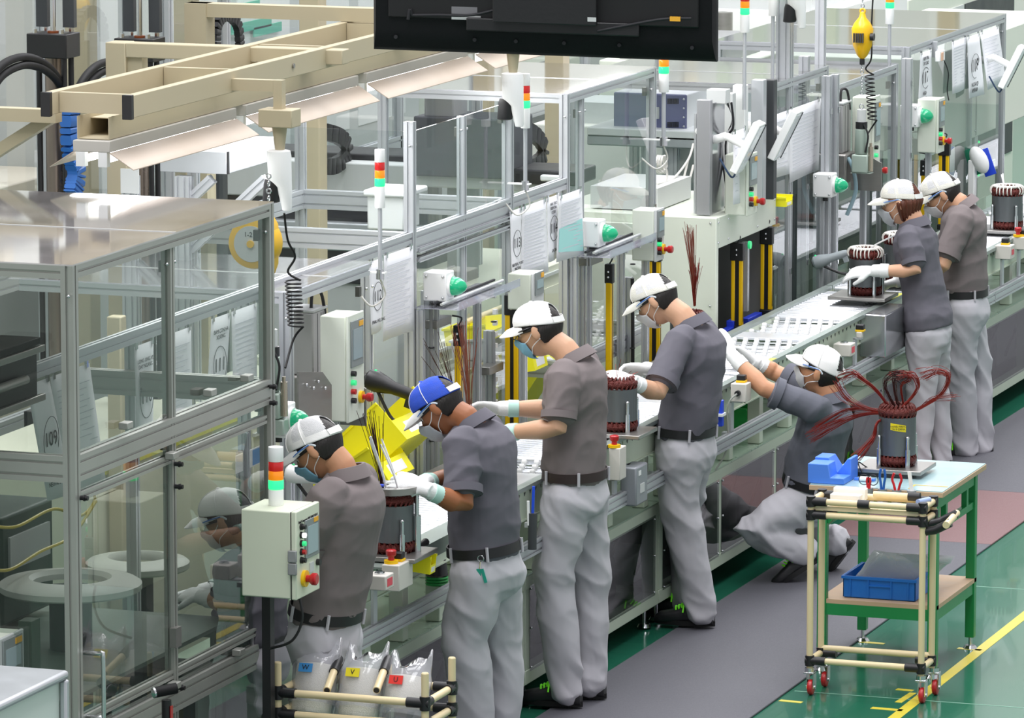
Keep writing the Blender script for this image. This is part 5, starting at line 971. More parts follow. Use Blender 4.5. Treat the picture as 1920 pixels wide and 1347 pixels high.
# things hung on the rail near the centre worker
t = thing('motor_drive_box', (.06, 1.9, .5), 'grey electrical box with rating plate under the rail right of the centre worker', 'electrical box'); q = P(1202, 902, x=.07)
MB().box((.0, q.y-.08, q.z-.1), (.075, q.y+.08, q.z+.07)).build('housing', mat('drive_grey', '8F9399', .4, .2), t, bevel=.008); MB().box((.075, q.y-.03, q.z-.05), (.077, q.y+.03, q.z-.01)).build('rating_plate', LGREY, t); MB().box((.075, q.y-.05, q.z+.03), (.077, q.y-.02, q.z+.05)).build('small_plate', WHITE, t); MB().box((.0, q.y-.02, q.z+.07), (.02, q.y+.02, .74)).build('hanger', ALU, t)
t = thing('pen_holder', (.06, .35, .6), 'dark pen tube with blue pen clipped on the rail left of the centre worker', 'pen holder'); q = P(998, 985, x=.06)
MB().cyl((q.x, q.y, q.z-.1), (q.x, q.y, q.z+.05), .018).build('tube', DARK, t); MB().cyl((q.x, q.y, q.z+.0), (q.x+.006, q.y, q.z+.16), .006).build('blue_pen', mat('pen_blue', '1F4FD8', .4), t); MB().cyl((q.x-.012, q.y-.01, q.z), (q.x-.014, q.y-.01, q.z+.1), .006).build('white_pen', WHITE, t); MB().box((.03, q.y-.01, q.z-.01), (q.x, q.y+.01, q.z+.01)).build('clip', ALU, t)
t = thing('blue_tube_holder', (.05, 2.9, .7), 'blue plastic tube held by a white clip left of the plug box', 'tube holder'); q = P(1350, 775, x=.05)
MB().box((q.x-.015, q.y-.015, q.z-.06), (q.x+.015, q.y+.015, q.z+.06)).build('tube', mat('clip_blue', '2348D0'), t, bevel=.004); MB().box((.03, q.y-.03, q.z-.012), (q.x+.02, q.y+.03, q.z)).build('clip', WHITE, t)
t = thing('thread_spool_lamp', (-.1, -.6, .6), 'black dome with green rings under the conveyor by the blue cap worker', 'fixture'); q = P(833, 1070, x=-.03)
MB().tube([(q.x-.05, q.y+.05, q.z-.03), (q.x-.05, q.y+.05, q.z+.03), (q.x-.05, q.y+.05, q.z+.05)], [.045, .038, .015], 20).build('dome', BLACK, t)
for k in range(3): MB().ring((q.x-.05, q.y+.05, q.z-.04-k*.012), .04, .006, 'z', 24, 6).build('green_ring', mat('bin_green', '1E9E46'), t)
MB().cyl((q.x-.05, q.y+.05, .563), (q.x-.05, q.y+.05, q.z-.03), .01).build('stem', DARK, t)
t = thing('key_ring', (.2, -1.1, .85), 'keys with teal tags hanging from the belt of the blue cap worker', 'keys'); q = P(901, 1048, y=-1.135)
MB().ring((q.x, q.y, q.z), .012, .002, 'y', 20, 6).build('ring', CHROME, t); MB().tube([(q.x, q.y, q.z-.012), (q.x, q.y-.004, q.z-.04)], .003, 6).build('strap', CHROME, t); MB().box((q.x-.014, q.y-.008, q.z-.065), (q.x+.004, q.y-.002, q.z-.04)).build('key_head', mat('teal_tag', '2BA58E', .4), t); MB().box((q.x-.009, q.y-.006, q.z-.09), (q.x-.001, q.y-.003, q.z-.065)).build('key_blade', BRASS, t); MB().cb((q.x+.016, q.y-.006, q.z-.065), (.012, .004, .055), Matrix.Rotation(-.3, 3, 'Y')).build('teal_tag', mat('teal_tag', '2BA58E'), t)

q = P(1767, 105, x=-.62); t = thing('sensor_box', (q.x, q.y, q.z-.05), 'small wired sensor box with an orange side hung on the top right rail', 'sensor box')
MB().box((q.x-.03, q.y-.05, q.z-.03), (q.x+.0, q.y+.06, q.z+.03)).build('box', WHITE, t, bevel=.004); MB().box((q.x, q.y-.03, q.z-.025), (q.x+.003, q.y+.015, q.z+.02)).build('orange_side', mat('peach_panel', 'E8B79A', .5), t); MB().box((q.x-.06, q.y-.01, q.z-.01), (q.x-.03, q.y+.01, q.z+.08)).build('hanger', ALU, t)
MB().tube(spline([(q.x, q.y+.04, q.z-.03), (q.x+.02, q.y+.06, q.z-.1), (q.x+.01, q.y+.08, q.z-.2), (q.x+.02, q.y+.08, q.z-.26)], 6), .0035, 6).build('lead', BLACK, t)
q = P(1836, 300, x=-.62); t = thing('scoop_holder', (q.x, q.y, .564), 'white post with a rounded white head and blue and green flaps at upper right', 'holder')
MB().box((q.x-.06, q.y-.03, .564), (q.x-.02, q.y+.03, q.z)).build('post', WHITE, t, bevel=.006); MB().ball((q.x, q.y, q.z+.0), (.05, .045, .085), Matrix.Rotation(-.5, 3, 'Y'), 20, 12).build('head', WHITE, t)
for dx, m_ in ((.03, mat('clip_blue', '2348D0')), (-.05, mat('green_flap', '2E8F6E', .4))): MB().cb((q.x+dx, q.y+.06, q.z-.02), (.07, .006, .16), Matrix.Rotation(-.35, 3, 'Y')).build('flap', m_, t, bevel=.002)
# ---------------------------------------------------------------- green table
TX0, TX1, TY0, TY1 = -6.12+7.0, -5.53+7.0, 21.46-20, 22.14-20
zt = P(1765, 915, x=TX1, ).z if False else .80
tA = P(1517, 908, y=TY0); zt = tA.z
t = thing('work_table', ((TX0+TX1)/2, (TY0+TY1)/2, 0), 'green steel table with pale blue top and plywood shelf at right', 'table')
TOP = mat('pale_blue_mat', 'A9C9CE', .25, var=.12, vscale=5, coat=.3); PLY = mat('plywood', 'C7A98A', .6, var=.15, vscale=8, stretch=(1, 6, 1))
x0, x1, y0, y1 = tA.x, P(1768, 925, y=TY0).x, TY0, P(1850, 857, x=P(1768, 925, y=TY0).x).y
MB().box((x0, y0, zt-.026), (x1, y1, zt-.004)).build('tabletop', PLY, t, bevel=.002); MB().box((x0+.003, y0+.003, zt-.004), (x1-.003, y1-.003, zt)).build('top_mat', TOP, t)
lx0, lx1, ly0, ly1 = x0+.05, x1-.05, y0+.05, y1-.05
for x in (lx0, lx1):
    for y in (ly0, ly1):
        MB().box((x-.02, y-.02, .05), (x+.02, y+.02, zt-.027)).build('leg', GREENF, t, bevel=.003)
        MB().cyl((x, y, .012), (x, y, .05), .008).cyl((x, y, .001), (x, y, .014), .032, .022).build('levelling_foot', CHROME, t)
for z in (zt-.06, .27):
    for y in (ly0, ly1): MB().box((lx0+.02, y-.015, z-.025), (lx1-.02, y+.015, z+.025)).build('rail', GREENF, t)
    for x in (lx0, lx1): MB().box((x-.015, ly0+.02, z-.025), (x+.015, ly1-.02, z+.025)).build('rail', GREENF, t)
for x in (lx0, lx1): MB().box((x-.012, ly0+.02, zt-.19), (x+.012, ly1-.02, zt-.16)).build('rail', GREENF, t)
MB().tube([(lx0+.02, ly0, zt-.17), (lx0+.12, ly0, zt-.06)], .012, 4).build('brace', GREENF, t)
MB().box((lx1-.012, ly0+.15, zt-.16), (lx1+.012, ly0+.18, zt-.085)).build('upright', GREENF, t); MB().box((lx1-.012, ly1-.14, zt-.16), (lx1+.012, ly1-.11, zt-.085)).build('upright', GREENF, t)
MB().box((lx0-.015, ly0-.015, .295), (lx1+.02, ly1+.02, .313)).build('shelf', PLY, t)
MB().box((x1-.16, y0+.03, zt+.0005), (x1-.15, y0+.13, zt+.001)).box((x1-.15, y0+.12, zt+.0005), (x1-.01, y0+.13, zt+.001)).build('yellow_corner_mark', mat('corner_mark_yellow', 'E0B93A', .5), t)
# blue V block
def onT(px, pyy, dz=0): p = P(px, pyy, z=zt+dz); return p
BV = mat('blue_urethane', '4E86E8', .45); a_ = onT(1519, 902); b_ = onT(1567, 905)
def vblock(x, y, w_, d, h, v): return MB().prism([(x, zt+.001), (x+w_, zt+.001), (x+w_, zt+h), (x+w_*.82, zt+h), (x+w_*.5+.0, zt+h-v), (x+w_*.3, zt+h), (x, zt+h)] if False else [(x, zt+.001), (x+w_, zt+.001), (x+w_, zt+h), (x+w_*.94, zt+h), (x+w_*.72, zt+h-v), (x+w_*.5, zt+h), (x, zt+h)], 'y', y, y+d)
w_ = b_.x-a_.x
t = thing('v_block', (a_.x+.08, y0+.1, zt), 'blue plastic block with a V notch on the table corner', 'block')
MB().prism([(a_.x+.005, zt+.001), (a_.x+.165, zt+.001), (a_.x+.165, zt+.095), (a_.x+.15, zt+.095), (a_.x+.105, zt+.035), (a_.x+.065, zt+.095), (a_.x+.005, zt+.095)], 'y', y0+.13, y0+.24).build('rear_half', BV, t, bevel=.003)
MB().prism([(a_.x+.005, zt+.001), (a_.x+.165, zt+.001), (a_.x+.165, zt+.028), (a_.x+.105, zt+.028), (a_.x+.095, zt+.085), (a_.x+.005, zt+.085)], 'y', y0+.02, y0+.128).build('front_half', BV, t, bevel=.003)
# table stator
cT = onT(1682, 862, .03); cT = Vector((cT.x, y0+.38, zt+.035)); d_ = None
dd = P(1682, 850, y=cT.y); cT.x = dd.x
def L3(pts): return [P(px, pyy, y=cT.y+dy) for px, pyy, dy in pts]
zc = cT.z+.23
def bun(pts, n=26, sp=.012, m=COPL): return ([Vector((cT.x+random.uniform(-.04, .04), cT.y+random.uniform(-.04, .04), zc-.01))]+L3(pts), n, sp, m)
leads = [bun([(1645, 735, 0), (1618, 712, 0), (1600, 700, 0), (1578, 708, 0)], 22, .01), bun([(1640, 770, -.02), (1612, 762, -.02), (1585, 745, -.02), (1568, 718, -.02)], 22, .014), bun([(1640, 775, -.03), (1600, 782, -.03), (1560, 800, -.03), (1522, 818, -.03)], 26, .014),
    bun([(1650, 770, .02), (1600, 768, .02), (1570, 778, .02), (1528, 805, .02)], 22, .012), bun([(1665, 740, 0), (1660, 715, 0), (1675, 702, 0), (1690, 700, 0)], 18, .014, BKW), bun([(1678, 730, 0), (1680, 705, 0), (1700, 712, 0)], 16, .012, BKW), bun([(1690, 725, .02), (1706, 712, .02), (1696, 702, .02), (1672, 708, .02)], 20, .012),
    bun([(1710, 745, 0), (1722, 722, 0), (1712, 702, 0), (1690, 702, 0)], 22, .01), bun([(1735, 760, 0), (1768, 735, 0), (1778, 705, 0), (1755, 695, 0), (1728, 703, 0)], 26, .012), bun([(1725, 765, .03), (1750, 748, .03), (1790, 745, .03)], 14, .01), bun([(1648, 790, -.06), (1638, 820, -.08), (1618, 845, -.1), (1605, 860, -.1)], 22, .01)]
stator(cT, 'stator on the green table with red copper leads fanned out like a bouquet', R=.079, h=.165, zb_=.05, lead=leads, label=True)
# small tray, pliers in holders on the table front
t = thing('tool_tray', onT(1655, 892), 'black shallow tray lying in front of the table stator', 'tray'); q = onT(1655, 893)
MB().box((q.x-.13, q.y-.04, zt+.001), (q.x+.13, q.y+.07, zt+.034)).build('tray', BLACK, t, bevel=.003); MB().tube(spline([(q.x-.08, q.y-.05, zt+.02), (q.x-.1, q.y-.03, zt+.06), (q.x-.06, q.y, zt+.03), (q.x, q.y, zt+.035), (q.x+.1, q.y+.03, zt+.03)], 6), .003, 6).build('cord', BLACK, t)
GH = mat('grey_holder', '8D9092', .5)
hx = [P(px, 920, y=y0-.03) for px in (1600, 1629, 1655, 1682, 1710)]
t0 = thing('holder_rail', (hx[2].x, y0-.03, zt-.08), 'steel strip with small clips along the table front edge', 'rail'); MB().box((hx[0].x-.03, y0-.012, zt-.05), (hx[4].x+.03, y0-.002, zt-.03)).build('strip', STEEL, t0)
for i, q in enumerate(hx):
    t = thing('tool_cup', (q.x, y0-.035, zt-.09), ('empty grey tube cup, leftmost on the table front', 'grey cup holding the small red snips', 'grey cup holding the blue pliers', 'grey cup holding the red pliers', 'grey cup with a white stick, rightmost on the table front')[i], 'cup', 'grey tool cups on the table front')
    MB().tube([(q.x, y0-.035, zt-.09), (q.x, y0-.035, zt-.06), (q.x, y0-.035, zt-.058), (q.x, y0-.035, zt+.005), (q.x, y0-.035, zt-.002)], [.015, .015, .02, .02, .016], 18).build('cup', GH, t); MB().ring((q.x, y0-.035, zt-.05), .0205, .003, 'z', 20, 6).build('band', STEEL, t)
def pliers(q, m, lab, grp, h=.075, sp=.022, name='pliers'):
    t = thing(name, (q.x, y0-.035, zt-.02), lab, name.replace('_', ' '), grp); o = y0-.035
    for s_ in (-1, 1): MB().tube(spline([(q.x+s_*.003, o, zt-.02), (q.x+s_*sp*.6, o, zt+h*.3), (q.x+s_*sp, o, zt+h*.65), (q.x+s_*sp*.6, o, zt+h)], 6), .0055, 8).build('handle', m, t)
    MB().cyl((q.x, o-.006, zt-.012), (q.x, o+.006, zt-.012), .01).build('pivot', STEEL, t)
pliers(hx[1], mat('snip_red', 'C8202A', .35), 'small red snips in the second cup', None, .05, .007, 'snips'); pliers(hx[2], mat('plier_blue', '1E5FB4', .35), 'blue handled pliers in the middle cup', 'pliers in cups on the table', .09, .012); pliers(hx[3], mat('snip_red', 'C8202A'), 'red handled pliers in the fourth cup', 'pliers in cups on the table', .075, .02)
t = thing('white_stick', (hx[4].x, y0-.035, zt-.02), 'flat white stick leaning in the rightmost cup', 'stick'); MB().cb((hx[4].x-.004, y0-.035, zt+.035), (.016, .004, .1), Matrix.Rotation(-.15, 3, 'Y')).build('blade', WHITE, t)
t = thing('thread_loop', (hx[1].x, y0-.02, zt), 'thin black wire handles around the small red snips', 'wire')
for s_ in (-1, 1): MB().ring((hx[1].x+s_*.02, y0-.036, zt+.04), .022, .0018, 'y', 24, 6).build('loop', BLACK, t)
q = onT(1618, 905); t = thing('blue_bottle', (q.x, q.y, zt), 'small white bottle with blue cap lying behind the cups', 'bottle'); MB().cyl((q.x-.02, q.y+.02, zt+.012), (q.x+.03, q.y+.02, zt+.012), .011).build('bottle', WHITE, t); MB().box((q.x-.05, q.y+.035, zt+.001), (q.x+.04, q.y+.06, zt+.01)).build('blue_base', BV, t)
# crate with clear sleeves on the shelf
CR = mat('crate_blue', '1D6FC8', .4, var=.04); zs = .3135; q0 = P(1579, 1165, y=ly0+.03); cx0, cx1 = P(1580, 1150, y=ly0+.04).x, P(1716, 1150, y=ly0+.04).x; cy0, cy1 = ly0+.04, ly0+.36
t = thing('plastic_crate', ((cx0+cx1)/2, (cy0+cy1)/2, zs), 'blue shallow crate on the plywood shelf', 'crate'); h_ = .095
m_ = MB().box((cx0+.006, cy0+.006, zs), (cx1-.006, cy1-.006, zs+.004))
for a_, b_ in (((cx0, cy0, zs+.003), (cx1, cy0+.006, zs+h_)), ((cx0, cy1-.006, zs+.003), (cx1, cy1, zs+h_)), ((cx0, cy0, zs+.003), (cx0+.006, cy1, zs+h_)), ((cx1-.006, cy0, zs+.003), (cx1, cy1, zs+h_))): m_.box(a_, b_)
m_.build('body', CR, t, bevel=.003); MB().box((cx0-.006, cy0-.006, zs+h_-.012), (cx1+.006, cy0, zs+h_)).box((cx0-.006, cy0, zs+h_-.012), (cx0, cy1, zs+h_)).box((cx1, cy0, zs+h_-.012), (cx1+.006, cy1, zs+h_)).build('rim', CR, t)
for x in (cx0+.03, (cx0+cx1)/2-.05, (cx0+cx1)/2+.05, cx1-.035): MB().box((x, cy0-.005, zs+.01), (x+.006, cy0, zs+h_-.012)).build('rib', CR, t)
MB().box(((cx0+cx1)/2-.045, cy0-.005, zs+.055), ((cx0+cx1)/2+.05, cy0, zs+.06)).build('rib', CR, t)
FILM = clear('clear_film', tint=(.95, .96, .96), milk=.32, refl=1.6, rough=.05, milkcol=(.9, .92, .92))
a_ = Vector((cx0+.01, cy0+.1, zs+h_*.6))
for k in range(5):
    o = k*.014; t = thing('clear_sleeve', a_+Vector((0, o, 0)), ('lowest', 'second lowest', 'middle', 'second highest', 'topmost')[4-k]+' clear plastic sleeve of the pile in the blue crate', 'plastic sleeve', 'clear sleeves in the blue crate')
    p = [a_+Vector((.0, o, -.01)), a_+Vector((.1-.008*k, o+.01, .14-.008*k)), a_+Vector((.41, o+.12, .085+.004*k)), a_+Vector((.31, o+.1, .0))]
    m_ = MB(); rr = []
    for i in range(7):
        f = i/6; l, r_ = p[0].lerp(p[3], f), p[1].lerp(p[2], f); rr.append([l.lerp(r_, j/5)+Vector((0, .008*sin(f*5+k+j), .004*sin(f*7+j*2))) for j in range(6)])
    o2 = m_.loft(rr, close=False).build('film', FILM, t); md = o2.modifiers.new('s', 'SOLIDIFY'); md.thickness = .0012
# ---------------------------------------------------------------- pipe cart
def pipe(t, a, b, n='pipe', r=.0138): MB().cyl(a, b, r, n=18).build(n, IVORY, t)
def joint(t, c, d, L_=.085, r=.0185): c = Vector(c); d = Vector(d).normalized(); MB().tube([c-d*L_*.2, c+d*L_*.8], r, 16).build('joint', BLACK, t); 
X0, X1 = -6.0+7, -5.545+7; Y0, Y1 = 1.0+.02, 1.0+.19
FLP = P(1518, 1250, y=Y0); FRP = P(1727, 1262, y=Y0); X0, X1 = FLP.x, FRP.x; zb, zh = .125, P(1518, 965, y=Y0).z; ztop = P(1518, 940, y=Y0).z
t = thing('pipe_cart', ((X0+X1)/2, (Y0+Y1)/2, 0), 'ivory pipe cart with black joints and red castors in front of the green table', 'cart')
for x in (X0, X1):
    for y in (Y0, Y1): pipe(t, (x, y, zb-.01), (x, y, ztop+(.012 if y == Y1 else .0)), 'upright')
for z in (zb+.02, zh, ztop):
    for y in (Y0, Y1): pipe(t, (X0, y, z+(.0 if z > .5 else (.02 if y == Y1 else 0))), (X1, y, z+(.0 if z > .5 else (.02 if y == Y1 else 0))), 'cross_pipe'); joint(t, (X0, y, z), (1, 0, 0)); joint(t, (X1, y, z), (-1, 0, 0))
    for x in (X0, X1): pipe(t, (x, Y0, z), (x, Y1, z), 'cross_pipe')
for x in (X0, X1):
    for y in (Y0, Y1):
        for z in (zb+.02, zh, ztop): MB().cyl((x, y, z-.022), (x, y, z+.022), .0195, n=16).build('joint', BLACK, t)
MB().box((X0+.01, Y0+.005, (zh+ztop)/2-.009), (X1-.01, Y1-.005, (zh+ztop)/2+.009)).build('deck_board', mat('ivory_board', 'E2D3B0', .5), t)
xm = P(1622, 945, y=Y0).x; joint(t, (xm-.02, Y0, ztop), (1, 0, 0), .05)
h1 = P(1775, 968, y=Y0+.12); h0 = Vector((X1, Y0+.01, zh-.045)); 
for dy, dz in ((0, 0), (.1, .02)): MB().tube([h0+Vector((0, dy*.6, dz)), h0+Vector((.05, dy, .01+dz)), h0+Vector((.115, dy, .045+dz))], .0185, 14).build('handle_arm', BLACK, t)
MB().cyl(h0+Vector((.105, -.035, .04)), h0+Vector((.105, .14, .06)), .015).build('handle', IVORY, t)
w0 = None
for i, (x, y) in enumerate(((X0, Y0), (X1, Y0), (X0+.012, Y1), (X1+.012, Y1))):
    MB().cyl((x, y, .098), (x, y, zb-.01), .02).build('caster_stem', CHROME, t); MB().box((x-.022, y-.02, .09), (x+.022, y+.03, .098)).build('caster_plate', CHROME, t, bevel=.002)
    fk = MB()
    for s_ in (-.014, .014): fk.box((x+s_-.002+.008, y-.022, .03), (x+s_+.002+.008, y+.02, .092))
    fk.build('caster_fork', CHROME, t); c = Vector((x+.008, y-.004, .0335))
    MB().tube([c+Vector((s_, 0, 0)) for s_ in (-.0115, -.009, -.003, .003, .009, .0115)], [.024, .031, .0335, .0335, .031, .024], 28).build('wheel', mat('caster_red', 'B81E22', .35, coat=.2), t); MB().cyl(c-Vector((.02, 0, 0)), c+Vector((.02, 0, 0)), .008).build('axle_nut', CHROME, t)
for i, (px0, px1, y) in enumerate(((1556, 1612, Y0+.03), (1562, 1622, Y0+.1))):
    a_ = P(px0, 930, y=y); b_ = P(px1, 930, y=y); tag(MB().box((a_.x, y, ztop-.005), (b_.x, y+.045, ztop+(.03 if i == 0 else .045))).build('white_block', mat('white_foam', 'F6F4EE', .6), bevel=.004), ('front white foam block on the cart top', 'rear white foam block on the cart top')[i], 'block')
t = thing('handle_bar', ((X0+X1)/2+.05, Y1-.03, ztop+.02), 'ivory pipe with black joints lying on the cart top right of the white blocks', 'pipe'); a_ = P(1640, 930, y=Y1-.02); b_ = P(1705, 934, y=Y1-.02); MB().cyl((a_.x, Y1-.035, ztop+.02), (b_.x, Y1-.035, ztop+.02), .0138).build('pipe', IVORY, t); MB().cyl((b_.x, Y1-.035, ztop+.02), (b_.x+.05, Y1-.035, ztop+.02), .0185).build('joint', BLACK, t)
MB().cyl((X1-.03, Y0+.03, ztop+.018), (X1-.0, Y0+.1, ztop+.018), .012).build('blue_white_sleeve', mat('blue_white_label', '9FB4E0', .5), t)
# ---------------------------------------------------------------- rack with bags
RY0, RY1 = -2.66, -2.38; A0 = P(521, 1300, y=RY0); A1 = P(797, 1310, y=RY0); rx0, rx1 = A0.x, A1.x
t = thing('pipe_rack', ((rx0+rx1)/2, (RY0+RY1)/2, 0), 'low ivory pipe rack with black joints holding bagged parts in front', 'rack')
def zz(px, pyy, y): return P(px, pyy, y=y).z
ztopf = zz(514, 1243, RY0); z1 = zz(514, 1298, RY0); z2 = zz(514, 1338, RY0)
for x, y, zt_ in ((rx0, RY0, ztopf), (rx1, RY0, ztopf), (rx0, RY1, ztopf-.0), (rx1, RY1, ztopf)): pipe(t, (x, y, .0), (x, y, zt_), 'upright'); MB().tube([(x, y, zt_), (x, y, zt_+.004)], [.0138, .011], 16).build('end_cap', IVORY, t)
for z in (z1, z2):
    for y in (RY0, RY1): pipe(t, (rx0, y, z), (rx1, y, z), 'cross_pipe'); joint(t, (rx0, y, z), (1, 0, 0)); joint(t, (rx1, y, z), (-1, 0, 0))
    for x in (rx0, rx1): pipe(t, (x, RY0, z), (x, RY1, z), 'cross_pipe'); joint(t, (x, RY0, z), (0, 1, 0), .06); joint(t, (x, RY1, z), (0, -1, 0), .06); [MB().cyl((x, y, z-.025), (x, y, z+.025), .0195, n=16).build('joint', BLACK, t) for y in (RY0, RY1)]
for px in (613, 706):
    a_ = P(px, 1295, y=RY0+.02); b_ = P(px+22, 1236, y=RY1-.06); MB().cyl(a_, a_.lerp(b_, .6), .0138, n=18).cyl(a_-(b_-a_)*.001, a_, .0125).build('divider_pipe', IVORY, t); MB().tube([a_.lerp(b_, .58), b_], .018, 14).build('divider_joint', BLACK, t); MB().ball(b_, (.0165, .0165, .008)).build('divider_cap', IVORY, t)
    MB().cyl(a_-(b_-a_).normalized()*.002, a_-(b_-a_).normalized()*.0005, .0105).build('pipe_mouth', INK, t); pipe(t, (b_.x, b_.y, z1), (b_.x, b_.y, b_.z-.02), 'strut')
BAG = clear('clear_bag', tint=(.97, .97, .98), milk=.16, refl=1.3, rough=.12, milkcol=(.85, .86, .9)); SL = mat('translucent_tubing', 'F3F0E2', .35, var=.05, bump=.5, bscale=60, stretch=(8, 8, .4)); CT = clear('clear_tube_wall', tint=(.9, .92, .92), milk=.06, refl=1.4)
for i, (px, ptop, tilt, m_, ch, lb, lean) in enumerate(((596, 1235, .22, mat('tag_blue', '3D8FD0', .5), 'W', 'bag of pale tubing marked with a blue W tag', .1), (684, 1244, .2, mat('tag_yellow', 'E6D51C', .5), 'V', 'bag of pale tubing marked with a yellow V tag', .1), (765, 1258, .1, mat('tag_red', 'DC2A20', .5), 'U', 'bag of pale tubing marked with a red U tag', .05))):
    y = (RY0+RY1)/2; top = P(px, ptop+14, y=y+.05); bot = P(px-14, ptop+105, y=y-.03); t = thing('tubing_bag', bot, lb, 'bag', 'clear bags of tubing in the pipe rack'); d = (top-bot).normalized(); s_ = Vector((1, 0, 0)); s_ = (s_-d*s_.dot(d)).normalized(); n_ = s_.cross(d); L_ = (top-bot).length
    rr = [[bot+d*f*L_+s_*(.078*k*cos(a))+n_*(.055*k*sin(a)) for a in (2*pi*j/40 for j in range(40))] for f, k in ((0, .85), (.05, .95), (.5, .98), (.95, 1), (1, .95))]
    MB().loft(rr if i < 2 else [[p for p in r] for r in rr[2:]]).build('tubing', SL, t)
    MB().loft([[bot+d*f*L_+s_*(.087*cos(a))+n_*(.064*sin(a)) for a in (2*pi*j/28 for j in range(28))] for f in (-.12, .25)]+[[bot+d*.25*L_+s_*(.084*cos(a))+n_*(.061*sin(a)) for a in (2*pi*j/28 for j in range(28))]], cap=False).build('clear_holder', CT, t)
    random.seed(20+i); bm_ = []
    for f, k in ((.2, 1.1), (.6, 1.1), (.95, 1.12), (1.12, 1.0), (1.28, .95)):
        r = []
        for j in range(36):
            a = 2*pi*j/36; h = f*L_+(max(0, abs(cos(a))-.35)*.075+.015*sin(5*a+i) if f > 1.2 else 0); kk = k*(1+.05*sin(7*a+f*6+i)); r.append(bot+d*h+s_*(.08*kk*cos(a))+n_*(.056*kk*(.45 if f > 1.2 else 1)*sin(a)))
        bm_.append(r)
    o = MB().loft(bm_, cap=False).build('film', BAG, t); md = o.modifiers.new('s', 'SOLIDIFY'); md.thickness = .001
    tc = bot+d*L_*.86-s_*.02; nf = (n_ if n_.y < 0 else -n_)
    c_ = tc+nf*.066; ux = s_ if s_.x > 0 else -s_
    MB().loft([[c_+ux*a+d*b+nf*o for a, b in ((-.026, -.016), (.026, -.016), (.026, .016), (-.026, .016))] for o in (0, .0015)]).build('colour_tag', m_, t); text(ch, c_+nf*.0025, .026, ux, d, INK, t, 'printed_letter')
# ---------------------------------------------------------------- odd things low left
t = thing('white_low_cabinet', (.1, -4.6, 0), 'white low cabinet with rounded aluminium edge at the bottom left corner', 'cabinet'); c = P(128, 1262, x=.12)
MB().box((-.35, c.y-1.1, 0), (.1, c.y-.02, c.z-.02)).build('body', mat('mint_white_panel', 'DDE6E0', .4), t, bevel=.01); MB().box((-.36, c.y-1.12, c.z-.02), (.125, c.y, c.z+.01)).build('top_frame', ALU, t, bevel=.012); MB().box((.1, c.y-.03, 0), (.125, c.y, c.z-.02)).build('corner_frame', ALU, t, bevel=.008); MB().box((.1, c.y-1.1, c.z-.3), (.103, c.y-.03, c.z-.296)).build('panel_joint', GREY, t)
t = thing('tripod_handle', P(312, 1300, x=-.05), 'black handle with chrome end and red strap standing by the enclosure door', 'handle'); q = P(312, 1297, x=-.08)
MB().cyl((q.x, q.y, 0), (q.x, q.y, q.z-.03), .017).build('shaft', BLACK, t); MB().cyl((q.x-.03, q.y-.03, q.z), (q.x+.03, q.y+.02, q.z+.01), .019).build('grip', RUBBER, t); MB().cyl((q.x-.035, q.y-.035, q.z-.001), (q.x-.03, q.y-.03, q.z), .019).build('chrome_end', CHROME, t); MB().box((q.x+.017, q.y-.01, q.z-.2), (q.x+.02, q.y+.01, q.z-.05)).build('red_strap', RED, t)
t = thing('metal_label_sheet', P(463, 862, x=-.75), 'white data sheet with a blue block behind the right guard pane', 'data sheet'); q = P(465, 862, x=-.72); MB().box((q.x, q.y-.13, q.z-.035), (q.x+.003, q.y+.16, q.z+.035)).build('sheet', WHITE, t); MB().box((q.x+.003, q.y+.04, q.z-.03), (q.x+.004, q.y+.14, q.z+.03)).build('blue_block', mat('tag_blue', '3D8FD0'), t); MB().alu((q.x-.03, q.y, .564), (q.x-.03, q.y, q.z+.03), .03).build('post', ALU, t)
q = P(373, 1040, x=-.35); 
# ---------------------------------------------------------------- people
SKIN = {}
def skin(c): return mat('skin_'+c, c, .5, var=.06, vscale=14, bump=.04, bscale=90)
SHIRT = mat('grey_polo_knit', '615F68', .85, var=.05, vscale=5, bump=.12, bscale=9, stretch=(1, 1, .5))
SHIRTW = mat('warm_grey_polo_knit', '756C6C', .85, var=.05, vscale=5, bump=.12, bscale=9, stretch=(1, 1, .5))
TROU = mat('light_grey_trouser_cloth', 'BBB9BF', .8, var=.05, vscale=4, bump=.15, bscale=7, stretch=(1, 1, .6))
HAIRB = mat('black_hair', '17120F', .55, var=.3, vscale=30, bump=.4, bscale=140, stretch=(1, 1, .2))
HAIRR = mat('brown_hair', '5A2E1C', .5, var=.3, vscale=30, bump=.4, bscale=140, stretch=(1, 1, .2))
CAPW = mat('white_cap_cotton', 'EDECEA', .8, var=.03, bump=.1, bscale=200); CAPI = mat('ivory_cap_mesh', 'E2E0D6', .8, var=.03, bump=.35, bscale=260)
CAPB = mat('blue_denim_cap', '2A4FC0', .8, var=.2, vscale=60, bump=.15, bscale=200)
GLOVE = mat('white_knit_glove', 'F2F3F2', .85, bump=.15, bscale=240); MINT = mat('mint_glove_cuff', 'BFE3D8', .85)
SHOE = mat('black_shoe_leather', '18181B', .45, bump=.1); BELT = mat('black_belt', '161618', .5); BELTB = mat('dark_brown_belt', '2A1C1A', .5)
LACE = mat('neon_green_lace', '69D420', .6, emit=.15)
MASKG = mat('grey_fold_mask', 'B9BDC3', .8, bump=.05); MASKB = mat('blue_pleated_mask', '86BEDB', .8, bump=.1, bscale=20, stretch=(1, 1, 6)); MASKW = mat('white_cup_mask', 'D9DADC', .8, bump=.05)
LENS = clear('spectacle_lens', refl=1.2)
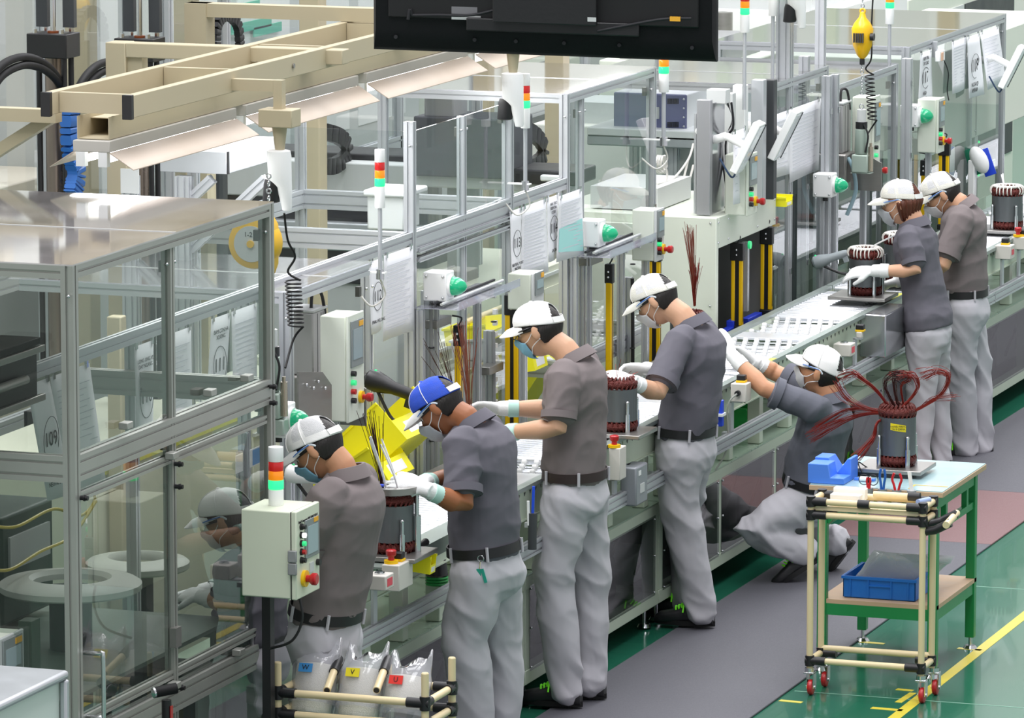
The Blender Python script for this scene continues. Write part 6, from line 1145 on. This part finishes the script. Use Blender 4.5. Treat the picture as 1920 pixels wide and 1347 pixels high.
def headpt(az, el, k=0):
    ca, sa, ce, se = cos(az), sin(az), cos(el), sin(el)
    f, s_, u = .1*ce*ca, .079*ce*sa, (.122 if se < 0 else .111)*se
    if se < 0:
        q = -se; s_ *= 1-.38*q**1.4
        if ca < 0: f *= 1-.5*q
        else: f = f*(1-.02*q)+.018*q*max(0, ca)**.5
    a = (az+pi) % (2*pi)-pi
    f += .024*math.exp(-(a/.17)**2-((el+.22)/.2)**2)
    f -= .009*math.exp(-((abs(a)-.36)/.2)**2-((el-.02)/.16)**2)
    f += .006*math.exp(-(a/.3)**2-((el+.62)/.1)**2)
    v = Vector((f, s_, u)); 
    return v+v.normalized()*k if k else v
def sweep(mb, rings, n=26):
    """rings: (centre, forward dir, side dir, half depth, half width)"""
    rr = []
    for c, f, s_, a, b in rings:
        rr.append([c+f*(a*cos(t))+s_*(b*sin(t)) for t in (2*pi*j/n for j in range(n))])
    mb.loft(rr)
def capsule(mb, pts, rad, n=16, flat=1):
    pts = [Vector(p) for p in pts]; a = (pts[0]-pts[1]).normalized(); b = (pts[-1]-pts[-2]).normalized()
    P_ = [pts[0]+a*rad[0]*.7, pts[0]+a*rad[0]*.4]+pts+[pts[-1]+b*rad[-1]*.4, pts[-1]+b*rad[-1]*.7]
    mb.tube(P_, [rad[0]*.55, rad[0]*.86]+list(rad)+[rad[-1]*.86, rad[-1]*.55], n, flat=flat)
def folds(o, amp, kind, joints=()):
    """push cloth in and out so it hangs in folds; stronger near the joints given"""
    me = o.data; org = ORG[o.name]
    ns = [v.normal.copy() for v in me.vertices]; k = len(me.vertices) % 50
    for v, nn in zip(me.vertices, ns):
        p = v.co+org
        w_ = .3
        for j, rad in joints: w_ += 1.3*math.exp(-((p-j).length/rad)**2)
        if kind == 'shirt': q = Vector((p.x*5+p.z*4, p.y*5, p.z*7-p.x*6)); 
        else: q = Vector((p.x*6, p.y*6, p.z*7+p.x*7))
        a = max(-.6, .9-abs(noise.noise(q*.8+Vector((k, 0, 0))))*3.8)+.25*max(-1, .8-abs(noise.noise(q*1.7+Vector((0, k, 9))))*4)
        b = noise.noise(Vector((p.x*7, p.y*7, p.z*(2.2 if kind == 'shirt' else 1.6)))+Vector((0, k, 3)))
        v.co += nn*amp*(a*w_*.7+b*.8-.2)
def hand(mb, w_, d, nrm, thumbside, curl, size=1.0):
    """glove hand at wrist w_, pointing along d, palm facing nrm"""
    d = d.normalized(); nrm = (nrm-d*nrm.dot(d)).normalized(); s_ = d.cross(nrm)*thumbside
    S = size; k = w_+d*.085*S
    rr = []
    for t, hw, ht in ((-.03, .026, .022), (0, .028, .021), (.03, .038, .019), (.06, .043, .017), (.088, .041, .013)):
        rr.append([w_+d*t*S+s_*(hw*cos(a))*S+nrm*(ht*sin(a))*S for a in (2*pi*j/14 for j in range(14))])
    mb.loft(rr)
    for i, (off, L) in enumerate(((.031, .068), (.0105, .077), (-.0105, .071), (-.031, .055))):
        c = curl[i] if hasattr(curl, '__len__') else curl*(1+.12*i)
        p = k+s_*off*S+nrm*.002; dd = (d+s_*off*2.2).normalized(); pts = [p-dd*.012, p]
        ang = 0
        for sg in (.45, .32, .23):
            ang += c; ddd = dd*cos(ang)+nrm*sin(ang); p = p+ddd*L*sg*S; pts.append(p)
        capsule(mb, pts, [.0095*S, .0095*S, .009*S, .0085*S, .0075*S], 8)
    b = w_+d*.025*S+s_*.03*S; td = (d*.75+s_*.62+nrm*.35).normalized(); td2 = (d*.95+s_*.12+nrm*.45).normalized()
    capsule(mb, [b-td*.01, b+td*.03*S, b+td*.03*S+td2*.026*S, b+td*.03*S+td2*.048*S], [.013*S, .0115*S, .0105*S, .009*S], 8)
def person(label, y0, hip, neck, head, pitch, arms, legs, yaw=0, hyaw=0, roll=0, tone='C99A7A', shirt=SHIRT, belt=BELT, cap='white', mask='grey', glasses='safety', hair='black', build=1.0, hem=0, chest=None, curl=.45, waistr=1.0, shoe_dir=None, no_legs=False, base=None, hscale=.94):
    """arms: [(elbow, wrist, handdir|None)] left then right; legs: [(knee, ankle)] left then right -- 3-d points"""
    yr = radians(yaw); F = Vector((-cos(yr), -sin(yr), 0)); L = Vector((sin(yr), -cos(yr), 0)); Z = Vector((0, 0, 1))
    H = Vector(hip); N = Vector(neck)
    root_loc = base or Vector(((legs[0][1].x+legs[1][1].x)/2, (legs[0][1].y+legs[1][1].y)/2, 0))
    T = (N-H).normalized(); Ft = (F-T*F.dot(T)).normalized(); ln = (N-H).length
    CH = H+(N-H)*.62+(Vector(chest) if chest else Vector((0, 0, 0)))
    B = build
    def sp(t): # spine point
        a, b, c = H, CH, N
        return (a*(1-t)**2+ (CH*2-(H+N)*.5)*2*t*(1-t)+c*t*t)
    SH = sp(.9); sh = [SH+L*(.165*B)-T*.012, SH-L*(.165*B)-T*.012]
    pt, hy, rl = radians(pitch), radians(hyaw), radians(roll)
    hf0 = (F*cos(hy)+L*sin(hy)); hs = Z.cross(hf0)  # left of head
    hf = hf0*cos(pt)-Z*sin(pt); hu = hf0*sin(pt)+Z*cos(pt)
    if rl: hs, hu = hs*cos(rl)+hu*sin(rl), hu*cos(rl)-hs*sin(rl)
    HC = Vector(head)
    def hp(v): return HC+(hf*v.x+hs*v.y+hu*v.z)*hscale
    # body, one surface
    b = MB()
    rr = []
    for i in range(19):
        el = -1.54+3.08*i/18; rr.append([hp(headpt(2*pi*j/32, el)) for j in range(32)])
    b.loft(rr)
    for sgn in (1, -1):
        e = hp(Vector((-.008, sgn*.083, -.01)))
        b.ball(e, (.021, .012, .034), Matrix((hf, hs, hu)).transposed() @ Matrix.Rotation(sgn*.35, 3, 'Z'), 10, 8)
    nb = hp(Vector((-.028, 0, -.062)))
    capsule(b, [nb, (nb+N)/2-hf*.004, N-T*.03], [.056, .055, .062], 16)
    sweep(b, [(sp(t), Ft, L, a*B, c*B) for t, a, c in ((.0, .09, .13), (.3, .085, .125), (.6, .095, .15), (.85, .06, .13), (.95, .05, .09))])
    for i in (0, 1):
        el, wr = Vector(arms[i][0]), Vector(arms[i][1])
        up_, lo_ = (sh[i]*.55+el*.45), (el*.72+wr*.28)
        capsule(b, [sh[i], up_, el, lo_, el*.35+wr*.65, wr], [.034*B, .042*B, .04*B, .043*B, .034*B, .026*B], 14)
        hj = H-T*.06+L*(.085 if i == 0 else -.085); kn, an = Vector(legs[i][0]), Vector(legs[i][1])
        capsule(b, [hj, kn, an], [.07, .045, .036], 12)
    root = MB(); root.v = b.v; root.f = b.f
    me_root = root.build('person', skin(tone), rm=.0065, sm=4)
    org = ORG['person'] if me_root.name == 'person' else ORG[me_root.name]
    tag(me_root, label, 'person', 'assembly line workers in grey polo shirts')
    R = me_root
    # shirt
    s_ = MB(); tk = hem
    hx = 1.17 if hem else 1
    prof = [(-.10-tk, .125*waistr*hx, .168*hx), (0-tk*.5, .13*waistr*hx, .172*hx), (.12, .132*waistr, .172), (.35, .125, .168), (.6, .13, .185), (.76, .125, .192), (.88, .1, .178), (.95, .08, .15), (1.0, .07, .095), (1.03, .06, .068)]
    sweep(s_, [(sp(max(t, 0))+T*min(t, 0)*ln*.9, Ft, L, a*B, c*B) for t, a, c in prof])
    for i in (0, 1):
        el = Vector(arms[i][0]); d = (el-sh[i]); e = sh[i]+d*.72
        capsule(s_, [sh[i]-L*(.03 if i == 0 else -.03), sh[i]+d*.08, sh[i]+d*.4, e], [.062*B, .07*B, .07*B, .069*B], 18)
    so = s_.build('shirt', shirt, R, rm=.0075, sm=5)
    folds(so, .012, 'shirt', [(H+Ft*.05, .16), (sh[0]-T*.12, .12), (sh[1]-T*.12, .12)])
    for i in (0, 1):
        el = Vector(arms[i][0]); d = (el-sh[i]); e = sh[i]+d*.72
        MB().tube([e-d*.02, e+d*.11, e+d*.115, e+d*.06], [.0745*B, .0745*B, .068*B, .066*B], 24, cap=False).build('sleeve_cuff', shirt, R)
    cl = MB(); cn = ((hp(Vector((-.035, 0, -.1)))-N).normalized()+T*1.2).normalized()
    cs = cn.cross(L).normalized(); cf = L.cross(cn).normalized(); cf = cf if cf.dot(F) > 0 else -cf
    rr = []
    for t, a, c in ((-.02, .078, .086), (.018, .064, .066), (.03, .062, .064), (.03, .073, .076), (-.004, .086, .096), (-.018, .091, .101), (-.014, .084, .094)):
        ring = []
        for j in range(28):
            th = 2*pi*j/28; dip = -.02*max(0, cos(th)) if t > 0 else -.012*max(0, cos(th))
            ring.append(N+cn*(t+dip)+cf*(a*cos(th))+L*(c*sin(th)))
        rr.append(ring)
    cl.loft(rr, cap=False).build('collar', shirt, R, rm=0)
    # trousers
    t_ = MB(); hj = []
    sweep(t_, [(H+T*.018, Ft, L, .115*B*waistr, .158*B), (H-T*.04, Ft, L, .128*B*waistr, .172*B), (H-T*.11-Ft*.012, Ft, L, .132*B, .178*B), (H-T*.17-Ft*.012, Ft, L, .115*B, .165*B), (H-T*.21, Ft, L, .07*B, .13*B)])
    js = []
    for i in (0, 1):
        kn, an = Vector(legs[i][0]), Vector(legs[i][1]); h0 = H-T*.09+L*(.088*B if i == 0 else -.088*B)
        ft = (an-kn).normalized()
        capsule(t_, [h0, h0*.6+kn*.4, kn, kn*.5+an*.5, an-ft*.02, an+ft*.035], [.108*B, .1*B, .086*B, .08*B, .071*B, .071*B], 20)
        t_.tube([an-ft*.09, an-ft*.03, an+ft*.052], [.068*B, .071*B, .074*B], 20)
        js += [(kn, .15), (an, .12), (h0-T*.05, .12)]
    to = t_.build('trousers', TROU, R, rm=.0085, sm=6)
    folds(to, .0125, 'trousers', js)
    bl = MB(); rr = []
    for t, k in ((.014, -.004), (.014, .001), (-.024, .003), (-.024, -.002)):
        rr.append([H+T*(t+.0)+Ft*((.124*B*waistr+k)*cos(a))+L*((.168*B+k)*sin(a)) for a in (2*pi*j/40 for j in range(40))])
    if not hem:
        # the shirt is tucked: the belt stands proud of it
        rr = [[p+(p-H-T*((p-H).dot(T))).normalized()*.006 for p in r] for r in rr]
        bo = bl.loft(rr+[rr[0]], cap=False).build('belt', belt, R)
        for a in (1.0, 2.1, 3.4, 4.3, 5.4):
            c = H+Ft*((.124*B*waistr+.012)*cos(a))+L*((.168*B+.012)*sin(a)); MB().tube([c+T*.02, c-T*.036], .0065, 6).build('belt_loop', TROU, R)
    # shoes
    if not no_legs:
        for i in (0, 1):
            kn, an = Vector(legs[i][0]), Vector(legs[i][1]); sd = Vector(shoe_dir[i]).normalized() if shoe_dir else F
            su = Z if not (shoe_dir and abs(sd.z) > .3) else sd.cross(L).normalized()
            if su.z < 0: su = -su
            ss = sd.cross(su); hl = an-su*(.085)-sd*.065; sm_ = MB(); rr = []
            for t, wv, h in ((0, .02, .05), (.015, .032, .075), (.06, .036, .095), (.11, .038, .09), (.16, .044, .066), (.21, .046, .054), (.25, .038, .045), (.27, .022, .03)):
                rr.append([hl+sd*t+ss*(wv*max(-1, min(1, 1.15*cos(a))))+su*(h*(.5+.5*max(-1, min(1, 1.1*sin(a))))) for a in (2*pi*j/20 for j in range(20))])
            sh_ = sm_.loft(rr).build('shoe', SHOE, R)
            so_ = MB(); so_.loft([[hl+sd*(.135+.142*cos(a))+ss*((.046 if cos(a) > -.2 else .038)*sin(a))+su*z_ for a in (2*pi*j/24 for j in range(24))] for z_ in (-.006, .016)]).build('sole', RUBBER, sh_)
            lc = MB(); c = hl+sd*.125+su*.078
            for q in range(4): lc.tube(spline([c+sd*q*.014-ss*.026+su*(-.006*q), c+sd*(q*.014+.008)+su*(.014-.006*q), c+sd*(q*.014)+ss*.026+su*(-.006*q)], 4), .004, 6)
            lc.tube(spline([c+su*.01, c+ss*.03+su*.03, c+ss*.05+su*.005, c+ss*.03-su*.01], 4), .0035, 6); lc.tube(spline([c+su*.01, c-ss*.03+su*.03, c-ss*.05, c-ss*.06-su*.02], 4), .0035, 6)
            lc.build('lace', LACE, sh_)
    # gloves
    for i in (0, 1):
        el, wr = Vector(arms[i][0]), Vector(arms[i][1]); d = (wr-el).normalized()
        hd = Vector(arms[i][2]) if len(arms[i]) > 2 and arms[i][2] is not None else d
        pn = Vector(arms[i][3]) if len(arms[i]) > 3 else (Vector((0, 0, -1))+L*(-.5 if i == 0 else .5))
        g = MB(); hand(g, wr+d*.01, hd, pn, 1 if (i == 0) else -1, arms[i][4] if len(arms[i]) > 4 else curl, 1.06)
        g.tube([wr-d*.055, wr-d*.03, wr+d*.012], [.034, .0335, .031], 16)
        go = g.build('glove', GLOVE, R, rm=.0042, sm=2)
        MB().tube([wr-d*.075, wr-d*.072, wr-d*.03, wr-d*.028], [.030, .0355, .0365, .032], 18, cap=False).build('glove_cuff', MINT if arms[i][-1] == 'mint' or mask == 'blue' or cap == 'blue' else GLOVE, R)
    # hair
    h_ = MB(); nu, nv = 40, 20; lows = -1.05 if hair == 'brown' else -.5
    def hpt(j, i):
        az = pi+(-1+2*j/nu)*(2.3 if hair == 'black' else 1.6); q = abs(az-pi); lo = lows+(.52*max(0, min(1, (q-1.28)/.3)) if hair == 'black' else max(0, q-1.0)*.5); lo = min(lo, .02); el = lo+(1.15-lo)*i/nv
        return hp(headpt(az, el, .003+(.014 if hair == 'brown' else .006)*max(0, min(1, (.12-el)/.15))+(.004*sin(j*2.3) if hair == 'brown' else 0)))
    for i in range(nv+1): h_.v += [hpt(j, i) for j in range(nu+1)]
    for i in range(nv):
        for j in range(nu): a = i*(nu+1)+j; h_.f.append((a, a+1, a+nu+2, a+nu+1))
    ho = h_.build('hair', HAIRR if hair == 'brown' else HAIRB, R); md = ho.modifiers.new('s', 'SOLIDIFY'); md.thickness = -.006; md.offset = 0
    # cap
    cm = {'white': CAPW, 'ivory': CAPI, 'blue': CAPB}[cap]; c_ = MB(); nu, nv = 96, 30
    def cpt(az, e, k=0):  # e 0..1 from rim to crown
        el = .17+(pi/2-.19)*e-.06*cos(az)*0
        tl = .16*cos(az)*(1-e)       # rim drops towards the back
        v = headpt(az, el*.999+(tl if cos(az) > 0 else tl*1.5)*(1), .0125+k)
        v.z -= .004*max(0, e-.5)/.5; v.z += .0025*noise.noise(Vector((az*1.3, e*4, len(label)))); v.y += .002*noise.noise(Vector((az*2, e*5, 3+len(label)))); v.x += .012*max(0, cos(az))*max(0, sin(min(1, e)*pi))**.8; v.x *= 1.02; v.z += .004*(1-e)
        return hp(v)
    for i in range(nv+1): c_.v += [cpt(2*pi*j/nu, i/nv) for j in range(nu)]
    for i in range(nv):
        for j in range(nu):
            az = 2*pi*(j+.5)/nu; da = abs(az-pi); e = (i+.5)/nv
            if (da/.66)**2+(e/.56)**2 < 1 and e > .13: continue
            a = i*nu+j; b2 = i*nu+(j+1) % nu; c_.f.append((a, b2, b2+nu, a+nu))
    c_.f.append(tuple(range(nv*nu, (nv+1)*nu)))
    co = c_.build('cap', cm, R, smooth=70); md = co.modifiers.new('s', 'SOLIDIFY'); md.thickness = .003
    if cap == 'ivory' or label.startswith('worker in white mesh'):
        co.data.materials.append(mat('cap_mesh_fabric', 'D9D9DA', .8, bump=.5, bscale=400))
        for p in co.data.polygons[:-1]:
            v0 = p.vertices[0]; j_, i_ = v0 % nu, v0//nu; az_ = 2*pi*j_/nu; az_ = az_ if az_ < pi else 2*pi-az_
            if az_ > 1.05 and 4 < i_ < 29 and abs((az_ % (pi/3))-pi/6) > .07: p.material_index = 1
    br = MB(); rr = []
    for a in range(-12, 13):
        az = a/12*1.12; base_ = cpt(az, -.02); k = cos(az/1.12*pi/2)**.55
        r1 = base_+(hf*.076*k-hu*(.022*k+.016*abs(az)**2))
        m1 = base_+(hf*.036*k-hu*(.003*k+.008*abs(az)**2))
        rr.append([base_, m1, r1, r1-hu*.003, m1-hu*.004, base_-hu*.003])
    bo = br.loft(rr).build('brim', CAPW if cap == 'blue' else cm, co)
    MB().ball(hp(Vector((0, 0, .121))), (.009, .009, .006)).build('cap_button', cm, co)
    for k_ in range(6):   # panel seams
        az = k_*pi/3+pi/6
        if abs(az-pi) < .6: continue
        MB().tube([cpt(az, e/8, .0022) for e in range(9)], .0016, 5).build('seam', CAPW, co)
    sb = MB(); rr = []
    for a in range(-8, 9):
        az = pi+a/8*.66; p = cpt(az, .02, .002); q = cpt(az, .15, .002); o_ = (p-HC).normalized()*.0025
        rr.append([p, q, q+o_, p+o_])
    sb.loft(rr).build('strap', CAPW, co)
    # mask
    mk = {'grey': MASKG, 'blue': MASKB, 'white': MASKW}[mask]; m_ = MB(); nu, nv = 20, 12; AZ = .98
    for i in range(nv+1):
        for j in range(nu+1):
            az = -AZ+2*AZ*j/nu; u = j/nu*2-1; top = -.2+.1*(1-abs(u))-.12*abs(u); bot = -1.25+.45*abs(u)
            if mask == 'grey': top += .02; kk = .012+.02*(1-abs(u))*sin(pi*i/nv)
            else: kk = .009+.012*(1-abs(u))*sin(pi*i/nv)
            m_.v.append(hp(headpt(az, bot+(top-bot)*i/nv, kk)))
    for i in range(nv):
        for j in range(nu): a = i*(nu+1)+j; m_.f.append((a, a+1, a+nu+2, a+nu+1))
    mo = m_.build('face_mask', mk, R); md = mo.modifiers.new('s', 'SOLIDIFY'); md.thickness = .002
    for sgn in (1, -1):
        ear = hp(Vector((-.012, sgn*.086, .018))); er2 = hp(Vector((-.018, sgn*.084, -.04)))
        for e_ in (-.3, -.78): MB().tube(spline([hp(headpt(sgn*AZ, e_, .01)), hp(headpt(sgn*1.25, e_*.6-.04, .009)), ear if e_ > -.5 else er2], 5), .0018, 6).build('ear_loop', WHITE, mo)
    for sgn in (1, -1):
        e = MB().ball(hp(headpt(sgn*.36, .0, -.004)), .012, nu=10, nv=8).build('eye', mat('eye_white', 'E8E4DE', .3), R)
        MB().ball(hp(headpt(sgn*.36, -.02, .0045)), .0055, nu=8, nv=6).build('iris', INK, e)
    if glasses:
        gm = mat('white_spectacle_frame', 'DDE6EE', .3) if glasses == 'safety' else mat('black_spectacle_frame', '16121A', .3)
        gl = None
        for sgn in (1, -1):
            p0 = hp(Vector((.1, sgn*.062, .012))); p1 = hp(Vector((.045, sgn*.083, .016))); p2 = hp(Vector((-.01, sgn*.087, .018))); p3 = hp(Vector((-.03, sgn*.083, .0)))
            q = MB().tube(spline([p0, p1, p2, p3], 4), .0042 if glasses == 'safety' else .003, 6, flat=1)
            if gl is None: gl = q.build('spectacles', gm, R)
            else: q.build('temple', gm, gl)
            if glasses == 'safety': MB().tube(spline([p0+hu*.001, p1+hu*.003+hs*sgn*.004, p2+hs*sgn*.004], 4), .0022, 6).build('blue_stripe', mat('blue_stripe', '3B74C4', .4), gl)
        lz = MB()
        for sgn in (1, -1):
            rr = [[hp(Vector((.112-.03*abs(t)**2*0-(.02*(t)**2), sgn*.034+.028*t*sgn, .008+z_))) for z_ in (-.02, .02)] for t in (-1, -.5, 0, .5, 1)]
            k = len(lz.v)
            for a, b3 in rr: lz.v += [a, b3]
            for q in range(4): lz.f.append((k+2*q, k+2*q+1, k+2*q+3, k+2*q+2))
        lo2 = lz.build('lens', LENS, gl); md = lo2.modifiers.new('s', 'SOLIDIFY'); md.thickness = .002
        if glasses == 'black':
            for sgn in (1, -1): MB().tube([hp(Vector((.113, sgn*.034+.028*cos(a), .008+.02*sin(a)))) for a in (2*pi*j/16 for j in range(17))], .0022, 6).build('rim', gm, gl)
    return R
def py(px, py_, y): return P(px, py_, y=y)
W3 = person('worker in plain white cap with black spectacles and light blue mask', .5,
    py(1078, 884, .5), py(1079, 672, .5), py(1012, 616, .5), 20,
    [(py(1046, 803, .27), py(943, 812, .33), None, Vector((0, .6, -.8)), .35), (py(1040, 768, .74), py(940, 766, .66), None, Vector((0, -.7, -.7)), .35)],
    [(py(1035, 1092, .4), py(1062, 1283, .41)), (py(1104, 1085, .62), py(1107, 1268, .6))], tone='CC9F80', shirt=SHIRTW, belt=BELTB, mask='blue', glasses='black', cap='white')
W2 = person('worker in blue denim cap bending over a stator, keys hanging from his belt', -.95,
    py(907, 1024, -.95), py(888, 795, -.95), py(824, 760, -.95), 42,
    [(py(868, 948, -1.22), py(798, 918, -1.36), Vector((-1, .1, .25)), Vector((0, .7, -.7)), .25), (py(850, 900, -.78), py(795, 905, -1.1), None, Vector((0, -.7, -.7)), .3)],
    [(py(876, 1200, -1.05), py(890, 1395, -1.0)), (py(940, 1205, -.8), py(940, 1385, -.8))], tone='A0643F', mask='grey', cap='blue', build=1.06, chest=(.02, 0, 0))
W1 = person('worker in white mesh cap and blue mask standing just behind the pale green control box', -2.3,
    py(612, 1142, -2.3), py(650, 890, -2.3), py(596, 838, -2.3), 36,
    [(py(565, 1050, -2.45), py(540, 1000, -2.1)), (py(570, 1020, -2.05), py(530, 985, -1.95))],
    [(py(612, 1350, -2.4), py(615, 1555, -2.4)), (py(650, 1340, -2.15), py(650, 1540, -2.15))], tone='C08C6A', shirt=SHIRTW, mask='blue', cap='white', chest=(.03, 0, 0))
W4 = person('worker in ivory mesh cap and dark grey polo bent over the stator with copper leads', 2.15,
    py(1285, 802, 2.15), py(1297, 608, 2.15), py(1231, 560, 2.15), 34,
    [(py(1232, 738, 1.8), py(1184, 716, 1.62), Vector((-1, 0, .1)), Vector((0, .7, -.7)), .3), (py(1235, 715, 2.3), py(1212, 692, 1.95), Vector((-1, -.2, -.1)), Vector((0, -.7, -.7)), .6)],
    [(py(1278, 965, 2.1), py(1312, 1135, 2.15)), (py(1283, 955, 2.3), py(1290, 1115, 2.4))], tone='CFA182', mask='white', cap='ivory', chest=(.03, 0, 0))
W7 = person('worker in white mesh cap seen from behind beside the woman, farthest along the aisle', 6.9,
    py(1806, 545, 6.9), py(1806, 386, 6.9), py(1767, 362, 6.9), 32,
    [(py(1768, 498, 6.62), py(1700, 530, 6.75)), (py(1750, 500, 7.15), py(1690, 520, 7.0))],
    [(py(1798, 700, 6.85), py(1808, 832, 6.9)), (py(1832, 698, 7.05), py(1840, 828, 7.05))], tone='C99A7A', mask='white', cap='ivory', shirt=SHIRTW, yaw=12, build=.98)
W6 = person('woman in cream cap with brown hair and folded grey mask reaching over the conveyor', 5.9,
    py(1735, 585, 5.9), py(1713, 420, 5.9), py(1691, 378, 5.9), 12,
    [(py(1716, 508, 5.7), py(1640, 508, 5.68), Vector((-1, 0, -.12)), Vector((0, .5, -.85)), .25), (py(1710, 520, 6.1), py(1682, 528, 6.05))],
    [(py(1728, 715, 5.85), py(1724, 862, 5.85)), (py(1752, 712, 6.03), py(1766, 858, 6.05))], tone='D6A586', mask='grey', cap='ivory', hair='brown', hem=.1, build=.86)
W5 = person('worker squatting by the conveyor base in white cap, both arms raised', 3.45,
    py(1522, 900, 3.45), py(1558, 748, 3.4), py(1540, 694, 3.4), -14,
    [(py(1432, 728, 3.15), py(1374, 668, 3.2), Vector((-.55, .1, .85)), Vector((-.6, .6, -.5)), .3), (py(1455, 700, 3.65), py(1418, 678, 3.6), Vector((-1, 0, .5)), Vector((0, -.6, -.7)), .4)],
    [(py(1404, 1000, 3.15), py(1502, 1032, 3.33)), (py(1440, 985, 3.72), py(1560, 1015, 3.62))], tone='C58F6C', mask='white', cap='white', shoe_dir=[Vector((-.8, -.3, -.55)), Vector((-.6, 0, -.8))], shirt=mat('slate_polo_knit', '62646E', .85, var=.05, vscale=5, bump=.12, bscale=9))
W8 = person('worker in a white cap seen dimly through the lower right guard pane', -2.12,
    py(470, 1185, -2.12), py(470, 1030, -2.12), py(428, 972, -2.12), 20,
    [(py(430, 1130, -2.28), py(380, 1120, -2.2)), (py(430, 1100, -1.95), py(380, 1110, -2.0))],
    [(py(440, 1350, -2.2), py(462, 1500, -2.15)), (py(445, 1330, -2.0), py(470, 1480, -2.0))], tone='B98A6C', mask='white', cap='white')
